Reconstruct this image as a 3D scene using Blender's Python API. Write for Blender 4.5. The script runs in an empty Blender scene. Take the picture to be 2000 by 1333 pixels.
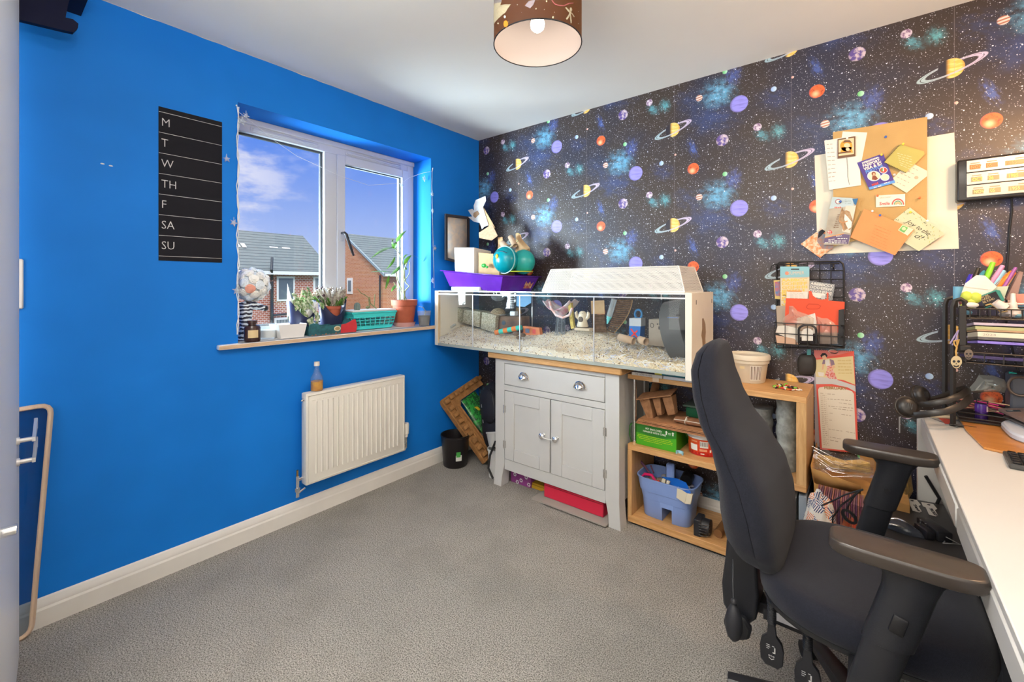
import bpy, bmesh, math, random
from mathutils import Vector, Matrix, noise
from math import pi, sin, cos, radians as R
S = bpy.context.scene
random.seed(7)
# ---------------------------------------------------------------- camera
cam = bpy.data.objects.new('camera', bpy.data.cameras.new('camera'))
S.collection.objects.link(cam); S.camera = cam
cam.data.sensor_width = 36; cam.data.lens = 15.44
cam.data.shift_y = -(666.5-558)/2000.0
cam.location = (2.377, -2.528, 1.258)
cam.rotation_euler = (R(90), 0, math.atan2(.628, .778))
cam.data.clip_start = .02; cam.data.clip_end = 400
# ---------------------------------------------------------------- node helper
class NT:
    def __init__(s, nt): s.nt = nt; s.n = nt.nodes; s.l = nt.links
    def add(s, t, **k):
        n = s.n.new(t)
        for a, b in k.items(): setattr(n, a, b)
        return n
    def put(s, sock, v):
        if isinstance(v, bpy.types.NodeSocket): s.l.new(v, sock)
        elif v is not None:
            try: sock.default_value = v
            except Exception: sock.default_value = (*v, 1)
    def m(s, op, a, b=None, c=None, clamp=False):
        n = s.add('ShaderNodeMath', operation=op, use_clamp=clamp)
        for i, v in enumerate((a, b, c)):
            if v is not None: s.put(n.inputs[i], v)
        return n.outputs[0]
    def v(s, op, a, b=None, out=0):
        n = s.add('ShaderNodeVectorMath', operation=op)
        s.put(n.inputs[0], a)
        if b is not None: s.put(n.inputs[3 if op == 'SCALE' else 1], b)
        return n.outputs[1 if op in ('LENGTH', 'DISTANCE', 'DOT_PRODUCT') else 0]
    def mix(s, f, a, b, blend='MIX'):
        n = s.add('ShaderNodeMix', data_type='RGBA', blend_type=blend)
        s.put(n.inputs[0], f)
        for i, v in ((6, a), (7, b)):
            if isinstance(v, (tuple, list)) and len(v) == 3: v = (*v, 1)
            s.put(n.inputs[i], v)
        return n.outputs[2]
    def noise(s, vec, scale, detail=2, rough=.5, out=0, dist=0):
        n = s.add('ShaderNodeTexNoise'); s.put(n.inputs['Vector'], vec)
        n.inputs['Scale'].default_value = scale; n.inputs['Detail'].default_value = detail
        n.inputs['Roughness'].default_value = rough; n.inputs['Distortion'].default_value = dist
        return n.outputs[out]
    def step(s, x, a, b):
        n = s.add('ShaderNodeMapRange', interpolation_type='SMOOTHSTEP')
        s.put(n.inputs[0], x); n.inputs[1].default_value = a; n.inputs[2].default_value = b
        return n.outputs[0]
    def xyz(s, v):
        n = s.add('ShaderNodeSeparateXYZ'); s.put(n.inputs[0], v); return n.outputs
    def cxyz(s, x, y, z=0):
        n = s.add('ShaderNodeCombineXYZ')
        for i, v in enumerate((x, y, z)): s.put(n.inputs[i], v)
        return n.outputs[0]
# ---------------------------------------------------------------- sky
W = bpy.data.worlds.new('sky'); S.world = W; W.use_nodes = True
w = NT(W.node_tree); w.n.clear()
g = w.add('ShaderNodeTexCoord').outputs['Generated']
gx, gy, gz = w.xyz(g)[:3]
el = w.m('MAXIMUM', gz, 0.0)
sky = w.mix(w.step(el, -.02, .36), (.60, .74, 1.10), (.085, .28, 1.0))
cv = w.v('MULTIPLY', w.v('ADD', g, (0.0, 0.11, .02)), (1, 1, 2.6))
cn = w.noise(cv, 4.3, 6, .58)
cmask = w.m('MULTIPLY', w.step(cn, .43, .57), w.m('SUBTRACT', 1.0, w.step(gy, .30, .52)))
sky = w.mix(w.m('MULTIPLY', cmask, .9), sky, (.98, .98, 1.12))
high = w.step(gz, .46, .75)                       # unseen overhead sky boosted to light the window reveals
bg = w.add('ShaderNodeBackground'); w.put(bg.inputs[0], w.mix(high, sky, (.86, .93, 1.0)))
w.put(bg.inputs[1], w.m('ADD', .92, w.m('MULTIPLY', high, 4.0)))
w.l.new(bg.outputs[0], w.add('ShaderNodeOutputWorld').inputs[0])
# ---------------------------------------------------------------- lights, exposure
def light(name, kind, loc, rot, energy, color, **k):
    l = bpy.data.lights.new(name, kind); l.energy = energy; l.color = color
    for a, b in k.items(): setattr(l, a, b)
    o = bpy.data.objects.new(name, l); S.collection.objects.link(o)
    o.location = loc; o.rotation_euler = rot; return o
light('sun', 'SUN', (0, 0, 20), (R(48), 0, R(62)), 1.5, (1, .95, .88), angle=R(1.0))
light('rear_fill', 'AREA', (1.75, -3.30, 1.35), (R(112), 0, 0), 26, (1, .96, .90), shape='RECTANGLE', size=2.6, size_y=1.2)  # added soft fill behind the camera, not a room lamp
light('rear_overhead_fill', 'AREA', (1.7, -2.75, 2.37), (R(12), 0, 0), 30, (1, .95, .88), shape='RECTANGLE', size=1.4, size_y=.8)  # added overhead fill behind the camera, no fitting hangs there
light('ceiling_bounce_fill', 'AREA', (1.9, -2.55, 1.95), (R(180), 0, 0), 62, (1, .96, .90), shape='RECTANGLE', size=.7, size_y=.7)  # added upward fill, out of view, to brighten the ceiling
light('window_daylight_fill', 'AREA', (-1.0, -2.30, 1.15), (R(72), 0, R(-32)), 260, (.78, .94, 1), shape='RECTANGLE', size=.9, size_y=1.2, spread=R(125))  # added panel outside, out of view, standing in for sky daylight
light('pendant_bulb_light', 'POINT', (1.497, -1.298, 2.11), (0, 0, 0), .5, (1, .84, .64), shadow_soft_size=.03)
light('desk_lamp_light', 'POINT', (2.95, -.62, 1.92), (0, 0, 0), 26, (1, .60, .33), shadow_soft_size=.06)
S.view_settings.view_transform = 'Standard'; S.view_settings.look = 'None'
S.view_settings.exposure = -0.1; S.view_settings.gamma = 1
# ---------------------------------------------------------------- materials
MATS = {}
def M(name, col, rough=.5, metal=0, var=0, scale=20, bump=0, bscale=None, spec=.5, coat=0, sheen=0, emit=0, trans=0, ior=1.45, alpha=1, col2=None):
    if name in MATS: return MATS[name]
    m = bpy.data.materials.new(name); m.use_nodes = True; MATS[name] = m
    t = NT(m.node_tree); b = t.n['Principled BSDF']
    b.inputs['Roughness'].default_value = rough; b.inputs['Metallic'].default_value = metal
    b.inputs['Specular IOR Level'].default_value = spec
    b.inputs['Coat Weight'].default_value = coat; b.inputs['Coat Roughness'].default_value = .08
    b.inputs['Sheen Weight'].default_value = sheen
    b.inputs['Transmission Weight'].default_value = trans; b.inputs['IOR'].default_value = ior
    b.inputs['Alpha'].default_value = alpha
    co = t.add('ShaderNodeTexCoord').outputs['Object']
    nz = t.noise(co, scale, 3, .6)
    c2 = col2 or tuple(max(0, c*(1-var)) for c in col)
    t.put(b.inputs['Base Color'], t.mix(t.step(nz, .35, .65), col, c2))
    if bump:
        bn = t.add('ShaderNodeBump'); bn.inputs['Strength'].default_value = bump; bn.inputs['Distance'].default_value = .004
        t.put(bn.inputs['Height'], t.noise(co, bscale or scale*3, 3, .6)); t.put(b.inputs['Normal'], bn.outputs[0])
    if emit: t.put(b.inputs['Emission Color'], (*col, 1)); b.inputs['Emission Strength'].default_value = emit
    return m
def glass(name, tint=(1, 1, 1), refl=1.0, rough=0.0, veil=0.0, veilcol=(.9, .95, 1)):
    if name in MATS: return MATS[name]
    m = bpy.data.materials.new(name); m.use_nodes = True; MATS[name] = m
    t = NT(m.node_tree); t.n.clear()
    tr = t.add('ShaderNodeBsdfTransparent'); t.put(tr.inputs[0], (*tint, 1))
    gl = t.add('ShaderNodeBsdfGlossy'); gl.inputs['Roughness'].default_value = rough
    ge = t.add('ShaderNodeNewGeometry')
    cs = t.m('ABSOLUTE', t.v('DOT_PRODUCT', ge.outputs['Normal'], ge.outputs['Incoming']))
    fs = t.m('ADD', .02, t.m('MULTIPLY', .6, t.m('POWER', t.m('SUBTRACT', 1.0, cs, clamp=True), 5.0)))
    mx = t.add('ShaderNodeMixShader'); t.put(mx.inputs[0], t.m('MULTIPLY', fs, refl))
    t.l.new(tr.outputs[0], mx.inputs[1]); t.l.new(gl.outputs[0], mx.inputs[2])
    o = mx.outputs[0]
    if veil:
        df = t.add('ShaderNodeBsdfDiffuse'); t.put(df.inputs[0], (*veilcol, 1))
        m2 = t.add('ShaderNodeMixShader'); m2.inputs[0].default_value = veil
        t.l.new(o, m2.inputs[1]); t.l.new(df.outputs[0], m2.inputs[2]); o = m2.outputs[0]
    t.l.new(o, t.add('ShaderNodeOutputMaterial').inputs[0])
    return m
def wood(name, c1, c2, axis=0, scale=6, rough=.45, stretch=14):
    if name in MATS: return MATS[name]
    m = bpy.data.materials.new(name); m.use_nodes = True; MATS[name] = m
    t = NT(m.node_tree); b = t.n['Principled BSDF']
    co = t.add('ShaderNodeTexCoord').outputs['Object']
    sc = [stretch]*3; sc[axis] = 1
    v = t.v('MULTIPLY', co, tuple(sc))
    n1 = t.noise(v, scale, 4, .6, dist=.6); n2 = t.noise(v, scale*6, 2, .5)
    f = t.m('ADD', t.m('MULTIPLY', n1, .7), t.m('MULTIPLY', n2, .3))
    t.put(b.inputs['Base Color'], t.mix(t.step(f, .35, .65), c1, c2))
    b.inputs['Roughness'].default_value = rough
    return m
# ---------------------------------------------------------------- geometry helpers
def fr(p, q):
    z = (Vector(q)-Vector(p)).normalized()
    x = z.orthogonal().normalized(); return x, z.cross(x), z
class B:
    def __init__(s): s.b = bmesh.new()
    def faces(s, vs, fs, m=0):
        vv = [s.b.verts.new(v) for v in vs]; out = []
        for f in fs:
            try: fc = s.b.faces.new([vv[i] for i in f]); fc.material_index = m; out.append(fc)
            except ValueError: pass
        return out
    def box(s, x0, x1, y0, y1, z0, z1, m=0, bev=0, mat=None, seg=1):
        vs = [Vector((x, y, z)) for z in (z0, z1) for y in (y0, y1) for x in (x0, x1)]
        if mat is not None: vs = [mat @ v for v in vs]
        fc = s.faces(vs, [(0,2,3,1),(4,5,7,6),(0,1,5,4),(2,6,7,3),(0,4,6,2),(1,3,7,5)], m)
        if bev:
            es = list({e for f in fc for e in f.edges})
            r = bmesh.ops.bevel(s.b, geom=es, offset=bev, segments=seg, profile=.5, affect='EDGES')
            for f in r['faces']: f.material_index = m
        return s
    def obox(s, c, size, rot=(0,0,0), m=0, bev=0, seg=1):
        from mathutils import Euler
        mt = Matrix.Translation(c) @ Euler(rot).to_matrix().to_4x4()
        a, b_, c_ = (k/2 for k in size)
        return s.box(-a, a, -b_, b_, -c_, c_, m, bev, mt, seg)
    def ring(s, pts, m=0): return [s.b.verts.new(p) for p in pts]
    def skin(s, rings, m=0, cap=True, closed=True, loop=False):
        vr = [[s.b.verts.new(p) for p in r] for r in rings]; n = len(vr[0])
        prs = list(zip(vr, vr[1:])) + ([(vr[-1], vr[0])] if loop else [])
        for a, b in prs:
            for i in range(n if closed else n-1):
                j = (i+1) % n
                try: s.b.faces.new((a[i], a[j], b[j], b[i])).material_index = m
                except ValueError: pass
        if cap and closed and not loop:
            for r in (vr[0][::-1], vr[-1]):
                try: s.b.faces.new(r).material_index = m
                except ValueError: pass
        return s
    def cyl(s, p, q, r, r2=None, n=16, m=0, cap=True):
        x, y, z = fr(p, q); r2 = r if r2 is None else r2
        rg = [[Vector(c)+(x*cos(2*pi*i/n)+y*sin(2*pi*i/n))*k for i in range(n)] for c, k in ((p, r), (q, r2))]
        return s.skin(rg, m, cap)
    def tube(s, pts, r, n=8, m=0, closed=False, flat=1.0, up=None):
        pts = [Vector(p) for p in pts]; k = len(pts); rg = []; px = None
        for i, p in enumerate(pts):
            if closed: d = pts[(i+1) % k]-pts[i-1]
            else: d = pts[min(i+1, k-1)]-pts[max(i-1, 0)]
            if d.length < 1e-9: d = Vector((0,0,1))
            d.normalize()
            if px is None: px = Vector(up).cross(d).normalized() if up else d.orthogonal().normalized()
            px = (px - d*px.dot(d)); px = px.normalized() if px.length > 1e-6 else d.orthogonal().normalized()
            y = d.cross(px); rr = r[i] if isinstance(r, (list, tuple)) else r
            rg.append([p+(px*cos(2*pi*j/n)+y*sin(2*pi*j/n)*flat)*rr for j in range(n)])
        return s.skin(rg, m, True, True, closed)
    def lathe(s, prof, o=(0,0,0), n=32, m=0, cap=True, sx=1, sy=1, mat=None, rfun=None):
        rg = []
        for r, z in prof:
            rg.append([Vector((cos(2*pi*i/n)*r*sx*(rfun(i/n, z) if rfun else 1), sin(2*pi*i/n)*r*sy*(rfun(i/n, z) if rfun else 1), z)) for i in range(n)])
        mt = mat or Matrix.Identity(4); o = Vector(o)
        return s.skin([[mt @ p + o for p in r] for r in rg], m, cap)
    def ball(s, c, r, n=20, m=0, mat=None):
        r = (r, r, r) if isinstance(r, (int, float)) else r; k = n//2
        pr = [(max(sin(pi*i/k), 1e-4), -cos(pi*i/k)) for i in range(k+1)]
        mt = (mat or Matrix.Identity(4))
        rg = [[Vector(c)+mt.to_3x3() @ Vector((cos(2*pi*j/n)*a*r[0], sin(2*pi*j/n)*a*r[1], z*r[2])) for j in range(n)] for a, z in pr]
        return s.skin(rg, m, True)
    def prism(s, pts, d, ax='y', off=0, m=0, mat=None):
        """2D outline extruded by d along ax from off; 2D axes are the other two in xyz order"""
        def P(a, b, c):
            v = Vector({'x': (c, a, b), 'y': (a, c, b), 'z': (a, b, c)}[ax]); return mat @ v if mat is not None else v
        n = len(pts); vs = [P(a, b, off) for a, b in pts]+[P(a, b, off+d) for a, b in pts]
        fs = [tuple(range(n))[::-1], tuple(range(n, 2*n))]+[(i, (i+1) % n, (i+1) % n+n, i+n) for i in range(n)]
        s.faces(vs, fs, m); return s
    def quad(s, a, b, c, d, m=0): s.faces([a, b, c, d], [(0,1,2,3)], m); return s
    def xf(s, mt): bmesh.ops.transform(s.b, matrix=mt, verts=s.b.verts); return s
    def build(s, name, mats, parent=None, smooth=40, bevel=0, seg=2, sub=0, solid=0):
        me = bpy.data.meshes.new(name)
        if parent is not None and parent.name in WM: s.xf(WM[parent.name].inverted())
        bmesh.ops.recalc_face_normals(s.b, faces=s.b.faces)
        s.b.to_mesh(me); s.b.free()
        for mm in (mats if isinstance(mats, (list, tuple)) else [mats]): me.materials.append(mm)
        if smooth:
            me.polygons.foreach_set('use_smooth', [True]*len(me.polygons)); me.set_sharp_from_angle(angle=R(smooth))
        o = bpy.data.objects.new(name, me); S.collection.objects.link(o)
        if parent is not None:
            o.parent = parent
            if parent.name in WM: WM[o.name] = WM[parent.name]
        if solid: mo = o.modifiers.new('t', 'SOLIDIFY'); mo.thickness = solid; mo.offset = 0
        if sub: mo = o.modifiers.new('s', 'SUBSURF'); mo.levels = sub; mo.render_levels = sub
        if bevel: mo = o.modifiers.new('b', 'BEVEL'); mo.width = bevel; mo.segments = seg; mo.limit_method = 'ANGLE'; mo.angle_limit = R(50)
        return o
def tag(o, label, cat, group=None, kind=None):
    o['label'] = label; o['category'] = cat
    if group: o['group'] = group
    if kind: o['kind'] = kind
    return o
def thing(name, label, cat, loc=(0,0,0), rz=0, group=None, world=False, rot=None):
    """Empty at the base of a thing. world=True: its parts are built in room coordinates"""
    o = bpy.data.objects.new(name, None); S.collection.objects.link(o); o.empty_display_size = .02
    o.location = loc; o.rotation_euler = rot or (0, 0, rz)
    if world:
        from mathutils import Euler
        WM[o.name] = Matrix.Translation(loc) @ Euler(o.rotation_euler).to_matrix().to_4x4()
    return tag(o, label, cat, group)
WM = {}
def one(name, b, mats, label, cat, group=None, loc=None, rz=0, rot=None, world=True, kind=None, **k):
    """a thing that is a single mesh; with world=True b is in room coordinates and loc its base"""
    if loc is not None and world: b.xf(Matrix.Translation(-Vector(loc)))
    o = b.build(name, mats, None, **k)
    if loc is not None: o.location = loc
    if rot or rz: o.rotation_euler = rot or (0, 0, rz)
    return tag(o, label, cat, group, kind)
def struct(name, b, mats, parent=None, **k):
    o = b.build(name, mats, parent, **k)
    if parent is None: o['kind'] = 'structure'
    return o
def copy_tree(o, parent=None):
    c = o.copy(); S.collection.objects.link(c)
    if parent is not None: c.parent = parent
    for ch in [x for x in S.objects if x.parent == o]: copy_tree(ch, c)
    return c
def textm(txt, size, depth=.0004, mat=None, align='LEFT', res=2, sx=1, bold=0, shear=0, line=1):
    """returns a bmesh of extruded lettering lying in XY, baseline at the origin"""
    c = bpy.data.curves.new('t', 'FONT'); c.body = txt; c.size = size; c.extrude = depth/2; c.resolution_u = res
    c.align_x = align; c.offset = bold; c.shear = shear; c.space_line = line
    o = bpy.data.objects.new('t', c); S.collection.objects.link(o)
    me = bpy.data.meshes.new_from_object(o.evaluated_get(bpy.context.evaluated_depsgraph_get()))
    b = B(); b.b.from_mesh(me)
    bpy.data.objects.remove(o); bpy.data.meshes.remove(me)
    b.xf(Matrix.Diagonal((sx, 1, 1, 1)))
    if mat is not None: b.xf(mat)
    return b
def basis(o, x, y):
    """matrix placing local XY on the given world axes at o"""
    x = Vector(x).normalized(); y = Vector(y).normalized(); z = x.cross(y)
    m = Matrix((x, y, z)).transposed().to_4x4(); m.translation = Vector(o); return m
def merge(a, b, mi=0):
    """append bmesh builder b into a with material index mi"""
    me = bpy.data.meshes.new('x'); b.b.to_mesh(me); b.b.free()
    n = len(a.b.faces); a.b.from_mesh(me); a.b.faces.ensure_lookup_table()
    for f in a.b.faces[n:]: f.material_index = mi
    bpy.data.meshes.remove(me); return a
rnd = random.uniform
WHITE = M('white_gloss_paint', (.80, .79, .76), .35, var=.04, scale=3)
UPVC = M('white_upvc', (.58, .62, .69), .35)
BLACK = M('black_plastic', (.012, .012, .014), .42, var=.2)
CHROME = M('chrome', (.85, .85, .86), .12, 1)
PAPER = M('white_paper', (.80, .77, .70), .8, var=.05, scale=8)
CARD = M('brown_cardboard', (.55, .36, .19), .85, var=.15, scale=14)
INK = M('black_ink', (.015, .015, .02), .7)
BWIRE = M('black_wire', (.014, .013, .013), .4)
OAK = wood('oak', (.66, .38, .16), (.50, .26, .09))
OAKY = wood('oak_upright', (.62, .38, .17), (.48, .27, .10), axis=2)
OAKC = wood('oak_end_grain_run', (.62, .38, .17), (.48, .27, .10), axis=1)
# a pixel of the photograph (2000 x 1333) carried onto a plane of the room
_d = Vector((-.628, .778)).normalized(); _r = Vector((_d.y, -_d.x)); _C = Vector((2.377, -2.528, 1.258))
def AT(u, v, **k):
    a = (u-1000)/858; ray = Vector((_d.x+a*_r.x, _d.y+a*_r.y, (558-v)/858))
    ax, val = list(k.items())[0]; i = 'xyz'.index(ax)
    return _C+ray*((val-_C[i])/ray[i])
def PX(p):
    q = Vector(p)-_C; t = q.x*_d.x+q.y*_d.y; return 1000+858*(q.x*_r.x+q.y*_r.y)/t, 558-858*q.z/t
def wpoly(b, pts, y, th=.0006, m=0, plane='y'):
    """outline on the space wall (given in photo pixels), th thick towards the room"""
    P = [AT(u, v, y=y) for u, v in pts]; return b.prism([(p.x, p.z) for p in P], -th, 'y', y, m)
def wtext(txt, p0, p1, hpx, y, fit=True, **k):
    """lettering on the space wall whose baseline runs p0 -> p1"""
    a, c = AT(*p0, y=y), AT(*p1, y=y); L = (c-a).length; xd = (c-a).normalized(); yd = Vector((0, -1, 0)).cross(xd)
    h = (AT(p0[0], p0[1]-hpx, y=y)-a).length
    t = textm(txt, h*1.38, .0004, **k)
    if fit:
        xs = [v.co.x for v in t.b.verts]; w_ = max(xs) if xs else 1; t.xf(Matrix.Diagonal((L/w_, 1, 1, 1)))
    if yd.z < 0: yd = -yd
    m = Matrix((xd, yd, Vector((0, -1, 0)))).transposed().to_4x4(); m.translation = a; t.xf(m); return t
def leaf(b, pts, w_, n=8, m=0, side=None, fold=.25):
    """blade along pts (3 control points -> quadratic curve)"""
    a, c, e = (Vector(p) for p in pts); rg = []
    for i in range(n+1):
        t = i/n; p = a*(1-t)**2+c*2*t*(1-t)+e*t*t; d = ((c-a)*(1-t)+(e-c)*t)
        d = d.normalized() if d.length > 1e-6 else Vector((0,0,1))
        s = (side or Vector((.25, .2, 1)).cross(d)); s = Vector(s).normalized() if Vector(s).length > .01 else Vector((0, 1, 0))
        ww = w_*(sin(pi*min(1, t*.93+.07))**.8); up = s.cross(d)
        rg.append([p-s*ww+up*ww*fold, p, p+s*ww+up*ww*fold])
    vv = [[b.b.verts.new(q) for q in r] for r in rg]
    for r0, r1 in zip(vv, vv[1:]):
        for j in (0, 1): b.b.faces.new((r0[j], r0[j+1], r1[j+1], r1[j])).material_index = m
# ---------------------------------------------------------------- room shell
def carpet_mat():
    m = bpy.data.materials.new('grey_carpet'); m.use_nodes = True; t = NT(m.node_tree); b = t.n['Principled BSDF']
    co = t.add('ShaderNodeTexCoord').outputs['Object']
    n1 = t.noise(co, 230, 3, .7); n2 = t.noise(co, 3.2, 3, .6); n3 = t.noise(co, 420, 1, .5)
    c = t.mix(t.step(n1, .36, .62), (.11, .10, .085), (.61, .578, .52))
    c = t.mix(t.m('MULTIPLY', t.step(n3, .45, .75), .45), c, (.74, .72, .67))
    c = t.mix(t.m('MULTIPLY', t.step(n2, .42, .66), .22), c, (.20, .19, .17))
    t.put(b.inputs['Base Color'], c); b.inputs['Roughness'].default_value = .95; b.inputs['Specular IOR Level'].default_value = .1
    bn = t.add('ShaderNodeBump'); bn.inputs['Strength'].default_value = .9; bn.inputs['Distance'].default_value = .006
    t.put(bn.inputs['Height'], t.m('ADD', n1, n3)); t.put(b.inputs['Normal'], bn.outputs[0]); return m
def wallpaper_mat():
    m = bpy.data.materials.new('space_wallpaper'); m.use_nodes = True; t = NT(m.node_tree); bs = t.n['Principled BSDF']
    co = t.add('ShaderNodeTexCoord').outputs['Object']; X, _, Z = t.xyz(co)[:3]
    WX, HZ, DR = .5655, .545, .2725
    def rep(px, pz, sx=1, sz=1, rot=0):
        dx0 = t.m('SUBTRACT', X, px); col = t.m('ROUND', t.m('DIVIDE', dx0, WX))
        dx = t.m('SUBTRACT', dx0, t.m('MULTIPLY', col, WX))
        dz0 = t.m('ADD', t.m('SUBTRACT', Z, pz), t.m('MULTIPLY', col, DR))
        dz = t.m('SUBTRACT', dz0, t.m('MULTIPLY', t.m('ROUND', t.m('DIVIDE', dz0, HZ)), HZ))
        v = t.cxyz(dx, dz, 0)
        if rot:
            r = t.add('ShaderNodeVectorRotate', rotation_type='Z_AXIS'); t.put(r.inputs['Vector'], v); r.inputs['Angle'].default_value = rot; v = r.outputs[0]
        return t.v('MULTIPLY', v, (1/sx, 1/sz, 0))
    c = t.mix(t.step(t.noise(co, 2.5, 3), .4, .7), (.036, .0215, .0155), (.016, .017, .044))  # warm lamplight brown and cool daylight navy are mixed into the black print
    # dust clouds: (x, z, half width, half height, rotation, colour, strength)
    for px, pz, a, b_, rot, colr, st in ((.625,2.285,.10,.085,.3,(.14,.42,.66),1.0),(.70,2.36,.05,.07,0,(.07,.12,.40),.8),
        (.835,2.02,.05,.028,.75,(.10,.34,.42),.9),(.905,2.025,.035,.045,-.4,(.10,.36,.42),1.0),(.495,2.02,.025,.065,-.4,(.06,.12,.42),.9),
        (.60,2.16,.16,.10,.2,(.03,.06,.20),.7),(.89,2.19,.09,.06,.5,(.03,.05,.17),.6),(.47,2.29,.10,.07,.4,(.03,.06,.18),.5)):
        v = rep(px, pz, a, b_, rot); d = t.v('LENGTH', v)
        nn = t.noise(t.v('ADD', v, (px*9, pz*7, 0)), 2.4, 6, .68)
        f = t.m('MULTIPLY', t.m('SUBTRACT', 1.0, t.step(d, .15, 1.35)), t.step(t.m('ADD', nn, t.m('MULTIPLY', t.m('SUBTRACT', 1, d), .16)), .40, .74))
        c = t.mix(t.m('MULTIPLY', f, st), c, colr)
    # stars of three sizes
    for sc, th, br in ((75, .085, .8), (38, .062, 1.0), (140, .13, .40)):
        v = t.add('ShaderNodeTexVoronoi', voronoi_dimensions='2D'); t.put(v.inputs['Vector'], t.cxyz(X, Z)); v.inputs['Scale'].default_value = sc
        rn = t.xyz(v.outputs['Color'])
        f = t.m('MULTIPLY', t.m('LESS_THAN', v.outputs['Distance'], t.m('MULTIPLY', rn[0], th*1.6)), t.m('GREATER_THAN', rn[1], .62))
        c = t.mix(t.m('MULTIPLY', f, br), c, t.mix(rn[2], (.9, .9, .95), (.75, .80, .95)))
    # discs: (x, z, r, base colour, second colour, pattern)
    for px, pz, r, c1, c2, kind in ((.647,2.034,.031,(.62,.50,.55),(.10,.06,.28),'earth'),(.728,2.207,.043,(.30,.27,.80),(.15,.13,.52),'band'),
        (.497,1.907,.031,(.85,.13,.02),(.25,.015,.003),'fire'),(.813,2.066,.0195,(.70,.60,.68),(.24,.13,.25),'earth'),(.529,2.29,.018,(.80,.66,.60),(.45,.17,.10),'jup'),
        (.885,2.24,.013,(.30,.45,.75),(.55,.7,.85),'soft'),(.660,1.851+.545,.0125,(.12,.52,.14),(.45,.75,.55),'soft'),(.965,2.275,.006,(.7,.3,.25),(.9,.6,.5),'soft')):
        v = rep(px, pz, r, r); d = t.v('LENGTH', v); vx, vy = t.xyz(v)[:2]
        if kind == 'earth': p = t.step(t.noise(t.v('ADD', v, (px*5, 3, 0)), 1.3, 4, .6), .42, .56)
        elif kind == 'fire': p = t.m('MULTIPLY', t.step(t.noise(v, 2.2, 4, .65), .45, .72), 1)
        elif kind == 'jup': p = t.step(t.m('SINE', t.m('MULTIPLY', t.m('ADD', vy, t.m('MULTIPLY', vx, -.15)), 9)), -.2, .5)
        elif kind == 'band': p = t.m('MULTIPLY', t.step(t.noise(t.v('MULTIPLY', v, (.5, 3, 0)), 1.2, 2), .4, .7), .6)
        else: p = t.step(vx, -1, 1)
        pc = t.mix(p, c1, c2)
        if kind == 'fire': pc = t.mix(t.step(t.v('LENGTH', t.v('ADD', v, (.15, .35, 0))), .7, .0), pc, (1, .55, .30))
        edge = t.step(t.m('ADD', d, t.m('MULTIPLY', vx, -.12)), .8, 1.15)      # printed limb of the planet
        pc = t.mix(t.m('MULTIPLY', edge, .6), pc, (.05, .03, .10))
        c = t.mix(t.step(d, 1.04, .97), c, pc)
    # ringed planet
    v = rep(.95, 1.875, .040, .040); d = t.v('LENGTH', v); vx, vy = t.xyz(v)[:2]
    r = rep(.95, 1.875, .111, .025, -.29); rd = t.v('LENGTH', r); rx, ry = t.xyz(r)[:2]
    ring = t.m('MULTIPLY', t.step(rd, .70, .76), t.step(rd, 1.0, .96))
    ring = t.m('MULTIPLY', ring, t.m('ADD', t.m('LESS_THAN', rd, .86), t.m('GREATER_THAN', rd, .885), clamp=True))
    rc = t.mix(t.step(rx, -1, 1), (.35, .48, .52), (.58, .48, .66))
    back = t.m('GREATER_THAN', ry, 0.0)
    c = t.mix(t.m('MULTIPLY', ring, back), c, rc)
    bc = t.mix(t.step(t.noise(t.v('MULTIPLY', v, (.6, 2.5, 0)), 1.5, 2), .4, .65), (.92, .50, .08), (.98, .68, .25))
    bc = t.mix(t.step(vx, .0, -.45), bc, (.012, .008, .018)); bc = t.mix(t.m('MULTIPLY', t.step(vx, .7, 1.0), .6), bc, (.55, .12, .01))
    c = t.mix(t.step(d, 1.03, .97), c, bc)
    c = t.mix(t.m('MULTIPLY', ring, t.m('SUBTRACT', 1, back)), c, rc)
    # seams between the strips
    sx = t.m('ABSOLUTE', t.m('SUBTRACT', t.m('WRAP', t.m('ADD', X, -.394+WX/2), WX, 0.0), WX/2))
    c = t.mix(t.m('MULTIPLY', t.m('LESS_THAN', sx, .0011), .35), c, (.30, .27, .28))
    t.put(bs.inputs['Base Color'], c); bs.inputs['Roughness'].default_value = .47; bs.inputs['Specular IOR Level'].default_value = .62
    bn = t.add('ShaderNodeBump'); bn.inputs['Strength'].default_value = .04; bn.inputs['Distance'].default_value = .002
    t.put(bn.inputs['Height'], t.noise(co, 500, 1)); t.put(bs.inputs['Normal'], bn.outputs[0]); return m
BLUE = M('blue_wall_paint', (.006, .195, .70), .6, var=.12, scale=1.3, bump=.05, bscale=160, spec=.25)
CEIL = M('white_ceiling_paint', (.84, .83, .80), .9, var=.02, scale=2)
SKIRT = M('skirting_paint', (.76, .74, .70), .4, var=.05, scale=5)
XR, YR, HC = 3.20, -3.35, 2.40
WY0, WY1, WZ0, WZ1, WD = -1.704, -.489, .955, 2.15, .30
b = B(); b.box(-.0, XR, YR, 0, -.12, 0); struct('floor', b, carpet_mat(), smooth=0)
b = B(); b.box(-.3, XR+.1, YR-.1, .1, HC, HC+.1); struct('ceiling', b, CEIL, smooth=0)
b = B(); b.box(-.30, XR+.1, 0, .1, -.12, HC); struct('wall_right', b, wallpaper_mat(), smooth=0)
b = B()
for y0, y1, z0, z1 in ((YR, WY0, -.12, HC), (WY1, 0, -.12, HC), (WY0, WY1, -.12, WZ0), (WY0, WY1, WZ1, HC)):
    b.box(-WD, 0, y0, y1, z0, z1)
bmesh.ops.remove_doubles(b.b, verts=b.b.verts, dist=1e-5)
struct('wall_left', b, BLUE, smooth=0)
RW = M('white_emulsion', (.78, .76, .72), .85)
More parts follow.
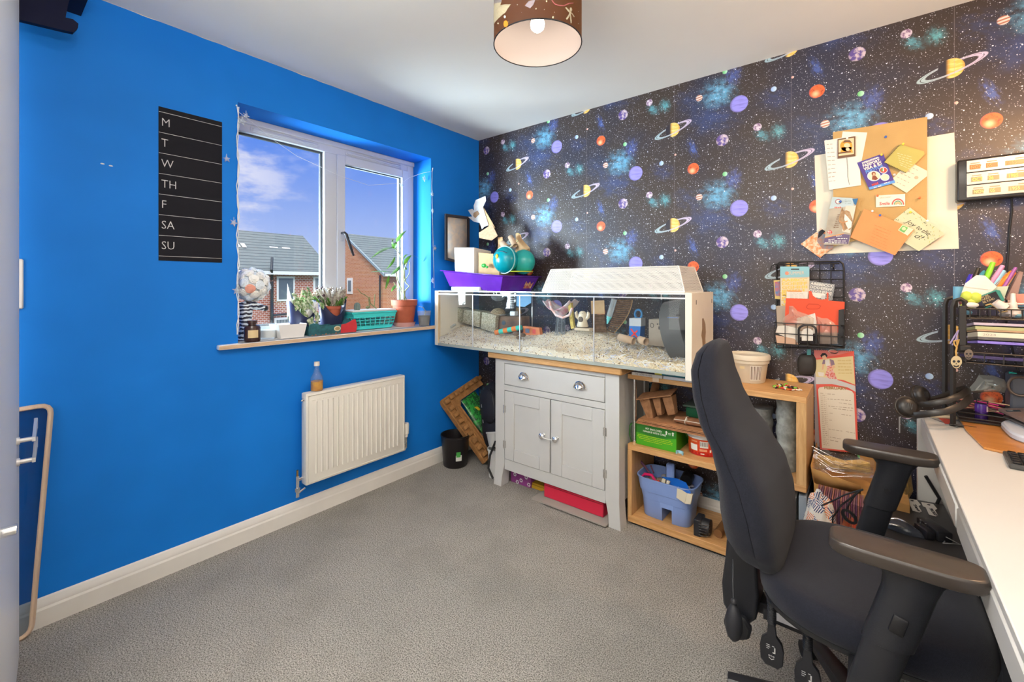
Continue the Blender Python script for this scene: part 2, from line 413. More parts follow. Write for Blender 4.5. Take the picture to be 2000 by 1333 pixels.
b = B(); b.box(-.3, XR+.1, YR-.1, YR, -.12, HC); struct('wall_rear', b, RW, smooth=0)
b = B(); b.box(XR, XR+.1, YR, 0, -.12, HC); struct('wall_desk_side', b, RW, smooth=0)
# caulk gap smudges along ceiling edge: the paint line is slightly ragged
b = B(); pts = []
for i in range(121):
    y = YR+(-YR)*i/120; pts.append((.0015, y))
b.skin([[(.0006, y, HC-.0012-.002*noise.noise((y*9, 0, 0))**2*4), (.0006, y, HC)] for _, y in pts], closed=False, cap=False)
struct('trim_1', b, M('old_caulk', (.55, .53, .50), .9), smooth=0)
prof = [(0,0),(.018,0),(.018,.062),(.014,.070),(.014,.078),(.010,.088),(.006,.098),(0,.103)]
b = B(); b.skin([[(x, y, z) for x, z in prof] for y in (YR, 0)]); struct('baseboard_left', b, SKIRT, smooth=25)
b = B(); b.skin([[(x, -y, z) for y, z in prof] for x in (0, XR)]); struct('baseboard_right', b, SKIRT, smooth=25)
# window: board, frame, sash, panes
SILLW = M('white_sill_paint', (.82, .82, .82), .35)
b = B(); b.box(-.19, .035, WY0, WY1, .955, .978, bev=.002); b.box(.0, .035, -1.795, -.40, .955, .978, bev=.004)
b.box(.033, .0356, -1.793, -.402, .958, .975, m=1)
struct('window_sill_1', b, [SILLW, wood('sill_edge_wood', (.62, .46, .32), (.52, .37, .24), axis=1)])
win = thing('window_1', 'white upvc window with a fixed left pane and an opening right sash', 'window', (-.19, -1.1, .978), world=True); win['kind'] = 'structure'
fy0, fy1, fz0, fz1 = WY0, WY1, .978, 2.15
def bars(b, y0, y1, z0, z1, w, x0, x1, wt=None):
    wt = wt or w
    b.box(x0, x1, y0, y0+w, z0, z1, bev=.004); b.box(x0, x1, y1-w, y1, z0, z1, bev=.004)
    b.box(x0, x1, y0+w, y1-w, z1-wt, z1, bev=.004); b.box(x0, x1, y0+w, y1-w, z0, z0+w, bev=.004)
b = B(); bars(b, fy0, fy1, fz0, fz1, .055, -.26, -.19, .075); b.box(-.26, -.19, -1.165, -1.085, fz0+.055, fz1-.075, bev=.004)
b.box(-.205, -.178, fy0, fy1, 2.118, 2.15, bev=.004)
b.build('window_frame', UPVC, win)
b = B(); bars(b, -1.088, -.541, 1.03, 2.078, .055, -.245, -.178); b.build('sash', UPVC, win)
b = B(); bars(b, -1.030, -.598, 1.085, 2.024, .006, -.215, -.200); bars(b, fy0+.054, -1.164, 1.032, 2.076, .012, -.235, -.215)
b.build('glazing_seal', M('grey_seal', (.06, .07, .08), .6), win)
GL = glass('window_glass', (.97, .98, 1), .7)
b = B(); b.box(-.232, -.226, fy0+.05, -1.16, 1.03, 2.08); b.build('fixed_pane', GL, win, smooth=0)
b = B(); b.box(-.216, -.210, -1.035, -.594, 1.08, 2.03); b.build('sash_pane', GL, win, smooth=0)
for y0, y1 in ((-1.57, -1.21), (-1.02, -.61)):
    b = B(); b.box(-.190, -.176, y0, y1, 2.090, 2.104, bev=.004); b.box(-.192, -.184, y0-.01, y1+.01, 2.084, 2.110, bev=.003)
    b.build('trickle_vent', UPVC, win)
b = B(); b.box(-.180, -.168, -1.078, -1.052, 1.535, 1.605, bev=.004); b.build('handle_plate', UPVC, win)
b = B(); b.tube([(-.165, -1.065, 1.585), (-.135, -1.065, 1.585), (-.127, -1.058, 1.575), (-.127, -1.03, 1.50), (-.127, -1.008, 1.445)], [.009, .009, .010, .010, .007], 10, flat=.8)
b.build('window_handle', M('dark_handle', (.02, .02, .025), .3), win)
# door leaf standing open at the left, seen almost edge on
dr = thing('door_1', 'white door leaf standing open at the left edge', 'door', (.944, -2.49, .008), rz=math.atan2(.07, -.797)); dr['kind'] = 'structure'
b = B(); b.box(0, .80, -.001, .04, 0, 2.385, bev=.003)
b.build('door_panel', M('white_door', (.78, .78, .76), .4), dr)
b = B(); b.cyl((.09, 0, .69), (.09, -.025, .69), .012, n=14); b.build('thumb_turn', CHROME, dr)
for z in (.690, .757):  # upper lever is added as the lower one's reflection in the clear panel
    b = B(); b.cyl((.66, -.001, z), (.66, -.008, z), .012, n=24); b.cyl((.66, 0, z), (.66, -.040, z), .007)
    b.skin([[(x, -.038+q, z+w_+k) for q, k in ((-.004, -h), (.004, -h), (.004, h), (-.004, h))] for x, w_, h in ((.65, 0, .007), (.70, 0, .008), (.78, .002, .014), (.862, .004, .020))]); b.cyl((.862, -.038, z-.014), (.862, -.038, z+.022), .005, n=10)
    b.build('lever_and_reflection', [M('satin_white_metal', (.75, .74, .72), .25, .3)], dr)
# ---------------------------------------------------------------- outside
def brick(name, c1, c2, mort, scale, vert='yz', bw=.5, rh=.25):
    m = bpy.data.materials.new(name); m.use_nodes = True; t = NT(m.node_tree); bs = t.n['Principled BSDF']
    x, y, z = t.xyz(t.add('ShaderNodeTexCoord').outputs['Object'])[:3]
    bt = t.add('ShaderNodeTexBrick'); t.put(bt.inputs['Vector'], t.cxyz(y if vert == 'yz' else x, z))
    for i, cc in ((1, c1), (2, c2), (3, mort)): bt.inputs[i].default_value = (*cc, 1)
    bt.inputs['Scale'].default_value = scale; bt.inputs['Mortar Size'].default_value = .03; bt.inputs['Brick Width'].default_value = bw; bt.inputs['Row Height'].default_value = rh
    t.put(bs.inputs['Base Color'], bt.outputs[0]); bs.inputs['Roughness'].default_value = .9; return m
def roofmat():
    m = bpy.data.materials.new('grey_roof_tiles'); m.use_nodes = True; t = NT(m.node_tree); bs = t.n['Principled BSDF']
    co = t.add('ShaderNodeTexCoord').outputs['Object']; x, y, z = t.xyz(co)[:3]
    f = t.m('FRACT', t.m('MULTIPLY', z, 5.0)); col = t.mix(t.noise(co, 2.5, 3), (.085, .105, .10), (.14, .155, .145))
    t.put(bs.inputs['Base Color'], t.mix(t.m('GREATER_THAN', f, .80), col, (.03, .04, .045))); bs.inputs['Roughness'].default_value = .8; return m
BR1 = brick('red_brick', (.34, .085, .045), (.46, .16, .10), (.72, .62, .55), 2.2, bw=.5, rh=.25)
BR2 = brick('orange_brick', (.50, .17, .06), (.60, .24, .10), (.62, .42, .30), 2.4, 'xz', bw=.5, rh=.25)
BR3 = brick('orange_brick_front', (.50, .17, .06), (.60, .24, .10), (.62, .42, .30), 2.4, 'yz', bw=.5, rh=.25)
ROOF = roofmat(); OG = M('dark_window_glass', (.10, .13, .15), .15, spec=1); FAS = M('white_fascia', (.85, .84, .80), .5); PIPE = M('grey_downpipe', (.03, .035, .04), .4)
LEDGE = M('pale_blinds', (.55, .55, .50), .7)  # plain pale slats for the house windows
def winx(root, x, y0, y1, z0, z1, n=1, blind=False):
    b = B(); b.box(x, x+.06, y0, y1, z0, z1, bev=.01); f = b.build('house_window', FAS, root)
    w_ = (y1-y0)/n
    for i in range(n):
        b = B(); b.box(x+.055, x+.075, y0+i*w_+.11, y0+(i+1)*w_-.11, z0+.12, z1-.12)
        if blind:
            k = int((w_-.2)/.09)
            for j in range(k): b.box(x+.07, x+.08, y0+i*w_+.12+j*.09, y0+i*w_+.15+j*.09, z0+.12, z1-.12, m=1)
        b.build('window_glazing', [OG, LEDGE], f)
h1 = thing('neighbouring_house', 'red brick house with a long grey tiled roof seen through the left pane', 'house', (-29, 9, -2.9), world=True)
b = B(); b.box(-33, -26, -6, 12.9, -2.9, 2.05); b.build('brick_wall', BR1, h1, smooth=0)
b = B(); b.prism([(-25.7, 2.02), (-25.7, 2.2), (-30, 4.93), (-34.3, 2.2), (-34.3, 2.02)], 19.2, 'y', -6.2); b.build('tiled_roof', ROOF, h1, smooth=0)
b = B(); b.box(-25.72, -25.6, -6.2, 13.0, 1.93, 2.14); b.build('fascia', FAS, h1)
b = B(); b.cyl((-25.85, 9.12, 1.5), (-25.85, 9.12, -2.9), .09); b.tube([(-25.85, 9.12, 1.6), (-25.8, 9.1, 1.9), (-25.5, 8.95, 2.2), (-25.9, 9.15, 2.95)], .08)
b.cyl((-25.85, 9.12, -.55), (-25.85, 10.5, -.5), .06); b.build('downpipe', PIPE, h1)
winx(h1, -26, 9.45, 10.55, .28, 1.83); winx(h1, -26, 11.75, 12.8, .9, 1.85, 1, True); winx(h1, -26, 9.3, 11.6, -2.3, -.75, 2, True)
b = B()
for y_, x_, wx, wy in ((8.0, -28.1, .5, .22), (8.35, -28.1, .5, .22), (10.2, -28.2, .12, .5), (11.0, -28.2, .12, .5)):
    b = B(); b.obox((x_, y_, 3.78), (wx, wy, .05), (0, R(32.5), 0)); b.build('roof_vent', M('white_vent', (.85, .82, .75), .6), h1)
h2 = thing('gable_house', 'orange brick gable end house with a grey roof seen through the right pane', 'house', (-30, 22, -2.9), world=True)
GY = 16.42
b = B(); b.prism([(-35.2, -2.9), (-24.95, -2.9), (-24.95, 2.05), (-30.05, 5.2), (-35.2, 2.05)], .3, 'y', GY); b.build('gable_wall', BR2, h2, smooth=0)
b = B(); b.box(-35.1, -24.96, GY+.3, GY+14, -2.9, 2.0); b.build('front_wall', BR3, h2, smooth=0)
b = B(); b.prism([(-24.6, 1.97), (-24.6, 2.12), (-30.05, 5.42), (-35.5, 2.12), (-35.5, 1.97), (-30.05, 5.2)], 14.5, 'y', GY-.15); b.build('tiled_roof', ROOF, h2, smooth=0)
b = B(); b.box(-24.64, -24.5, GY-.1, GY+14.4, 1.92, 2.1); b.build('fascia', FAS, h2)
b = B(); b.skin([[(-24.6, GY-.2, 1.9), (-24.6, GY-.14, 1.9), (-24.6, GY-.14, 2.12), (-24.6, GY-.2, 2.12)], [(-30.05, GY-.2, 5.26), (-30.05, GY-.14, 5.26), (-30.05, GY-.14, 5.44), (-30.05, GY-.2, 5.44)]]); b.build('bargeboard', M('grey_bargeboard', (.30, .37, .40), .5), h2)
b = B(); b.cyl((-25.2, GY-.1, -2.9), (-25.2, GY-.1, 2.0), .06); b.build('downpipe', PIPE, h2)
b = B(); b.box(-29.75, -28.95, GY-.04, GY+.02, .6, 1.85); f = b.build('house_window', FAS, h2)
b = B(); b.box(-29.55, -29.15, GY-.06, GY-.03, .8, 1.65); b.build('window_glazing', OG, f)
b = B(); b.box(-90, -1.5, -40, 60, -3.1, -2.9); one('garden_ground', b, M('garden_grass', (.10, .16, .05), .95, var=.4, scale=1), 'green lawn and garden ground far below the window', 'ground', loc=(-20, 10, -3.1))['kind'] = 'structure'
# ---------------------------------------------------------------- pendant lamp
PX, PY, PR_, PZ0, PZ1 = 1.497, -1.298, .150, 2.085, 2.31
lamp = thing('pendant_lamp', 'round drum pendant lamp with a printed space pattern, lit bulb inside', 'lamp', (PX, PY, HC), world=True)
def shade_mat():
    m = M('shade_print', (.030, .022, .024), .7, var=.3, scale=12); t = NT(m.node_tree); bs = m.node_tree.nodes['Principled BSDF']
    tr = t.add('ShaderNodeBsdfTranslucent'); t.put(tr.inputs[0], (.55, .28, .08, 1)); mx = t.add('ShaderNodeMixShader'); mx.inputs[0].default_value = .5
    t.l.new(bs.outputs[0], mx.inputs[1]); t.l.new(tr.outputs[0], mx.inputs[2]); t.l.new(mx.outputs[0], m.node_tree.nodes['Material Output'].inputs[0])
    return m
b = B(); n = 64
rg = [[(PX+cos(2*pi*i/n)*r, PY+sin(2*pi*i/n)*r, z) for i in range(n)] for r, z in ((PR_, PZ0), (PR_, PZ1))]
b.skin(rg, cap=False); sh = b.build('lamp_shade', shade_mat(), lamp)
b = B(); rg = [[(PX+cos(2*pi*i/n)*r, PY+sin(2*pi*i/n)*r, z) for i in range(n)] for r, z in ((PR_-.0015, PZ0+.001), (PR_-.0015, PZ1-.001))]
b.skin(rg, cap=False); lm = M('shade_lining', (.62, .56, .56), .8); tt = NT(lm.node_tree); tr_ = tt.add('ShaderNodeBsdfTranslucent'); tt.put(tr_.inputs[0], (.5, .42, .34, 1)); mx_ = tt.add('ShaderNodeMixShader'); mx_.inputs[0].default_value = .3
tt.l.new(lm.node_tree.nodes['Principled BSDF'].outputs[0], mx_.inputs[1]); tt.l.new(tr_.outputs[0], mx_.inputs[2]); tt.l.new(mx_.outputs[0], lm.node_tree.nodes['Material Output'].inputs[0]); b.build('shade_lining', lm, sh)
b = B()
for z in (PZ0, PZ1): b = B(); b.tube([(PX+cos(2*pi*i/48)*PR_, PY+sin(2*pi*i/48)*PR_, z) for i in range(48)], .002, 6, closed=True); b.build('shade_rim', BLACK, sh)
LAMP_SHADE = sh
b = B(); b.cyl((PX, PY, 2.25), (PX, PY, 2.395), .003); b.cyl((PX, PY, 2.365), (PX, PY, 2.40), .045, .05, n=24)
b.build('ceiling_rose', M('white_plastic', (.8, .8, .78), .4), lamp)
b = B(); b.cyl((PX, PY, 2.215), (PX, PY, 2.27), .02)
for a in (0, 1, 2): b.cyl((PX, PY, 2.27), (PX+cos(a*2.094)*PR_, PY+sin(a*2.094)*PR_, 2.305), .0015, n=6)
b.build('lamp_holder', MATS['white_plastic'], lamp)
def bulbmat():
    m = bpy.data.materials.new('lit_bulb'); MATS['lit_bulb'] = m; m.use_nodes = True; t = NT(m.node_tree); t.n.clear()
    e = t.add('ShaderNodeEmission'); t.put(e.inputs[0], (1, .86, .66, 1)); e.inputs[1].default_value = 22
    t.l.new(e.outputs[0], t.add('ShaderNodeOutputMaterial').inputs[0]); return m
b = B(); b.lathe([(.001, 2.130), (.012, 2.133), (.022, 2.143), (.0245, 2.158), (.020, 2.175), (.013, 2.192), (.012, 2.212), (.001, 2.214)], (PX, PY, 0), 24)
b.build('light_bulb', bulbmat(), lamp)
# ---------------------------------------------------------------- grey cabinet
GREY = M('grey_cabinet_paint', (.56, .56, .545), .45, var=.03, scale=4)
GRIN = M('cabinet_shadow_gap', (.10, .10, .10), .8)
cab = thing('cabinet', 'pale grey painted cabinet with oak top, one drawer and two doors under the pet tank', 'cabinet', (.96, -.22, 0), world=True)
b = B(); b.box(.507, 1.415, -.46, -.02, .801, .842, bev=.006)
b.build('oak_top', OAK, cab)
b = B(); YF = -.43
def flare(x0, x1, out):
    """square post with a foot that kicks outward at the bottom"""
    rg = []
    for z, w0, w1 in ((0, .018, -.022), (.06, .008, -.018), (.14, 0, 0), (.80, 0, 0)):
        a, c = (x0+out*(-1)*0, x1)
        if out < 0: a, c = x0-w0*.6, x1+w1
        else: a, c = x0-w1, x1+w0*.6
        rg.append([(a, YF-(w0*.3), z), (c, YF-(w0*.3), z), (c, YF+.07, z), (a, YF+.07, z)])
    b.skin(rg)
flare(.548, .622, -1); flare(1.311, 1.39, 1)
b.box(.560, .60, -.40, -.03, .12, .80); b.box(1.345, 1.38, -.40, -.03, .12, .80); b.box(.58, 1.37, -.05, -.03, .12, .80)
b.box(.622, 1.311, YF, YF+.02, .776, .801); b.box(.622, 1.311, YF, YF+.02, .606, .640); b.box(.622, 1.311, YF+.003, YF+.02, .112, .178)
b.box(.58, 1.37, -.41, -.03, .15, .17)
for x0, x1 in ((.548, .61), (1.33, 1.39)): b.box(x0, x1, -.09, -.03, 0, .8)
b.box(.622, 1.311, YF+.012, YF+.02, .178, .776, m=1)
b.build('carcass', [GREY, GRIN], cab, bevel=.002)
b = B(); b.box(.625, 1.308, YF-.002, YF+.018, .643, .773, bev=.003)
drw = b.build('drawer', GREY, cab)
def cup(x, z):
    b = B(); rg = []
    for i in range(9):
        a = pi*i/8
        rg.append([(x+cos(a)*.030*s, YF-.002-h*.024, z-.012+sin(a)*.030*s) for s, h in ((1, 0), (.97, .35), (.80, .75), (.5, 1), (.0, 1.08))])
    b.skin(rg, closed=False, cap=False)
    b.tube([(x-.036, YF-.004, z-.012), (x-.03, YF-.006, z+.008), (x-.015, YF-.006, z+.022), (x, YF-.006, z+.026), (x+.015, YF-.006, z+.022), (x+.03, YF-.006, z+.008), (x+.036, YF-.004, z-.012)], .003, 6)
    b.build('cup_handle', CHROME, drw, solid=.0015)
cup(.775, .709); cup(1.160, .709)
for x0, x1, s in ((.626, .963, 1), (.971, 1.308, -1)):
    b = B(); y1 = YF+.016
    b.box(x0, x0+.073, YF-.002, y1, .181, .603, bev=.002); b.box(x1-.073, x1, YF-.002, y1, .181, .603, bev=.002)
    b.box(x0+.073, x1-.073, YF-.002, y1, .181, .252, bev=.002); b.box(x0+.073, x1-.073, YF-.002, y1, .532, .603, bev=.002)
    b.box(x0+.07, x1-.07, YF+.006, y1, .25, .535)
    d_ = b.build('cabinet_door', GREY, cab)
    kx = .921 if s > 0 else 1.013
    b = B(); b.lathe([(.001, 0), (.012, 0), (.008, .004), (.006, .012), (.010, .018), (.016, .023), (.0165, .028), (.011, .033), (.001, .034)], (0,0,0), 20)
    b.xf(Matrix.Translation((kx, YF-.002, .39)) @ Matrix.Rotation(R(90), 4, 'X')); b.build('door_knob', CHROME, d_)
    hx = x0-.002 if s > 0 else x1+.002
    for z in (.27, .49):
        b = B(); b.cyl((hx, YF-.005, z-.025), (hx, YF-.005, z+.025), .004, n=8); b.box(hx-.010, hx+.010, YF-.003, YF-.001, z-.022, z+.022); b.build('door_hinge', CHROME, d_)
for f in (0, 1):
    b = B(); pts = [(.905+ .123*(.5-.5*cos(t*pi/8)) , YF-.028-.006*sin(t*2*pi/16), .392+(.010 if f else -.006)*sin(t*pi/8)) for t in range(9)]
    b.tube(pts, .0022, 6)
    if f == 0: one('knob_tie', b, M('clear_cord', (.7, .7, .68), .2), 'clear plastic cord loop tying the two cabinet knobs together', 'cord', loc=(.967, YF-.028, .388))
    else: b.b.free()
# ---------------------------------------------------------------- pet tank
TY0, TY1, TZ0, TZ1, TX0, TX1 = -.480, -.125, .8425, 1.222, .046, 1.735
tank = thing('pet_tank', 'long glass fronted small pet tank with white wooden end panels on the cabinet', 'tank', (.9, -.3, .8425), world=True)
TW = M('cream_tank_board', (.78, .73, .63), .5, var=.05, scale=5)
TWE = wood('tank_board_edge', (.72, .55, .34), (.58, .42, .24), axis=2)
b = B(); b.box(.030, .062, TY0, TY1, TZ0, TZ1, bev=.002); b.box(.062, .0655, TY0+.002, TY0+.02, TZ0, TZ1, m=1); b.build('left_panel', [TW, TWE], tank)
b = B(); b.box(TX1, 1.765, TY0, TY1, TZ0-.018, TZ1+.004, bev=.002)
for y in (-.415, -.155): b.box(1.7645, 1.7660, y-.003, y+.003, 1.17, 1.19, m=1)
# chewed patch in the panel with bare brown board showing
ch = [(-.300, 1.10), (-.27, 1.07), (-.262, 1.03), (-.272, 1.00), (-.262, .95), (-.278, .90), (-.272, .85), (-.325, .85), (-.305, .93), (-.322, 1.00), (-.335, 1.02), (-.322, 1.05), (-.322, 1.10)]
b.prism([(y, z) for y, z in ch], .0012, 'x', 1.7648, m=2)
b.build('right_panel', [TW, M('slot_dark', (.05, .04, .03), .6), wood('bare_brown_board', (.36, .24, .14), (.26, .17, .10), axis=2)], tank)
TG = glass('tank_glass', (.985, .995, .99), .8, veil=.008)
b = B(); b.box(.064, TX1, TY0+.006, TY0+.010, TZ0+.006, TZ1-.008); b.build('front_glass', TG, tank, smooth=0)
b = B(); b.box(.064, TX1, TY1-.008, TY1-.004, TZ0+.004, TZ1-.004); b.build('rear_glass', TG, tank, smooth=0)
b = B(); b.box(.064, .945, TY0+.004, TY1-.004, TZ1-.006, TZ1-.002); b.build('top_glass', TG, tank, smooth=0)
b = B(); b.box(.064, TX1, TY0+.002, TY1-.002, TZ0, TZ0+.008); b.box(.064, TX1, TY0, TY0+.012, TZ0, TZ0+.016)
b.build('floor_tray', glass('greenish_acrylic', (.80, .86, .84), .9, veil=.5, veilcol=(.55, .60, .58)), tank)
AL = M('silver_rail', (.72, .73, .74), .3, .6)
b = B(); b.box(.064, TX1, TY0, TY0+.003, TZ1-.026, TZ1-.020); b.box(.064, TX1, TY0, TY0+.014, TZ1-.006, TZ1); b.build('top_rail', AL, tank)
for x in (.395, .780, 1.270):
    b = B(); b.box(x-.003, x+.003, TY0+.001, TY0+.006, TZ0+.016, TZ1-.02, bev=.001); b.build('pane_edge', AL, tank)
for x in (.62, 1.50):
    b = B(); b.box(x-.003, x+.003, TY1-.012, TY1-.008, TZ0+.016, TZ1-.01); b.build('rear_pane_edge', AL, tank)
# perforated cover
def perf():
    m = bpy.data.materials.new('perforated_white_metal'); m.use_nodes = True; t = NT(m.node_tree); bs = t.n['Principled BSDF']
    x, y, z = t.xyz(t.add('ShaderNodeTexCoord').outputs['Object'])[:3]
    nx = t.m('ABSOLUTE', t.xyz(t.add('ShaderNodeNewGeometry').outputs['True Normal'])[0])
    nz = t.m('ABSOLUTE', t.xyz(t.add('ShaderNodeNewGeometry').outputs['True Normal'])[2])
    u = t.mix(t.m('GREATER_THAN', nx, .7), t.cxyz(x, x, x), t.cxyz(y, y, y)); u = t.xyz(u)[0]
    v = t.xyz(t.mix(t.m('GREATER_THAN', nz, .75), t.cxyz(z, z, z), t.cxyz(y, y, y)))[0]
    P = .0068; un = t.m('DIVIDE', u, P); vn = t.m('DIVIDE', v, P*.866)
    row = t.m('FLOOR', vn); off = t.m('MULTIPLY', t.m('FLOORED_MODULO', row, 2.0), .5)
    fu = t.m('SUBTRACT', t.m('FRACT', t.m('ADD', un, off)), .5); fv = t.m('MULTIPLY', t.m('SUBTRACT', t.m('FRACT', vn), .5), .866)
    d = t.m('SQRT', t.m('ADD', t.m('MULTIPLY', fu, fu), t.m('MULTIPLY', fv, fv)))
    t.put(bs.inputs['Alpha'], t.step(d, .27, .33)); t.put(bs.inputs['Base Color'], (.72, .69, .64, 1)); bs.inputs['Roughness'].default_value = .45
    return m
cov = thing('mesh_cover', 'white perforated metal cover box standing on top of the pet tank', 'cover', (1.34, -.3, 1.2225), world=True)
b = B(); lo = [(.944, -.480), (1.733, -.480), (1.733, -.19), (.944, -.19)]; hi = [(.985, -.452), (1.698, -.452), (1.698, -.215), (.985, -.215)]
lo3 = [(x, y, 1.228) for x, y in lo]; hi3 = [(x, y, 1.348) for x, y in hi]
b.skin([lo3, hi3], cap=False); b.faces(hi3, [(0,1,2,3)])
b.build('perforated_sheet', perf(), cov, smooth=0)
b = B(); WM_ = M('white_metal_edge', (.80, .77, .71), .4)
b.skin([[(x, y, 1.2225) for x, y in lo], [(x, y, 1.232) for x, y in lo]], cap=False)
for q in (lo3, hi3): b.tube(q+[q[0]], .0028, 6)
for p, q in zip(lo3, hi3): b.cyl(p, q, .0028, n=6)
b.build('folded_edge', WM_, cov)
# ---------------------------------------------------------------- oak shelf unit
su = thing('shelf_unit', 'low oak effect shelf unit with a chrome post beside the grey cabinet', 'shelf', (1.8, -.22, .0), world=True)
for z0, z1, nm in ((.766, .792, 'top_shelf'), (.393, .4225, 'middle_shelf'), (.014, .048, 'bottom_shelf')):
    b = B(); b.box(1.395, 2.183, -.34, -.02, z0, z1, bev=.0015); b.build(nm, OAK, su)
b = B(); b.box(1.395, 1.418, -.34, -.03, .048, .393, bev=.001); b.build('side_panel', OAKY, su)
b = B(); b.box(2.147, 2.183, -.34, -.02, .4225, .766, bev=.001); b.build('side_panel', OAKY, su)
b = B(); b.box(1.925, 1.948, -.34, -.03, .048, .393, bev=.001); b.build('divider', OAKY, su)
b = B(); b.cyl((1.417, -.300, .4225), (1.417, -.300, .766), .0105, n=20); b.cyl((1.417, -.300, .4225), (1.417, -.300, .436), .014, n=20); b.build('chrome_post', CHROME, su)
b = B(); b.box(1.41, 2.17, -.325, -.04, .0, .014); b.build('plinth', M('black_plinth', (.02, .02, .02), .6), su)
b = B(); b.box(1.530, 1.562, -.3406, -.3398, .769, .790); b.build('torn_label', M('torn_label', (.72, .58, .44), .8), su)
# ---------------------------------------------------------------- desk
DW = M('white_desk', (.66, .65, .62), .32, var=.02, scale=2)
dk = thing('desk', 'white desk with a drawer front at the right of the photo', 'desk', (2.85, -.9, 0), world=True)
DX = 2.548
b = B(); b.box(DX, 3.16, -1.95, -.06, .727, .745, bev=.002); b.build('desk_top', DW, dk)
b = B(); b.box(DX-.010, 3.14, -.10, -.065, 0, .727, bev=.002); b.build('side_panel', DW, dk)
b = B(); b.box(DX, 3.14, -1.95, -1.92, 0, .727, bev=.002); b.build('side_panel', DW, dk)
for y0, y1 in ((-1.01, -.12), (-1.91, -1.03)):
    b = B(); b.box(DX-.002, DX+.018, y0, y1, .662, .724, bev=.004); d2 = b.build('drawer', DW, dk)
    b = B(); b.box(DX+.018, 3.1, y0+.02, y1-.02, .665, .715); b.build('drawer_box', DW, d2)
b = B(); b.box(3.10, 3.115, -1.92, -.1, .35, .727); b.build('rear_panel', DW, dk)
# ---------------------------------------------------------------- radiator
RC = M('radiator_enamel', (.74, .72, .66), .35)
rad = thing('radiator', 'white ribbed panel radiator on the blue wall below the window', 'radiator', (.06, -1.1, .2), world=True)
ry0, ry1, rz0, rz1 = -1.418, -.785, .208, .690
b = B(); n = 19; w_ = (ry1-ry0-.05)/n; rg = []
b.box(.045, .098, ry0, ry1, rz0, rz1, bev=.006, seg=2)
for i in range(n):
    y = ry0+.025+w_*(i+.5)
    if i: b.skin([[(.0975, y-w_*.5-.007, z), (.1025, y-w_*.5, z), (.0975, y-w_*.5+.007, z)] for z in (rz0+.05, rz1-.05)])
    b.box(.0975, .1005, y-w_*.28, y+w_*.28, rz1-.043, rz1-.039)
b.tube([(.0985, ry0+.012, rz0+.012), (.0985, ry1-.012, rz0+.012), (.0985, ry1-.012, rz1-.012), (.0985, ry0+.012, rz1-.012)], .0035, 6, closed=True)
b.build('radiator_panel', RC, rad)
b = B(); b.box(0, .05, -1.30, -1.28, .25, .65); b.box(0, .05, -.92, -.90, .25, .65); b.build('wall_bracket', RC, rad)
b = B(); b.cyl((.07, ry1, .245), (.07, ry1+.03, .245), .009, m=0); b.cyl((.07, ry1+.026, .215), (.07, ry1+.026, .285), .010, m=0); b.tube([(.07, ry1+.026, .22), (.06, ry1+.026, .20), (.03, ry1+.02, .193), (0, ry1-.05, .19)], .007)
b.build('valve_body', CHROME, rad)
b = B(); b.lathe([(.001, .285), (.014, .285), (.015, .30), (.020, .305), (.021, .36), (.019, .372), (.001, .374)], (.07, ry1+.026, 0), 20, rfun=lambda a, z: 1+.05*(int(a*20) % 2) if z > .31 else 1)
b.build('thermostat_head', RC, rad)
b = B(); b.cyl((.07, ry0, .245), (.07, ry0-.03, .245), .009); b.cyl((.07, ry0-.032, .155), (.07, ry0-.032, .265), .009); b.cyl((.07, ry0-.032, .265), (.07, ry0-.032, .295), .005, m=1); b.cyl((.07, ry0-.032, .205), (.07, ry0-.032, .185), .014, n=6)
b.cyl((.07, ry0-.032, .172), (.09, ry0-.0, .20), .005)
b.build('lockshield_valve', [CHROME, M('brass', (.60, .35, .12), .3, 1)], rad)
b = B(); b.cyl((.075, ry0+.002, .655), (.075, ry0-.012, .655), .011, n=12); b.cyl((.075, ry0-.012, .655), (.075, ry0-.018, .655), .006, n=8)
b.build('bleed_plug', CHROME, rad)
# ---------------------------------------------------------------- weekly planner
pl = thing('weekly_planner', 'black weekly planner sheet lettered M to SU on the blue wall left of the window', 'planner', (0, -1.89, 1.37), world=True)
CB = M('chalkboard', (.014, .014, .019), .75, spec=.15); LN = M('chalk_line', (.62, .62, .62), .7)
py0, py1, pz0, pz1 = -2.012, -1.772, 1.366, 2.032
b = B(); b.box(.0004, .0022, py0, py1, pz0, pz1); b.build('sheet', CB, pl)
rows = 7; top = pz1-.022; bot = pz0+.020; rh = (top-bot)/rows; b = B()
for i in range(rows+1): b.box(.0022, .0026, py0+.001, py1-.001, top-i*rh-.0008, top-i*rh+.0008)
b.build('ruled_line', LN, pl)
b = B()
for i, s in enumerate(('M', 'T', 'W', 'TH', 'F', 'SA', 'SU')):
    t_ = textm(s, .050, .0004, basis((.0025, py0+.009, top-(i+1)*rh+.030), (0, 1, 0), (0, 0, 1)), sx=.85, bold=-.0006)
    t_.build('day_lettering', LN, pl)
# small filler marks on the blue wall
b = B()
for y, z in ((-2.19, 1.745), (-2.165, 1.742)): b.ball((.0005, y, z), (.001, .007, .003), 10)
struct('trim_2', b, M('bare_plaster', (.62, .68, .74), .9))
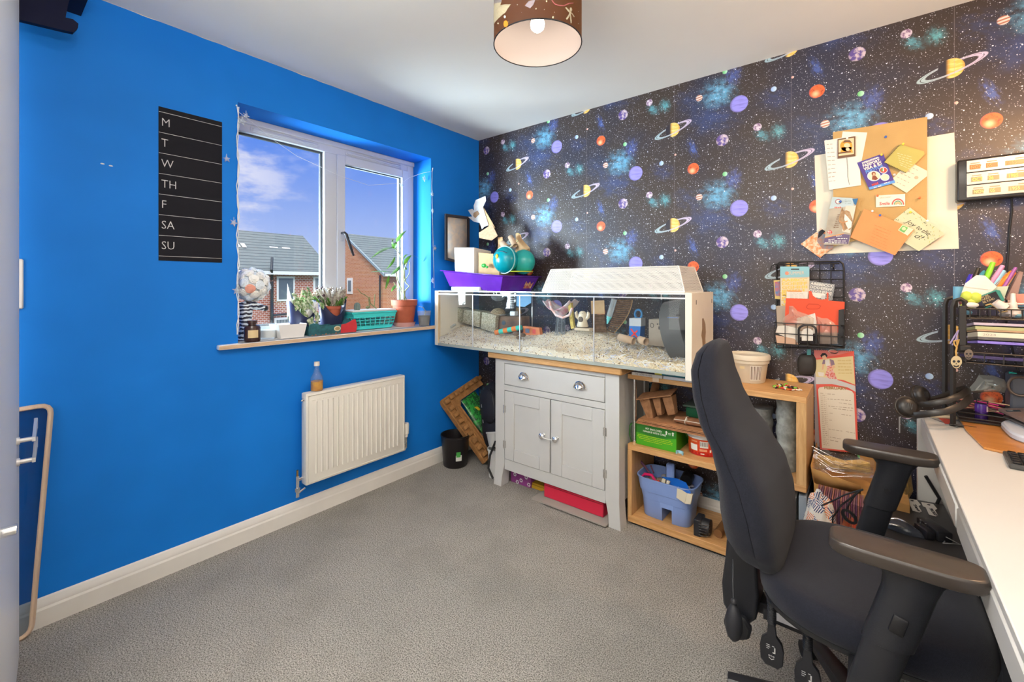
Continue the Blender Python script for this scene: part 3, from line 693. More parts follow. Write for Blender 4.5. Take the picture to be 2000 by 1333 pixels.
# ---------------------------------------------------------------- office chair
FAB = M('black_chair_fabric', (.014, .016, .026), .85, var=.25, scale=260, bump=.4, bscale=700, sheen=.10, spec=.22)
PLS = M('charcoal_plastic', (.014, .015, .019), .38, bump=.08, bscale=300)
PAD = M('armrest_pad', (.034, .026, .021), .30, spec=.8)
CX_, CY_ = 2.39, -1.025
chair = thing('office_chair', 'large black fabric office chair with tall backrest and adjustable armrests facing the desk', 'chair', (CX_, CY_, 0), world=True)
def interp(tab, z):
    for (a, b_) in zip(tab, tab[1:]):
        if (a[0]-z)*(b_[0]-z) <= 0: 
            k = (z-a[0])/(b_[0]-a[0]); k = k*k*(3-2*k)*.4+k*.6
            return [a[i]+(b_[i]-a[i])*k for i in range(1, len(a))]
    return tab[-1][1:]
#     z     half width  seam x  front bulge  back bulge
BT = [(1.088, .020, 2.005, .010, .008), (1.078, .075, 2.000, .026, .018), (1.050, .112, 1.992, .042, .030), (1.00, .138, 1.988, .052, .036),
      (.93, .160, 2.003, .056, .042), (.86, .180, 2.028, .060, .046), (.78, .205, 2.078, .060, .056), (.70, .225, 2.118, .062, .080), (.62, .232, 2.140, .060, .098),
      (.55, .215, 2.150, .056, .100), (.50, .180, 2.156, .048, .085), (.465, .130, 2.160, .034, .055), (.448, .07, 2.162, .018, .025), (.442, .02, 2.162, .006, .01)]
def pad(side):
    b = B(); rg = []; k = 44; N = 40
    for i in range(k+1):
        u = i/k; z = 1.088-(1.088-.442)*(u+ .030*sin(2*pi*u)*-1)
        w_, xs, f, bk = interp(BT, z); row = []
        for j in range(N):
            a = 2*pi*j/N; c, s = cos(a), sin(a)
            e = 2/2.8
            yy = math.copysign(abs(c)**e, c)*w_; th = math.copysign(abs(s)**e, s)
            wrap = (abs(yy)/max(w_, .01))**2.2*.020*min(1, w_/.2)
            if side > 0: x = xs+(th*f if th > 0 else 0)+ (wrap if th > 0 else 0)*.6 - (.0 if th > 0 else 0)
            else: x = xs-.004-(abs(th)*bk if th < 0 else 0)
            sc = 1.0 if side > 0 else .965
            row.append((x, CY_+yy*sc, z if side > 0 else .765+(z-.765)*.985))
        rg.append(row)
    b.skin(rg); return b
pad(1).build('backrest_pad', FAB, chair, smooth=60)
pad(-1).build('backrest_shell', FAB, chair, smooth=60)
def slab(cx, cy, hx, hy, prof, ex=3.2, N=56, dish=0, skew=None):
    """rounded cushion: prof = [(scale, z)...]"""
    b = B(); rg = []
    for s, z in prof:
        row = []
        for j in range(N):
            a = 2*pi*j/N; c, q = cos(a), sin(a)
            x = math.copysign(abs(c)**(2/ex), c)*hx*s if s > .9 else math.copysign(abs(c)**(2/(ex)), c)*hx*s
            y = math.copysign(abs(q)**(2/ex), q)*hy*s
            if skew: x, y = skew(x, y)
            zz = z-(dish*max(0, 1-(s*1.05)**2) if s < .96 and z > prof[0][1]+.02 else 0)
            zz -= .02*max(0, x/hx-.55)**2*4 if z > prof[0][1]+.02 else 0
            row.append((cx+x, cy+y, zz))
        rg.append(row)
    b.skin(rg); return b
slab(2.372, CY_, .235, .262, [(.88, .425), (.96, .428), (.995, .442), (1.0, .460), (.985, .480), (.95, .494), (.88, .501), (.75, .502), (.5, .501), (.25, .500), (.05, .500)], dish=.010, skew=lambda x, y: (x, y*(1-.16*max(0, -x/.255)**2))).build('seat_cushion', FAB, chair, smooth=60)
slab(2.372, CY_, .230, .256, [(.70, .395), (.90, .405), (.985, .418), (1.0, .432), (.96, .436)], skew=lambda x, y: (x, y*(1-.16*max(0, -x/.255)**2))).build('seat_pan', PLS, chair, smooth=50)
for s in (-1, 1):
    yc = CY_+s*.350; xc = 2.432
    ex = .112
    b = B(); rg = []; N = 40
    for sc, z in ((.86, .706), (.96, .709), (1.0, .715), (1.0, .728), (.985, .7325), (.955, .7345), (.92, .735), (.5, .7355), (.05, .7355)):
        rg.append([(xc+math.copysign(abs(cos(2*pi*j/N))**.45, cos(2*pi*j/N))*.118*sc, yc+math.copysign(abs(sin(2*pi*j/N))**.4, sin(2*pi*j/N))*.043*sc+.006*sc*(cos(2*pi*j/N))**2, z) for j in range(N)])
    b.skin(rg); ap = b.build('armrest_pad', PAD, chair, smooth=32)
    b = B(); rg = []; N = 32
    def sec(x, z, a, c_): return [(x+cos(2*pi*j/N)*a, yc-s*.004+math.copysign(abs(sin(2*pi*j/N))**.8, sin(2*pi*j/N))*c_, z) for j in range(N)]
    b.skin([sec(2.446, .712, .070, .034), sec(2.447, .700, .056, .031), sec(2.446, .685, .045, .028), sec(2.441, .66, .041, .026), sec(2.418, .575, .041, .027), sec(2.409, .545, .041, .027), sec(2.4085, .543, .037, .024)])
    us = b.build('arm_sleeve', PLS, chair, smooth=40)
    b = B(); b.skin([sec(2.410, .55, .0365, .0235), sec(2.386, .455, .0365, .0235), sec(2.378, .425, .035, .022), sec(2.374, .412, .028, .016)])
    b.box(2.345, 2.405, min(CY_+s*.20, yc), max(CY_+s*.20, yc), .405, .425, bev=.004)
    b.build('arm_post', PLS, chair, smooth=40)
    yo = yc-s*.004-.0275
    mt = Matrix.Translation((2.425, yo+.0005, .600)) @ Matrix.Rotation(R(15), 4, 'Y')
    if s < 0:
        b = B(); b.box(-.012, .012, -.004, .004, -.019, .019, mat=mt, bev=.004, seg=2); b.build('height_button', BLACK, us)
    else:
        b = B(); b.cyl(mt @ Vector((.0, -.004, .01)), mt @ Vector((0, .003, .01)), .008, n=16); b.build('height_button', BLACK, us)
# back bar and mechanism
b = B(); b.prism([(2.050, .50), (2.046, .44), (2.036, .36), (2.040, .30), (2.062, .262), (2.105, .262), (2.128, .29), (2.135, .36), (2.13, .46), (2.12, .50)], .11, 'y', CY_-.075, m=0)
b.build('back_bar_cover', PLS, chair, bevel=.008, seg=3)
b = B(); b.skin([[(x, CY_+sy*w_, z+dz) for sy, dz in ((-1, -.016), (1, -.016), (1, .016), (-1, .016))] for x, z, w_ in ((2.09, .30, .030), (2.16, .305, .032), (2.26, .345, .045), (2.45, .37, .055), (2.52, .375, .05))])
b.box(2.24, 2.50, CY_-.09, CY_+.09, .365, .402, bev=.008); b.build('tilt_mechanism', PLS, chair, bevel=.003)
b = B(); b.lathe([(.001, -.012), (.030, -.012), (.036, -.006), (.036, .006), (.030, .012), (.001, .012)], (0, 0, 0), 24, rfun=lambda a, z: 1+.03*sin(a*2*pi*8))
b.xf(Matrix.Translation((2.085, CY_-.095, .268)) @ Matrix.Rotation(R(90), 4, 'X')); b.build('back_height_knob', PLS, chair)
b = B(); b.tube([(2.075, -1.13, .46), (2.084, -1.175, .42), (2.088, -1.185, .385)], .0025, 6)
b.lathe([(.001, .385), (.006, .383), (.006, .372), (.010, .366), (.018, .350), (.0225, .325), (.0225, .305), (.017, .283), (.006, .270), (.001, .269)], (2.090, -1.19, 0), 20)
b.ball((2.090, -1.19, .379), .0085, 12); b.build('lumbar_pump_bulb', M('rubber', (.02, .021, .026), .5), chair)
for x, y, dx in ((2.178, -1.165, 0), (2.262, -1.205, .006)):
    b = B(); pts = [(x+dx*.0, y, .415), (x, y-.004, .34)]
    prof = []
    for i in range(29): prof.append((.0085+.0035*(i % 2), .345+i*.0022))
    b.lathe(prof, (x, y, 0), 14); b.cyl((x, y, .40), (x, y, .43), .012)
    b.skin([[(x+q*wq, y+r_*.006, z) for q, r_ in ((-1, -1), (1, -1), (1, 1), (-1, 1))] for z, wq in ((.348, .008), (.315, .011), (.300, .024), (.280, .028), (.245, .026), (.232, .015))])
    lv = b.build('control_lever', PLS, chair, bevel=.0015)
    b = B()
    for j, (a, c_, w_) in enumerate(((-.012, .288, .008), (-.012, .283, .009), (-.012, .278, .006), (0.002, .288, .005))): b.box(x+a, x+a+w_, y-.0068, y-.0062, c_, c_+.0012)
    b.tube([(x+.008, y-.0066, .286), (x+.008, y-.0066, .272), (x+.003, y-.0066, .272)], .0016, 6); b.tube([(x-.006, y-.0066, .256), (x, y-.0066, .252), (x+.006, y-.0066, .256)], .0007, 5)
    for k in range(3): b.tube([(x-.005+k*.005+cos(t)*.0018, y-.0066, .261+sin(t)*.0018) for t in [q*pi/4 for q in range(8)]], .0004, 4, closed=True)
    b.build('lever_symbols', M('grey_print', (.55, .55, .55), .6), lv)
b = B(); b.cyl((CX_, CY_, .10), (CX_, CY_, .37), .026, n=24); b.cyl((CX_, CY_, .10), (CX_, CY_, .26), .036, n=24); b.build('gas_column', PLS, chair)
b = B(); b.lathe([(.001, .07), (.05, .07), (.062, .085), (.062, .115), (.045, .135), (.038, .14), (.001, .14)], (CX_, CY_, 0), 32); b.build('base_hub', PLS, chair)
for k in range(5):
    a = R(192+72*k); c_, s_ = cos(a), sin(a); L = .345
    b = B(); rg = []
    for q, w_, z0, z1 in ((.03, .032, .075, .130), (.12, .029, .078, .118), (.25, .024, .076, .100), (L, .020, .074, .090)):
        rg.append([(CX_+c_*q-s_*w_*p, CY_+s_*q+c_*w_*p, z) for p, z in ((-1, z0), (1, z0), (1, z1-.006), (.7, z1), (-.7, z1), (-1, z1-.006))])
    b.skin(rg); lg = b.build('base_leg', PLS, chair, bevel=.002)
    b = B(); ex_, ey_ = CX_+c_*(L-.02), CY_+s_*(L-.02)
    b.cyl((ex_, ey_, .03), (ex_, ey_, .078), .006)
    for p in (-1, 1): b.cyl((ex_-s_*p*.006, ey_+c_*p*.006, .027), (ex_-s_*p*.024, ey_+c_*p*.024, .027), .026, n=20)
    b.build('caster', BLACK, lg)
# white maker's label strips on the tilt mechanism side
b = B()
for x0, x1, z0 in ((2.175, 2.235, .318), (2.262, 2.33, .352)): b.box(x0, x1, -1.1165, -1.1155, z0+.008, z0+.030, mat=None)
b.box(2.15, 2.36, -1.115, -1.095, .315, .345, m=1)
b.build('side_rail', [M('rail_label', (.60, .60, .62), .6), PLS], chair)
# ================================================================ on the window sill
SZ = .979
LEAF = M('leaf_green', (.10, .30, .04), .5, var=.5, scale=30); LEAFV = M('variegated_leaf', (.08, .20, .04), .55, col2=(.55, .58, .42), scale=70)
LEAFD = M('dry_leaf', (.35, .33, .27), .8, col2=(.08, .04, .05), scale=60); STEM = M('pale_stem', (.45, .42, .22), .6)
TERRA = M('terracotta', (.42, .10, .05), .6, var=.15, scale=12); SOIL = M('soil', (.035, .022, .014), .95, bump=.8, bscale=200, var=.4, scale=100)
CLEAR = glass('clear_plastic', (.93, .95, .96), 1.2, veil=.12)
t = thing('candle_jar', 'dark brown glass candle jar with cream label at the left end of the window sill', 'candle', (-.012, -1.635, SZ))
b = B(); b.lathe([(.001, 0), (.034, 0), (.037, .006), (.037, .066), (.032, .078), (.018, .082), (.018, .088), (.022, .090), (.022, .104), (.001, .105)], n=32); b.build('jar', M('brown_glass', (.045, .022, .022), .12), t)
b = B(); b.skin([[(cos(a)*.0374, sin(a)*.0374, z) for a in [R(-50+i*8) for i in range(10)]] for z in (.020, .058)], closed=False, cap=False); b.build('jar_label', M('cream_label', (.65, .50, .28), .7), t)
t = thing('candle_glass', 'clear glass tumbler with white candle wax next to the dark candle jar', 'candle', (-.075, -1.535, SZ))
b = B(); b.lathe([(.038, 0), (.040, .002), (.043, .078), (.0405, .078), (.038, .006), (.001, .006)], n=32); b.build('glass_tumbler', CLEAR, t)
b = B(); b.lathe([(.001, .007), (.0365, .007), (.039, .045), (.001, .046)], n=32); b.build('candle_wax', M('white_wax', (.88, .88, .86), .5), t)
t = thing('planter_box', 'empty white square plastic planter box on the sill left of the painted crate', 'box', (-.06, -1.435, SZ))
b = B(); lo = [(-.048, -.062), (.048, -.062), (.048, .058), (-.048, .058)]; hi = [(-.060, -.078), (.060, -.078), (.060, .070), (-.060, .070)]
sc = lambda q, z, k: [(x*k, y*k, z) for x, y in q]
b.skin([sc(lo, 0, 1), sc(hi, .072, 1), sc(hi, .072, .95), sc(lo, .006, .94)]); b.build('planter_shell', M('white_shiny_plastic', (.86, .86, .86), .3), t)
# zebra vase with ball of roses
t = thing('rose_ball', 'ball of pale fabric roses with one pink rose standing on a striped zebra figure', 'decoration', (-.085, -1.635, SZ), world=True)
b = B(); c0 = Vector((-.085, -1.612, 1.262)); b.ball(c0, .074, 24, m=0)
DN = lambda i: (lambda ph, th: Vector((cos(th)*sin(ph), sin(th)*sin(ph), cos(ph))))(math.acos(1-2*(i+.5)/42), i*2.39996)
PINK = max(range(42), key=lambda i: DN(i).dot(Vector((.93, -.25, -.15))))
for i in range(42):
    ph = math.acos(1-2*(i+.5)/42); th = i*2.39996; dn = Vector((cos(th)*sin(ph), sin(th)*sin(ph), cos(ph))); mt = dn.to_track_quat('Z', 'Y').to_matrix().to_4x4(); mt.translation = c0+dn*.071
    for k in range(4):
        r_ = .0245-k*.0055; rg = []
        for z_, q in ((-.004, .6), (.006+k*.002, 1.0), (.010+k*.003, .93)): rg.append([mt @ Vector((cos(a+k)*r_*q*(1+.1*sin(3*a+i)), sin(a+k)*r_*q, z_+.0015*sin(2*a+k))) for a in [j*pi/6 for j in range(12)]])
        b.skin(rg, m=(1 if i == PINK else (2 if i % 3 else 0)), cap=True)
b.build('rose_flower', [M('pale_blue_petal', (.78, .86, .92), .6), M('pink_petal', (.75, .36, .28), .6), M('cream_petal', (.86, .86, .82), .6)], t, smooth=60)
def zebra():
    m = bpy.data.materials.new('zebra_stripes'); m.use_nodes = True; q = NT(m.node_tree); bs = q.n['Principled BSDF']
    co = q.add('ShaderNodeTexCoord').outputs['Object']; x, y, z = q.xyz(co)[:3]
    f = q.m('SINE', q.m('ADD', q.m('MULTIPLY', z, 330), q.m('MULTIPLY', q.noise(co, 30, 2), 9)))
    q.put(bs.inputs['Base Color'], q.mix(q.m('GREATER_THAN', f, 0.0), (.02, .025, .05), (.70, .80, .88))); bs.inputs['Roughness'].default_value = .3; return m
b = B(); b.lathe([(.001, SZ), (.034, SZ), (.034, SZ+.02), (.026, SZ+.06), (.028, SZ+.11), (.034, SZ+.16), (.030, SZ+.19), (.001, SZ+.20)], (-.085, -1.64, 0), 24)
b.build('zebra_body', zebra(), t)
b = B(); b.tube([(-.085, -1.645, SZ+.165), (-.083, -1.61, SZ+.178), (-.08, -1.575, SZ+.168), (-.078, -1.550, SZ+.160)], [.024, .024, .017, .014], 14); b.build('zebra_snout', [zebra()], t)
b = B(); b.ball((-.078, -1.549, SZ+.160), .0155, 14); b.build('zebra_nose', BLACK, t)
# painted crate
t = thing('painted_crate', 'low wooden crate painted teal and red with a small oval badge on the sill front', 'crate', (-.03, -1.21, SZ), world=True)
zt = lambda y, v: SZ+v
out = [(-1.350, .0), (-1.352, .035), (-1.345, .062), (-1.325, .070), (-1.300, .066), (-1.285, .050), (-1.20, .052), (-1.13, .056), (-1.105, .066), (-1.085, .078), (-1.068, .076), (-1.062, .055), (-1.058, .028), (-1.066, .0)]
b = B()
for x in (-.006, -.085): b.prism([(y, SZ+z) for y, z in out if True], -.006, 'x', x, m=0)
b.box(-.085, -.008, -1.345, -1.339, SZ, SZ+.05); b.box(-.085, -.008, -1.072, -1.066, SZ, SZ+.05); b.box(-.085, -.008, -1.34, -1.07, SZ, SZ+.005)
# red half, badge and scuffs
b.prism([(y, SZ+z) for y, z in [(-1.165, .002), (-1.160, .051), (-1.13, .055), (-1.105, .065), (-1.085, .077), (-1.068, .075), (-1.063, .055), (-1.059, .028), (-1.067, .002)]], .0008, 'x', -.0062, m=1)
b.prism([(-1.185+cos(a)*.021, SZ+.030+sin(a)*.015) for a in [i*pi/10 for i in range(20)]], .0012, 'x', -.0056, m=2)
b.prism([(-1.185+cos(a)*.015, SZ+.030+sin(a)*.009) for a in [i*pi/10 for i in range(20)]], .0012, 'x', -.0048, m=3)
for i in range(9): y = -1.34+i*.02; b.prism([(y, SZ+.0), (y+.006, SZ+.006+.004*sin(i*2)), (y+.014, SZ+.002)], .0006, 'x', -.0060, m=4)
b.build('crate_board', [M('teal_paint', (.02, .13, .16), .6, var=.35, scale=40), M('red_paint', (.60, .035, .045), .5, var=.1, scale=30), M('badge_cream', (.62, .58, .40), .7), M('badge_brown', (.35, .24, .12), .7), M('worn_orange', (.40, .14, .06), .8)], t)
# two navy scooped planters with plants
NAVY = M('navy_planter', (.022, .028, .075), .3); INNER = M('pale_planter_lining', (.42, .47, .50), .4)
def planter(label, cx, cy, rx, ry, rz):
    t = thing('scooped_planter', label, 'plant pot', (cx, cy, SZ), rz=rz, group=None)
    b = B(); N = 48; rg = []
    top = lambda a: .098+.100*abs(sin(a))**1.6
    for f, s in ((0, .72), (.3, .80), (.7, .93), (1.0, 1.0)): rg.append([(cos(2*pi*j/N)*rx*s, sin(2*pi*j/N)*ry*s, f*top(2*pi*j/N)) for j in range(N)])
    for f, s in ((1.0, .965), (.7, .90), (.3, .78), (.03, .70)): rg.append([(cos(2*pi*j/N)*rx*s, sin(2*pi*j/N)*ry*s, f*top(2*pi*j/N)+.0) for j in range(N)])
    b.skin(rg); b.build('pot_shell', NAVY, t); return t
t = planter('navy scooped planter holding a wilting variegated ivy, left of its pair', -.125, -1.335, .058, .085, R(8))
b = B(); b.lathe([(.001, .02), (.045, .03), (.050, .085), (.001, .086)], n=20); b.build('compost', SOIL, t)
b = B()
for k in range(4):
    a = k*1.7; b.faces([(.0, -.04, .09), (.03, .05-.02*k, .095), (.045, .075, .15+.01*k), (-.01, .02+.01*k, .19)], [(0, 1, 2, 3)])
b.faces([(-.02, -.075, .10), (.03, -.05, .10), (.0, -.085, .29)], [(0, 1, 2)]); b.build('paper_wrap', M('thin_white_paper', (.80, .83, .83), .7), t, solid=.0005)
b = B(); rr = random.Random(3)
for k in range(16):
    y0 = rr.uniform(-.05, .06); top = Vector((rr.uniform(-.02, .03), y0+rr.uniform(-.03, .05), rr.uniform(.16, .27))); 
    b.tube([(0, y0*.4, .08), (0, y0*.8, .14), top], .0014, 5, m=1)
    for j in range(6):
        q = top*(1-j*.1)+Vector((rr.uniform(-.02, .02), rr.uniform(-.02, .02), rr.uniform(-.03, .01))); e = q+Vector((rr.uniform(-.01, .03), rr.uniform(-.03, .03), rr.uniform(-.055, -.015)))
        leaf(b, [q, (q+e)/2+Vector((.01, 0, .01)), e], .013, 5, 0, side=Vector((rr.uniform(-.3, .3), 1, rr.uniform(-.4, .4))))
for k in range(10):
    q = Vector((.05, .035+rr.uniform(-.03, .03), rr.uniform(.07, .17))); e = q+Vector((.012, rr.uniform(-.02, .02), -.035)); leaf(b, [q, (q+e)/2+Vector((.01, 0, .005)), e], .013, 5, 0, side=(0, 1, rr.uniform(-.4, .4)))
b.build('ivy_leaves', [LEAFV, STEM], t, smooth=50)
t = planter('navy scooped planter holding a terracotta pot of faded flowers, right of its pair', -.125, -1.150, .058, .085, R(-4))
b = B(); b.lathe([(.001, .04), (.040, .04), (.046, .135), (.050, .137), (.050, .155), (.001, .155)], n=28); b.build('inner_pot', TERRA, t)
b = B()
for k in range(70):
    a = rr.uniform(0, 6.28); q = Vector((cos(a)*.03*rr.random(), sin(a)*.07*rr.random(), .155)); e = q+Vector((cos(a)*.03, sin(a)*.04+rr.uniform(-.03, .01), rr.uniform(.03, .12)))
    leaf(b, [q, (q+e)/2+Vector((0, 0, .02)), e], .009, 5, 0 if e.z < .22 else 1, side=(rr.uniform(-1, 1), 1, 0))
for k in range(40):
    p = Vector((rr.uniform(-.03, .04), rr.uniform(-.10, .06), rr.uniform(.21, .275)))
    b.ball(p, rr.uniform(.004, .009), 6, m=1 if k % 4 else 2)
b.build('faded_flowers', [LEAF, M('faded_petals', (.48, .46, .38), .8, col2=(.22, .17, .16), scale=90), M('dark_seed_head', (.05, .02, .03), .8)], t, smooth=50)
# teal basket with cacti tray
t = thing('mesh_basket', 'turquoise plastic mesh basket on the sill', 'basket', (-.10, -.89, SZ), world=True)
TQ = M('turquoise_plastic', (.05, .62, .62), .35); b = B()
y0, y1, x0, x1, zt_ = -1.055, -.738, -.165, -.055, SZ+.108
def face(pa, pb, pc, pd, nu, nv):   # bottom a-b, top d-c lattice
    pa, pb, pc, pd = map(Vector, (pa, pb, pc, pd))
    for i in range(nu+1): 
        s = i/nu; b.cyl(pa.lerp(pb, s), pd.lerp(pc, s), .0028, n=6)
    for j in range(nv+1):
        s = j/nv; b.cyl(pa.lerp(pd, s), pb.lerp(pc, s), .0028, n=6)
lo = [(x1-.012, y0+.03, SZ+.004), (x1-.012, y1-.03, SZ+.004), (x0+.012, y1-.03, SZ+.004), (x0+.012, y0+.03, SZ+.004)]; hi = [(x1, y0, zt_), (x1, y1, zt_), (x0, y1, zt_), (x0, y0, zt_)]
for i in range(4):
    j = (i+1) % 4; mid = lambda p, s: tuple(Vector(lo[p]).lerp(Vector(hi[p]), s))
    face(mid(i, .18), mid(j, .18), mid(j, .72), mid(i, .72), 8 if i % 2 == 0 else 3, 3)
    b.faces([lo[i], lo[j], mid(j, .20), mid(i, .20)], [(0,1,2,3)]); b.faces([mid(i, .72), mid(j, .72), hi[j], hi[i]], [(0,1,2,3)])
b.faces(lo, [(0,1,2,3)]); b.tube(hi+[hi[0]], .006, 8); b.build('basket_lattice', TQ, t)
t2 = thing('seed_tray', 'white tray of stones and small cacti lying across the turquoise basket', 'tray', (-.11, -.89, zt_+.005), world=True)
b = B(); b.box(x0-.004, x1+.004, y0-.004, y1-.006, zt_+.0065, zt_+.018, bev=.003); b.build('tray_dish', M('white_tray', (.75, .74, .72), .4), t2)
b = B(); z0 = zt_+.018; b.lathe([(.001, z0), (.016, z0), (.019, z0+.015), (.017, z0+.034), (.010, z0+.045), (.001, z0+.047)], (-.10, -1.000, 0), 32, rfun=lambda a, z: 1+.12*cos(a*2*pi*10)); 
t3 = b.build('round_cactus', M('grey_cactus', (.16, .22, .20), .7, bump=.5, bscale=300), t2)
b = B(); b.tube([AT(735, 603, x=-.10), AT(723, 593, x=-.10), AT(722, 580, x=-.10)], [.005, .004, .003], 7); b.tube([AT(722, 602, x=-.1), AT(720, 582, x=-.1), AT(712, 576, x=-.1), AT(705, 573, x=-.1), AT(698, 564, x=-.1)], [.004, .0035, .003, .0025, .002], 7); b.tube([AT(731, 600, x=-.1), AT(732, 575, x=-.1)], .003, 7); b.ball(AT(718, 601, x=-.1), (.012, .014, .010), 10)
b.build('thin_cactus', M('olive_cactus', (.25, .27, .12), .7, var=.4, scale=90), t2)
# terracotta pot with bamboo
t = thing('bamboo_plant', 'leggy bamboo plant in a terracotta plastic pot with a pink saucer', 'plant', (-.10, -.640, SZ), world=True)
b = B(); b.lathe([(.001, SZ), (.068, SZ), (.076, SZ+.028), (.073, SZ+.028), (.066, SZ+.006), (.001, SZ+.006)], (-.10, -.640, 0), 36); b.build('saucer', M('pink_saucer', (.52, .28, .26), .45), t)
b = B(); b.lathe([(.001, SZ+.007), (.060, SZ+.007), (.078, SZ+.140), (.086, SZ+.142), (.090, SZ+.180), (.086, SZ+.181), (.078, SZ+.145), (.076, SZ+.16), (.001, SZ+.16)], (-.10, -.640, 0), 36)
b.build('flower_pot', TERRA, t)
b = B(); b.lathe([(.001, SZ+.164), (.080, SZ+.164), (.079, SZ+.161), (.001, SZ+.16)], (-.10, -.640, 0), 24); b.build('compost', SOIL, t)
b = B(); q = lambda x_, y_, dx=0: AT(640+x_/5.333, 430+y_/5.333, x=-.10+dx)
for pts, r_ in (([(795, 850), (795, 740), (790, 600), (785, 500), (775, 420), (745, 350), (700, 290)], .0030), ([(800, 850), (805, 740), (850, 690), (815, 655), (800, 600), (800, 520), (840, 400)], .0045), ([(760, 850), (760, 760), (770, 715), (745, 680), (720, 600), (700, 520)], .0045), ([(745, 850), (740, 740), (690, 650)], .003), ([(830, 850), (790, 760), (790, 650), (850, 560), (855, 440)], .003)):
    b.tube([q(*p) for p in pts], r_, 7)
b.build('stems', M('bamboo_stem', (.42, .43, .25), .5, col2=(.20, .26, .10), scale=18), t, smooth=60)
b = B()
for (p0, p1, p2, w_) in (((700, 290), (710, 170), (822, 108), .017), ((700, 295), (620, 240), (448, 402), .018), ((700, 385), (680, 450), (605, 515), .009), ((655, 548), (560, 510), (440, 546), .015), ((745, 500), (710, 520), (658, 572), .014), ((640, 580), (625, 640), (602, 725), .009), ((868, 365), (930, 370), (1048, 468), .005), ((868, 368), (810, 400), (795, 478), .014), ((705, 680), (690, 700), (660, 748), .010), ((800, 480), (830, 500), (812, 525), .008), ((870, 372), (800, 330), (790, 420), .006), ((690, 300), (670, 240), (680, 200), .010), ((750, 480), (740, 500), (700, 540), .012)):
    leaf(b, [q(*p0), q(*p1, .03), q(*p2, .02)], w_, 10, side=None)
b.build('leaves', M('bamboo_leaf', (.12, .34, .03), .4, col2=(.05, .16, .03), scale=14), t, smooth=60)
t = thing('seedling_cup', 'clear plastic cup of soil with a curled seedling beside the terracotta pot', 'cup', (-.005, -.545, SZ))
b = B(); b.lathe([(.034, 0), (.046, .100), (.049, .103), (.046, .103), (.033, .003), (.001, .003)], n=28); b.build('clear_cup', CLEAR, t)
b = B(); b.lathe([(.001, .004), (.0325, .004), (.040, .070), (.001, .072)], n=24); b.build('cup_soil', SOIL, t)
b = B(); b.tube([(0, 0, .07), (.005, .01, .10), (.0, -.01, .128), (-.01, -.04, .135)], .0018, 6); b.build('seedling', STEM, t)
b = B(); b.box(.006, .026, -.455, -.415, SZ, SZ+.045, bev=.003); b.box(.0255, .0265, -.448, -.422, SZ+.008, SZ+.037, m=1)
one('wooden_block', b, [wood('block_wood', (.45, .28, .15), (.32, .2, .1), axis=2), M('block_inset', (.60, .55, .45), .4)], 'small brown wooden block with pale inset at the right end of the sill', 'ornament', loc=(.016, -.435, SZ))
# bottle on the radiator
t = thing('oil_bottle', 'clear bottle half full of amber liquid standing on the radiator', 'bottle', (.068, -1.345, .691))
b = B(); b.lathe([(.001, 0), (.030, 0), (.032, .006), (.032, .060), (.029, .075), (.016, .100), (.012, .118), (.012, .140)], n=28, cap=False); b.build('bottle_glass', glass('bottle_glass', (.96, .97, .97), 1.5, veil=.05), t)
b = B(); b.lathe([(.001, .003), (.0295, .003), (.030, .008), (.030, .052), (.001, .0525)], n=24); b.build('amber_liquid', M('amber_liquid', (.62, .30, .02), .25, col2=(.50, .20, .01), scale=40), t)
b = B(); b.lathe([(.001, .155), (.014, .155), (.0145, .134), (.001, .134)], n=20); b.build('bottle_cap', M('cream_cap', (.75, .68, .58), .5), t)
# ---------------------------------------------------------------- light string round the window
t = thing('light_string', 'clear string of small star charms draped round the window opening', 'string lights', (0, -1.70, 2.15), world=True)
CS = glass('clear_charm', (.9, .95, 1), 2.5, veil=.22, veilcol=(.9, .93, .95))
b = B(); rr = random.Random(5)
left = [(.006, -1.706+.003*sin(i*1.3), 2.125-i*.048) for i in range(24)]
for k in (0, 1): b.tube([(p[0]+.003*sin(i*2+k*3), p[1]+.004*cos(i*2+k*3), p[2]) for i, p in enumerate(left)], .0022, 6)
b.tube([(.004, -1.70, 2.10), AT(498, 243, x=-.05), AT(532, 272, x=-.13), AT(580, 305, x=-.165), AT(632, 329, x=-.172), AT(664, 344, x=-.168), AT(720, 362, x=-.165), AT(783, 358, x=-.14), AT(800, 347, x=-.10), AT(826, 338, x=-.04), (.004, -.480, 2.06)], .0011, 6)
b.tube([(.004, -.480, 2.08), (.004, -.484, 1.95), (.005, -.480, 1.75), (.004, -.472, 1.55), (.004, -.465, 1.35), (.004, -.463, 1.24)], .0013, 6)
b.cyl((0, -.478, 2.06), (.008, -.478, 2.085), .003, n=8); b.cyl((0, -1.712, 2.13), (.008, -1.712, 2.13), .003, n=8)
b.build('cord', M('clear_string', (.72, .76, .80), .3), t)
def charm(p, s, a0=0):
    s *= .8
    b = B(); p = Vector(p); pts = []
    for k in range(10):
        a = a0+k*pi/5+pi/2; r_ = s*(1 if k % 2 == 0 else .42); pts.append((p.y+cos(a)*r_, p.z+sin(a)*r_))
    b.prism(pts, .006, 'x', p.x); b.ball((p.x+.003, p.y, p.z), (.006, s*.4, s*.4), 10); b.cyl((p.x+.003, p.y, p.z+s*.4), (p.x+.003, p.y, p.z+s*1.4), .002, n=6)
    b.build('star_charm', CS, t)
for p, s in (((.006, -1.690, 2.06), .03), ((.008, -1.672, 2.09), .022), ((.006, -1.755, 1.86), .022), ((.006, -1.725, 1.56), .024), ((.006, -1.712, 1.235), .028), (AT(784, 362, x=-.14), .024), (AT(828, 350, x=-.04), .024), ((.006, -.486, 1.90), .020), ((.006, -.482, 1.78), .018), ((.006, -.460, 1.52), .022), ((.006, -.480, 1.29), .022)): charm(p, s, rnd(-.5, .5))
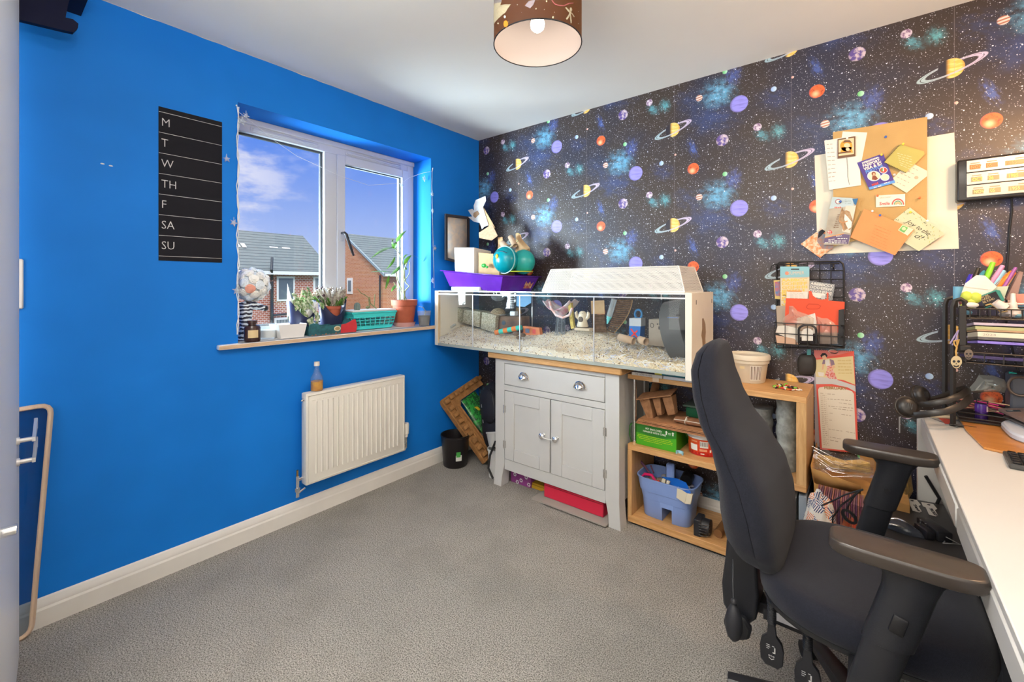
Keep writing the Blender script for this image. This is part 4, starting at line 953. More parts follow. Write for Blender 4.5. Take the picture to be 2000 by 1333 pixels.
# ---------------------------------------------------------------- left edge of the room
t = thing('framed_panel', 'clear panel with thin rounded beige frame leaning on the blue wall behind the door', 'panel', (.03, -2.5, 0), world=True)
A0, A1 = Vector((.050, -2.386, .008)), Vector((.010, -2.332, .815)); wv = Vector((0, -.42, -.012)); 
cs = [A0+Vector((0, -.0, 0)), A1, A1+wv, A0+wv]; path = []
ctr = sum(cs, Vector())/4
for i in range(4):
    p, pr, nx = cs[i], cs[i-1], cs[(i+1) % 4]
    a_, b_ = (pr-p).normalized()*.035, (nx-p).normalized()*.035
    for s_ in (0, .25, .5, .75, 1): path.append(p+a_*(1-s_)**2+b_*s_**2)
b = B(); b.tube(path, .0095, 8, closed=True, flat=.8); b.build('panel_frame', wood('beige_frame', (.66, .50, .36), (.58, .42, .30), axis=2), t)
b = B(); b.faces([c+(ctr-c)*.015 for c in cs], [(0,1,2,3)]); b.build('clear_sheet', glass('clear_sheet', (.72, .76, .80), 1.0), t, solid=.003)
b = B(); b.box(.0, .012, -2.50, -2.402, AT(38, 604, x=.01).z, AT(38, 506, x=.01).z, bev=.004); one('wall_switch_plate', b, M('white_plastic_plate', (.74, .72, .70), .4), 'tall white plastic plate on the blue wall at the door edge', 'switch', loc=(0, -2.45, 1.25))
t = thing('wall_shelf_bracket', 'dark navy wooden shelf end with a rounded notch at the top left corner', 'shelf', (.0, -2.42, 2.1), world=True)
K = lambda u, v: (lambda p: (p.x, p.z))(AT(u, v, y=-2.36))
b = B(); X0 = .14
pts = [AT(u, v, x=X0) for u, v in ((20, 34), (37, 38), (128, 60), (143, 63), (152, 54), (153, 46), (142, 37), (128, 34), (132, 12), (138, -10), (138, -60), (20, -60))]
b.prism([(p.y, p.z) for p in pts], -.022, 'x', X0); b.build('side_board', M('navy_wood', (.006, .008, .03), .6, spec=.15), t)
b = B(); b.box(.0, X0+.05, -2.60, AT(170, 3, x=X0).y, AT(170, 3, x=X0).z, AT(170, 3, x=X0).z+.022); b.build('shelf_board', MATS['navy_wood'], t)
# ================================================================ corner between blue wall and cabinet
PULP = M('moulded_pulp', (.42, .20, .065), .9, var=.3, scale=25, bump=.6, bscale=120)
t = thing('waste_bin', 'small black plastic waste bin with a green and white sticker in the corner', 'bin', (.128, -.375, 0))
b = B(); b.lathe([(.001, 0), (.080, 0), (.084, .006), (.100, .205), (.104, .208), (.104, .216), (.097, .216), (.095, .205), (.080, .012), (.001, .012)], n=40); b.build('bin_body', M('bin_plastic', (.012, .010, .011), .35), t)
b = B(); sk = lambda a0, a1, z0, z1, dr: b.skin([[(cos(a)*(.084+z*.078+dr), sin(a)*(.084+z*.078+dr), z) for a in [a0+(a1-a0)*i/6 for i in range(7)]] for z in (z0, z1)], closed=False, cap=False)
sk(R(-42), R(-16), .055, .095, .0015); b.build('bin_sticker', M('sticker_white', (.65, .66, .62), .6), t)
b = B(); sk(R(-40), R(-22), .082, .118, .0025); b.build('sticker_green', M('sticker_green', (.06, .36, .07), .6), t)
# pulp frame leaning on the blue wall
A, Bq, C3 = Vector((.012, -.405, .430)), Vector((.322, -.372, .004)), Vector((.014, -.035, .545))
t = thing('pulp_packaging', 'large brown moulded pulp packing frame with raised bumps leaning in the corner', 'packaging', Bq, world=True)
ud = (C3-A).normalized(); vd = (Bq-A); vd = (vd-ud*vd.dot(ud)).normalized(); nd = ud.cross(vd); nd = nd if nd.x > 0 else -nd
mt = Matrix((ud, vd, nd)).transposed().to_4x4(); mt.translation = A
L = (Bq-A).length*.985; Wd = (C3-A).length
b = B()
prof = [(.0, .0), (Wd, 0), (Wd, .075), (.135, .075), (.095, .12), (.095, L-.13), (.13, L-.10), (.17, L-.06), (.17, L), (0, L)]
for (z, dz) in ((0, .010),): b.prism([(x, y) for x, y in prof], dz, 'z', z, mat=mt)
b.box(-.004, .012, -.004, L, -.03, .012, mat=mt, bev=.002); b.box(0, Wd, -.006, .008, -.03, .012, mat=mt, bev=.002); b.box(.084, .096, .10, L-.12, .0, .030, mat=mt, bev=.004); b.box(.05, .062, .03, L-.05, .0, .022, mat=mt, bev=.004)
b.box(0, .17, L-.01, L, -.03, .012, mat=mt, bev=.002)
for i in range(9): b.box(.004, .045, .012+i*(L-.05)/8.5, .044+i*(L-.05)/8.5, .008, .036, mat=mt, bev=.006, seg=2)
for i in range(7): b.box(.06+i*.052, .09+i*.052, .004, .034, .008, .032, mat=mt, bev=.006, seg=2)
for i in range(3): b.box(.10+i*.035, .120+i*.035, L-.04, L-.01, .008, .034, mat=mt, bev=.006, seg=2)
b.build('pulp_frame', PULP, t, smooth=30)
t = thing('seed_bag', 'glossy dark green patterned bag with yellow marks seen through the pulp frame', 'bag', (.20, -.20, 0), world=True)
m2 = mt.copy(); m2.translation = A+nd*.055+ud*.115+vd*.085
b = B(); rg = []
for i in range(9):
    v = i/8; w_ = .085*(1-.12*cos(2*pi*v)); th = .022*sin(pi*max(.05, min(.95, v)))+.003
    rg.append([m2 @ Vector((math.copysign(abs(cos(a))**.7, cos(a))*w_+.06, v*.385, sin(a)*th)) for a in [j*pi/10 for j in range(20)]])
b.skin(rg)
def bagmat():
    m = bpy.data.materials.new('green_foil_print'); m.use_nodes = True; q = NT(m.node_tree); bs = q.n['Principled BSDF']
    co = q.add('ShaderNodeTexCoord').outputs['Object']; n_ = q.noise(co, 18, 3, .6, dist=1.5); n2 = q.noise(co, 70, 2, .5, dist=3)
    c = q.mix(q.step(n_, .48, .56), (.010, .055, .018), (.03, .30, .05)); c = q.mix(q.step(n2, .60, .64), c, (.10, .45, .12)); q.put(bs.inputs['Base Color'], c); bs.inputs['Roughness'].default_value = .3; return m
b.build('bag_body', bagmat(), t, smooth=60)
b = B()
for v_, s_ in ((.16, 1), (.235, .8)):
    for k in range(3): b.box(.035, .07*s_+.01, v_+k*.013, v_+k*.013+.006, .0225, .0245, mat=m2)
b.box(.06, .066, .16, .19, .0225, .0245, mat=m2); b.prism([(.03, .09), (.055, .10), (.065, .135), (.045, .13)], .002, 'z', .0205, mat=m2); b.prism([(.075, .29), (.10, .28), (.105, .34), (.085, .35)], .002, 'z', .0195, mat=m2)
b.build('bag_print', M('yellow_print', (.65, .45, .03), .4), t)
t = thing('backpack', 'black fabric backpack squeezed between the pulp frame and the grey cabinet', 'backpack', (.42, -.20, .14), world=True)
BP = M('backpack_fabric', (.010, .011, .018), .7, bump=.3, bscale=400)
b = B(); rg = []; q0 = Vector((.405, -.235, .10)); ax = Vector((-.08, .03, .48)); ux = Vector((.118, -.035, .02)); uy = Vector((.02, .085, -.0))
for i in range(15):
    v = i/14; s = (1-abs(2*v-1)**3.2)**.45 if 0 < v < 1 else .05; s = max(s, .05)*(1-.15*v)
    rg.append([q0+ax*v+ux*s*math.copysign(abs(cos(a))**.75, cos(a))+uy*s*math.copysign(abs(sin(a))**.75, sin(a)) for a in [j*2*pi/28 for j in range(28)]])
b.skin(rg); b.build('pack_body', BP, t, smooth=60)
b = B(); rg = []; q1 = q0+Vector((-.01, -.075, .22))
for i in range(11):
    v = i/10; s = max((1-abs(2*v-1)**3)**.5, .05)
    rg.append([q1+ax*v*.5+ux*.8*s*cos(a)+uy*.45*s*sin(a) for a in [j*2*pi/24 for j in range(24)]])
b.skin(rg); b.build('front_pocket', BP, t, smooth=60)
b = B(); b.tube([q1+ax*.5*v+ux*.80*s+uy*-.2*s for v, s in ((.05, .3), (.2, .85), (.5, 1.0), (.8, .85), (.97, .3))], .003, 6); b.build('zip', M('zip_tape', (.03, .03, .035), .3), t)
for p in ((940, 790), (943, 820)):
    b = B(); c = AT(*p, y=-.36); b.cyl(c, c+Vector((.004, 0, -.022)), .003, n=8); b.build('zip_pull', CHROME, t)
WP = M('white_pot_plastic', (.62, .62, .60), .35)
t = thing('plastic_tub', 'white plastic tub standing half behind the left cabinet foot', 'tub', (.475, -.335, 0))
b = B(); b.lathe([(.001, 0), (.050, 0), (.056, .17), (.060, .172), (.060, .185), (.055, .185), (.048, .01), (.001, .01)], n=32); b.build('tub_shell', WP, t)
t = thing('plastic_pot', 'tilted grey plastic pot with a ball of pale string on the white tub', 'pot', (.462, -.340, .19), rot=(R(-12), R(-14), 0))
b = B(); b.lathe([(.001, 0), (.035, 0), (.050, .085), (.054, .086), (.054, .095), (.049, .095), (.034, .006), (.001, .006)], n=32); b.build('pot_shell', M('grey_pot_plastic', (.42, .42, .41), .35), t)
b = B(); b.ball((0, 0, .062), (.038, .038, .026), 16); b.build('string_ball', M('pale_yarn', (.48, .38, .35), .9, bump=.8, bscale=250), t)
b = B(); b.tube([AT(968, 862, y=-.43), AT(957, 890, y=-.44), AT(954, 915, y=-.44), AT(963, 936, y=-.44)], .007, 8, flat=.3)
one('black_strap', b, BLACK, 'black webbing strap hanging down in front of the white tub', 'strap', loc=AT(963, 936, y=-.44))
# under the cabinet
t = thing('flower_box', 'small purple box with white daisy pattern under the cabinet', 'box', (.70, -.27, 0), world=True)
b = B(); b.box(.60, .76, -.34, -.20, .0, .085, bev=.003); b.build('box_body', M('purple_card', (.27, .05, .24), .6), t)
b = B()
for x, z in ((.635, .055), (.685, .03), (.725, .06), (.655, .012), (.745, .02)):
    for k in range(6): b.obox((x+cos(k*pi/3)*.009, -.3405, z+sin(k*pi/3)*.009), (.007, .001, .007), (0, k, 0))
    b.obox((x, -.3412, z), (.005, .001, .005), m=1)
b.build('daisy_print', [M('daisy_white', (.75, .72, .75), .7), M('daisy_centre', (.05, .02, .05), .7)], t)
b = B(); b.box(.735, .90, -.33, -.20, .0, .022, bev=.003); b.box(.745, .85, -.325, -.21, .022, .034, bev=.003); one('folding_ruler', b, M('yellow_plastic', (.55, .32, .02), .5), 'yellow plastic tool lying under the cabinet behind the daisy box', 'tool', loc=(.81, -.26, 0))
b = B(); b.box(.845, 1.31, -.445, -.10, .0, .010); b.box(.93, 1.33, -.462, -.12, .010, .016); one('flat_cardboard', b, M('grey_board', (.36, .33, .29), .85), 'flattened grey cardboard sheets on the carpet under the cabinet', 'cardboard', loc=(1.08, -.28, 0))
b = B(); b.box(.90, 1.285, -.40, -.10, .0165, .098, bev=.004); b.box(.90, 1.285, -.402, -.398, .085, .087, m=1); one('red_box', b, [M('red_card', (.62, .02, .06), .45), M('red_seam', (.28, .01, .02), .5)], 'flat crimson box lying on the cardboard under the cabinet', 'box', loc=(1.09, -.25, .0165))
# ================================================================ purple tray on the tank with its load
PUR = M('purple_plastic', (.13, .025, .42), .18, var=.15, scale=9)
b = B(); b.box(.13, .40, -.42, -.20, 1.2235, 1.249, bev=.004); one('white_plastic_lid', b, M('white_lid', (.72, .74, .78), .3), 'white plastic tray propping up the left end of the purple tray', 'tray', loc=(.26, -.31, 1.2235))
tr = thing('purple_tray', 'deep glossy purple plastic tray tilted on the left end of the pet tank', 'tray', (.33, -.29, 1.228), rot=(0, R(4.6), 0))
b = B(); lo = [(-.235, -.110), (.235, -.110), (.235, .215), (-.235, .215)]; hi = [(-.275, -.145), (.275, -.145), (.275, .245), (-.275, .245)]
sq = lambda q, z, k=1: [(x*k, y*k, z) for x, y in q]
rim = [(-.29, -.160), (.29, -.160), (.29, .258), (-.29, .258)]
b.skin([sq(lo, .006), sq(hi, .108), sq(rim, .110), sq(rim, .116), sq(hi, .114, .985), sq(lo, .012, .97)]); TRAYO = b.build('tray_shell', PUR, tr, bevel=.004)
b = B(); sidep = lambda y_, z_: (.2355+(z_-.006)*.392+.0008, y_, z_)
b.faces([sidep(.11, .030), sidep(.195, .030), sidep(.205, .075), sidep(.18, .060), sidep(.16, .080), sidep(.145, .062), sidep(.115, .080)], [tuple(range(7))]); b.build('sticker_remains', M('torn_sticker', (.72, .52, .28), .8, col2=(.45, .05, .10), scale=45), tr)
# things in the tray; floor of the tray is roughly z = 1.235 ... 1.275
def T0(x): return 1.242+(.61-x)*.080
t = thing('framed_letter', 'thin dark picture frame with a handwritten sheet at the back of the purple tray', 'picture frame', (.10, -.20, T0(.1)), world=True)
K = lambda u, v, y: AT(u, v, y=y)
b = B(); y = -.10; P = [K(u, v, y) for u, v in ((868, 418), (915, 424), (915, 520), (868, 515))]
P = [Vector((.055, -.30, 1.66)), Vector((.115, -.06, 1.66)), Vector((.115, -.06, 1.30)), Vector((.055, -.30, 1.30))]
def frq(b, cs, w_, th, m=0):
    cs = [Vector(c) for c in cs]; c0 = sum(cs, Vector())/4; n_ = (cs[1]-cs[0]).cross(cs[2]-cs[1]).normalized()*th
    inn = []
    for i in range(4):
        a_ = (cs[(i+1) % 4]-cs[i]).normalized(); d_ = (cs[i-1]-cs[i]).normalized(); inn.append(cs[i]+(a_+d_)*w_)
    b.skin([cs, [c+n_ for c in cs], [c+n_ for c in inn], inn], m, cap=False, loop=True); return inn, n_
X0 = .045; cs = [AT(868, 418, x=X0), AT(915, 424, x=X0+.02), AT(915, 520, x=X0+.02), AT(868, 508, x=X0)]
inn, n_ = frq(b, cs, .018, -.014); b.build('dark_frame', M('dark_frame_wood', (.018, .015, .022), .5), t)
b = B(); b.faces([c+Vector((.003, 0, 0)) for c in inn], [(0,1,2,3)]); b.build('handwritten_sheet', M('note_paper', (.55, .45, .36), .8, col2=(.42, .40, .40), scale=20), t, solid=.002)
t = thing('file_box', 'tall white cardboard box standing in the purple tray', 'box', (.20, -.30, T0(.2)), world=True)
def boxpx(b, u0, u1, vt, x0, x1, y0, y1, m=0): pass
fb = lambda z: [(.135, -.385, z), (.325, -.385, z), (.325, -.20, z), (.135, -.20, z)]
zt = AT(917, 455, x=.325).z; zt2 = AT(880, 462, x=.135).z
b = B(); b.skin([[(x, y, T0(x)+.012) for x, y in ((.135, -.385), (.318, -.385), (.318, -.21), (.135, -.21))], [(x, y, z) for x, y, z in ((.125, -.385, 1.525), (.318, -.385, 1.515), (.318, -.21, 1.50), (.125, -.21, 1.52))]]); b.build('box_shell', M('white_box_card', (.66, .62, .58), .8, var=.05, scale=10), t, bevel=.004)
t = thing('kraft_box', 'tall open brown cardboard box with a curled flap behind the teal ball', 'box', (.42, -.25, T0(.42)), world=True)
b = B(); fr_ = [(.335, -.36), (.52, -.36), (.52, -.20), (.335, -.20)]
b.skin([[(x, y, T0(x)+.012) for x, y in fr_], [(x, y, 1.482-.12*(x-.33)) for x, y in fr_]]); b.build('box_body', CARD, t, bevel=.001)
t = thing('torn_packaging', 'torn white and brown cardboard packaging sticking up behind the white box', 'packaging', (.32, -.18, T0(.3)), world=True)
b = B(); y = -.20
def plate(b, pts, y, th=.003, m=0, tilt=0):
    P = [AT(u, v, y=y+tilt*(v-pts[0][1])) for u, v in pts]; n = len(P)
    vs = P+[p+Vector((0, th, 0)) for p in P]
    b.faces(vs, [tuple(range(n)), tuple(range(n, 2*n))[::-1]]+[(i, (i+1) % n, (i+1) % n+n, i+n) for i in range(n)], m)
plate(b, [(929, 391), (948, 383), (949, 392), (943, 405), (954, 440), (946, 443), (941, 448), (937, 436), (925, 433), (914, 424), (922, 423), (914, 411), (922, 408), (926, 412), (925, 402)], -.20, m=0)
plate(b, [(944, 405), (967, 445), (960, 450), (943, 425)], -.195, m=1)
plate(b, [(925, 416), (932, 412), (936, 418), (928, 426), (924, 422)], -.204, m=2)
b.build('torn_board', [M('white_torn_board', (.60, .60, .62), .8, var=.15, scale=30), CARD, M('brown_inner', (.30, .18, .10), .8)], t)
b = B(); plate(b, [(935, 455), (961, 438), (972, 461), (960, 470), (936, 465)], -.24); b.build('printed_flap', M('printed_kraft', (.50, .33, .20), .8, var=.2, scale=50), t)
for i in range(7):
    pass
t = thing('cardboard_scraps', 'crumpled brown cardboard tubes and scraps behind the teal balls', 'cardboard', (.56, -.20, T0(.56)), world=True)
b = B(); plate(b, [(972, 464), (981, 463), (983, 480), (976, 520), (966, 520), (973, 478)], -.20); plate(b, [(1007, 457), (1014, 458), (1021, 470), (1035, 485), (1028, 490), (1010, 482)], -.20); plate(b, [(1010, 475), (1026, 480), (1035, 486), (1030, 520), (1000, 520)], -.19)
b.build('torn_scrap', CARD, t)
for p0, p1, r_ in (((997, 463), (1006, 480), .018), ((981, 475), (990, 485), .020)):
    b = B(); a_, c_ = AT(*p0, y=-.24), AT(*p1, y=-.26); b.cyl(a_, c_, r_, n=18, cap=False); b.build('card_tube', M('tube_card', (.50, .36, .25), .85), t, solid=.002)
b = B(); b.tube([AT(994, 484, y=-.25), AT(1003, 478, y=-.25), AT(1012, 470, y=-.25)], .004, 6); b.build('wooden_stick', STEM, t)
TEAL = M('teal_plastic', (.0, .26, .32), .25); TEAL2 = M('light_teal_plastic', (.02, .36, .34), .3)
def balls(name, label, u, v, r_, y, mat, strap):
    c = AT(u, v, y=y); t = thing(name, label, 'container', (c.x, c.y, c.z-r_), world=True)
    b = B(); b.ball(c, (r_, r_*.85, r_), 36); o = b.build('ball_shell', mat, t, smooth=70)
    if strap:
        b = B(); b.tube([c+Vector((cos(a)*r_*.45, -.86*r_*abs(cos(a*.0+.0)), 0))*0+Vector((-r_*.35+.2*r_*cos(a), -r_*.80*sin(a)*.0-r_*.82*math.sqrt(max(0, 1-(.35-.2*cos(a))**2-(sin(a)*.75)**2)), r_*.75*sin(a))) for a in [R(-80+i*16) for i in range(11)]], .0035, 6); b.build('moulded_rib', TEAL2, t)
        b = B(); b.tube([c+Vector((r_*x, -r_*.86*math.sqrt(max(.0, 1-x*x-z*z)), r_*z)) for x, z in ((-.75, .35), (-.45, .55), (-.1, .62), (.3, .58), (.6, .45))], .004, 6); b.build('dark_groove', M('dark_teal', (.0, .07, .10), .4), t)
        b = B(); b.ball(c+Vector((-r_*.1, -r_*.84, r_*.22)), (.011, .006, .016), 14); b.build('yellow_latch', M('yellow_latch', (.80, .50, .02), .4), t)
        b = B(); b.tube([c+Vector((cos(a)*r_*1.0, -.012, sin(a)*r_*1.0)) for a in [i*2*pi/36 for i in range(36)]], .004, 6, closed=True); b.build('ball_seam', M('pale_teal', (.25, .55, .58), .3), t)
balls('carrier_ball', 'round dark teal plastic ball carrier with yellow latch in the purple tray', 987, 508, .088, -.335, TEAL, True)
balls('plastic_dome', 'lighter teal plastic dome behind the dark teal ball', 1022, 512, .082, -.235, TEAL2, False)
b = B(); c = AT(1015, 532, y=-.26); b.lathe([(.001, 0), (.085, 0), (.09, .006), (.001, .007)], c, 30); one('lime_disc', b, M('lime_plastic', (.55, .62, .05), .4), 'thin lime green disc under the teal dome', 'lid', loc=(c.x, c.y, c.z))
b = B(); b.ball(AT(945, 519, y=-.40), (.022, .010, .014), 10); b.ball(AT(951, 522, y=-.395), (.012, .008, .009), 8); one('green_clip', b, M('green_plastic', (.03, .35, .05), .4), 'small bright green plastic clip in the front of the purple tray', 'clip', loc=AT(945, 524, y=-.40))
# ================================================================ inside the pet tank
rr = random.Random(11)
cont = [(868, 652), (885, 636), (905, 634), (940, 641), (965, 650), (1000, 653), (1050, 655), (1075, 652), (1100, 652), (1120, 645), (1160, 648), (1185, 652), (1210, 660), (1240, 667), (1262, 672), (1290, 677), (1320, 683), (1338, 690)]
CH = [(AT(u, v, y=-.22).x, AT(u, v, y=-.22).z) for u, v in cont]
def Htop(x):
    if x <= CH[0][0]: return CH[0][1]
    for (a, za), (c, zc) in zip(CH, CH[1:]):
        if a <= x <= c: return za+(zc-za)*(x-a)/(c-a)
    return CH[-1][1]
def bed(x, y):
    k = min(1, max(0, (y+.475)/.25)); f = .895+.02*noise.noise((x*4, 0, 3))
    return f+(Htop(x)-f)*(k*k*(3-2*k))+.006*noise.noise((x*30, y*30, 1))+.003*noise.noise((x*90, y*90, 4))
b = B(); nx, ny = 260, 50; X0, X1, Y0, Y1 = .066, 1.733, -.468, -.136
grid = [[(X0+(X1-X0)*i/nx, Y0+(Y1-Y0)*j/ny, bed(X0+(X1-X0)*i/nx, Y0+(Y1-Y0)*j/ny)) for i in range(nx+1)] for j in range(ny+1)]
vv = [[b.b.verts.new(p) for p in r] for r in [[(x, y-.0005, .853) for x, y, z in grid[0]]]+grid]
for r0, r1 in zip(vv, vv[1:]):
    for i in range(nx): b.b.faces.new((r0[i], r0[i+1], r1[i+1], r1[i]))
def bedmat():
    m = bpy.data.materials.new('wood_shavings'); m.use_nodes = True; q = NT(m.node_tree); bs = q.n['Principled BSDF']
    co = q.add('ShaderNodeTexCoord').outputs['Object']; vo = q.add('ShaderNodeTexVoronoi'); q.put(vo.inputs['Vector'], co); vo.inputs['Scale'].default_value = 170
    rx = q.xyz(vo.outputs['Color'])[0]; px_ = q.xyz(co)[0]
    c = q.mix(rx, (.62, .47, .28), (.90, .78, .58)); c = q.mix(q.m('MULTIPLY', q.step(px_, .9, .1), .6), c, (.82, .78, .70))
    c = q.mix(q.m('MULTIPLY', q.step(q.noise(co, 9, 3), .52, .7), .45), c, (.60, .38, .16)); c = q.mix(q.m('GREATER_THAN', rx, .93), c, (.22, .15, .09))
    q.put(bs.inputs['Base Color'], c); bs.inputs['Roughness'].default_value = .9
    bn = q.add('ShaderNodeBump'); bn.inputs['Strength'].default_value = 1; bn.inputs['Distance'].default_value = .004; q.put(bn.inputs['Height'], vo.outputs['Distance']); q.put(bs.inputs['Normal'], bn.outputs[0]); return m
SHAV = bedmat()
one('shavings_bedding', b, SHAV, 'deep layer of pale wood shavings across the floor of the pet tank', 'bedding', loc=(.9, -.3, .853), kind='stuff', smooth=0)
def strips(n, x0, x1, lmin, lmax, w_, mats, name, label, seed, dens=None, y0=-.468):
    q = random.Random(seed); b = B(); k = 0
    while k < n:
        x = q.uniform(x0, x1); y = q.uniform(y0, -.15)
        if dens and q.random() > dens(x, y): continue
        k += 1; a = q.uniform(0, pi); L = q.uniform(lmin, lmax); z = bed(x, y)+.003
        if y < -.44 and q.random() < .6: y = -.4695; z = q.uniform(.862, bed(x, -.46)); e = q.uniform(-.8, .8); dv = Vector((cos(e), .0, sin(e)))
        else: e = q.uniform(-.1, .5); dv = Vector((cos(a)*cos(e), sin(a)*cos(e)*.6, sin(e)))
        s = dv.cross(Vector((q.uniform(-.5, .5), -1 if y < -.469 else q.uniform(-.4, .4), 0 if y < -.469 else 1))).normalized()*w_
        p = Vector((x, y, z)); p1 = p+dv*L*.5+Vector((0, 0, q.uniform(-.002, .005))); p2 = p+dv*L
        for o_ in (p, p1, p2): o_.x = min(1.731, max(.068, o_.x)); o_.y = min(-.14, max(-.4700, o_.y)); o_.z = min(1.19, max(.858, o_.z))
        mi = q.randrange(len(mats)); vs = [b.b.verts.new(t_) for t_ in (p-s, p+s, p1-s, p1+s, p2-s, p2+s)]
        for f in ((0, 1, 3, 2), (2, 3, 5, 4)): b.b.faces.new([vs[i] for i in f]).material_index = mi
    return one(name, b, mats, label, 'bedding', loc=(.9, -.3, .86), kind='stuff', smooth=0)
SW = M('shredded_white', (.80, .80, .82), .8); SB = M('shredded_blueish', (.52, .55, .70), .8); SY = M('straw', (.62, .52, .30), .8)
strips(1500, .9, 1.73, .02, .045, .0013, [SW, SW, SB, SY], 'shredded_paper', 'shredded white paper strips heaped over the right half of the tank bedding', 2, lambda x, y: .15 if x < 1.15 else (.6 if x < 1.3 else 1))
strips(700, .07, .85, .012, .028, .0011, [SW, SB, SW], 'paper_curls', 'short curls of white paper scattered over the left half of the tank bedding', 3, lambda x, y: .6)
strips(3200, .07, 1.73, .004, .010, .0016, [M('shaving_light', (.90, .80, .62), .9), M('shaving_tan', (.72, .54, .32), .9), M('shaving_pale', (.86, .80, .70), .9)], 'loose_wood_chips', 'loose pale wood chips over the surface of the tank bedding', 4)
# --- hides and toys
GRIT = M('gritty_seed_panel', (.46, .42, .33), .9, col2=(.22, .20, .13), scale=150, bump=1, bscale=260)
DKW = M('dark_wood_hide', (.14, .08, .05), .8, var=.4, scale=14)
Y = -.24
def P(u, v, y=Y): return AT(u, v, y=y)
t = thing('multi_chamber_hide', 'long gritty seed covered hide with three chambers at the left of the tank', 'hide', P(925, 650), world=True)
for q4 in (((884, 598), (903, 604), (900, 630), (880, 627)), ((906, 605), (938, 609), (936, 640), (903, 631)), ((941, 610), (969, 616), (966, 650), (939, 642))):
    b = B(); pf = [P(u, v, Y-.05) for u, v in q4]; pb = [p+Vector((0, .10, 0)) for p in pf]; b.skin([pf, pb]); b.build('hide_chamber', GRIT, t, bevel=.003)
t = thing('wooden_hide', 'dark brown wooden hide box with a round hole in the left half of the tank', 'hide', P(990, 648), world=True)
b = B(); pf = [P(u, v, -.26) for u, v in ((969, 618), (1018, 619), (1020, 650), (966, 650))]; b.skin([pf, [p+Vector((0, .09, 0)) for p in pf]]); b.build('hide_box', DKW, t, bevel=.002)
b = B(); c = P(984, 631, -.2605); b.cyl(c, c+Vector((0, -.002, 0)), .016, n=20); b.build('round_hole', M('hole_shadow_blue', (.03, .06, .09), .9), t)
t = thing('seed_bowl', 'heaped bowl of seed on top of the dark wooden hide', 'bowl', P(975, 616, -.22), world=True)
b = B(); c = P(973, 616, -.215); b.lathe([(.001, 0), (.055, 0), (.062, .008), (.001, .009)], c, 28); b.build('bowl_dish', M('pale_dish', (.55, .58, .58), .4), t)
b = B(); b.ball(c+Vector((0, 0, .008)), (.056, .05, .042), 24); b.build('seed_heap', M('seed_mix', (.36, .28, .17), .9, col2=(.16, .11, .06), scale=170, bump=1, bscale=300), t)
t = thing('glass_globe', 'upturned clear glass bubble hanging under the top glass of the tank', 'globe', P(975, 590, -.20), world=True)
b = B(); c = P(973, 579, -.20); rg = []
for i in range(9): 
    a = -pi/2+i*pi/2/8; rg.append([c+Vector((cos(a)*.05*cos(q), cos(a)*.05*sin(q), sin(a)*.036)) for q in [j*pi/14 for j in range(28)]])
b.skin(rg, cap=False); b.build('bubble', glass('bubble_glass', (.80, .86, .90), 3, veil=.15), t, smooth=70)
t = thing('striped_spring', 'black and white striped tube standing on a white cup in the tank', 'toy', P(1003, 617, -.19), world=True)
for i in range(9):
    b = B(); c = P(1000.5, 604.0-i*3.6, -.19); b.cyl(c, c+Vector((0, 0, .0058)), .0145, n=16); c2 = c+Vector((0, 0, .0060)); b.cyl(c2, c2+Vector((0, 0, .0052)), .013, n=16, m=1); b.build('stripe_coil', [BLACK, M('white_coil', (.75, .77, .78), .5)], t)
b = B(); c = P(1004, 617, -.19); b.box(c.x-.022, c.x+.022, c.y-.02, c.y+.02, c.z, c.z+.030, bev=.003); b.build('white_cup', M('white_cup', (.66, .70, .74), .3), t)
b = B(); pf = [P(u, v, -.175) for u, v in ((1009, 571), (1038, 574), (1037, 592), (1024, 600), (1008, 598))]; b.skin([pf, [p+Vector((0, .004, 0)) for p in pf]]); one('blue_card', b, M('sky_blue_card', (.14, .35, .62), .6), 'bright blue card standing behind the striped tube in the tank', 'card', loc=P(1022, 600, -.175))
t = thing('tilted_tube', 'orange and turquoise striped card tube lying in the bedding', 'tube', P(995, 650, -.30), world=True)
p0, p1 = P(968, 650, -.33), P(1018, 640, -.30); b = B(); n_ = 6
for i in range(n_): b.cyl(p0.lerp(p1, i/n_), p0.lerp(p1, (i+1)/n_), .0165, n=20, m=i % 2)
b.build('tube_body', [M('orange_card', (.72, .20, .03), .6), M('turquoise_card', (.03, .50, .42), .6)], t)
b = B(); pf = [P(u, v, -.25) for u, v in ((1019, 637), (1053, 641), (1055, 655), (1020, 655))]; b.skin([pf, [p+Vector((0, .03, 0)) for p in pf]]); b.faces([P(u, v, -.252) for u, v in ((1026, 642), (1034, 643), (1034, 651), (1026, 650))], [(0,1,2,3)], 1); b.faces([P(u, v, -.252) for u, v in ((1040, 643), (1046, 644), (1046, 653), (1040, 652))], [(0,1,2,3)], 2)
one('snack_packet', b, [M('orange_packet', (.62, .19, .06), .5), M('packet_blue', (.2, .25, .4), .5), M('packet_red', (.55, .05, .03), .5)], 'small orange snack packet half buried behind the striped tube', 'packet', loc=P(1035, 655, -.25))
for i, (u, v, r_) in enumerate(((1008, 652, .020), (1021, 655, .018), (1013, 660, .015))):
    b = B(); c = P(u, v, -.36); b.ball(c, (r_*1.2, r_, r_*.7), 14); one('bark_piece', b, M('bark', (.20, .13, .09), .9, var=.4, scale=60, bump=.8), ('brown bark chunk at the left of three in the bedding', 'brown bark chunk at the right of three in the bedding', 'smallest brown bark chunk lying lowest of three in the bedding')[i], 'bark', 'bark chunks in the tank bedding', loc=c)
t = thing('hammock', 'pink and white fleece hammock hanging under the mesh cover', 'hammock', P(1095, 620, -.30), world=True)
FLE = M('fleece_white', (.66, .62, .64), .9, col2=(.50, .20, .28), scale=16); 
b = B(); rg = []
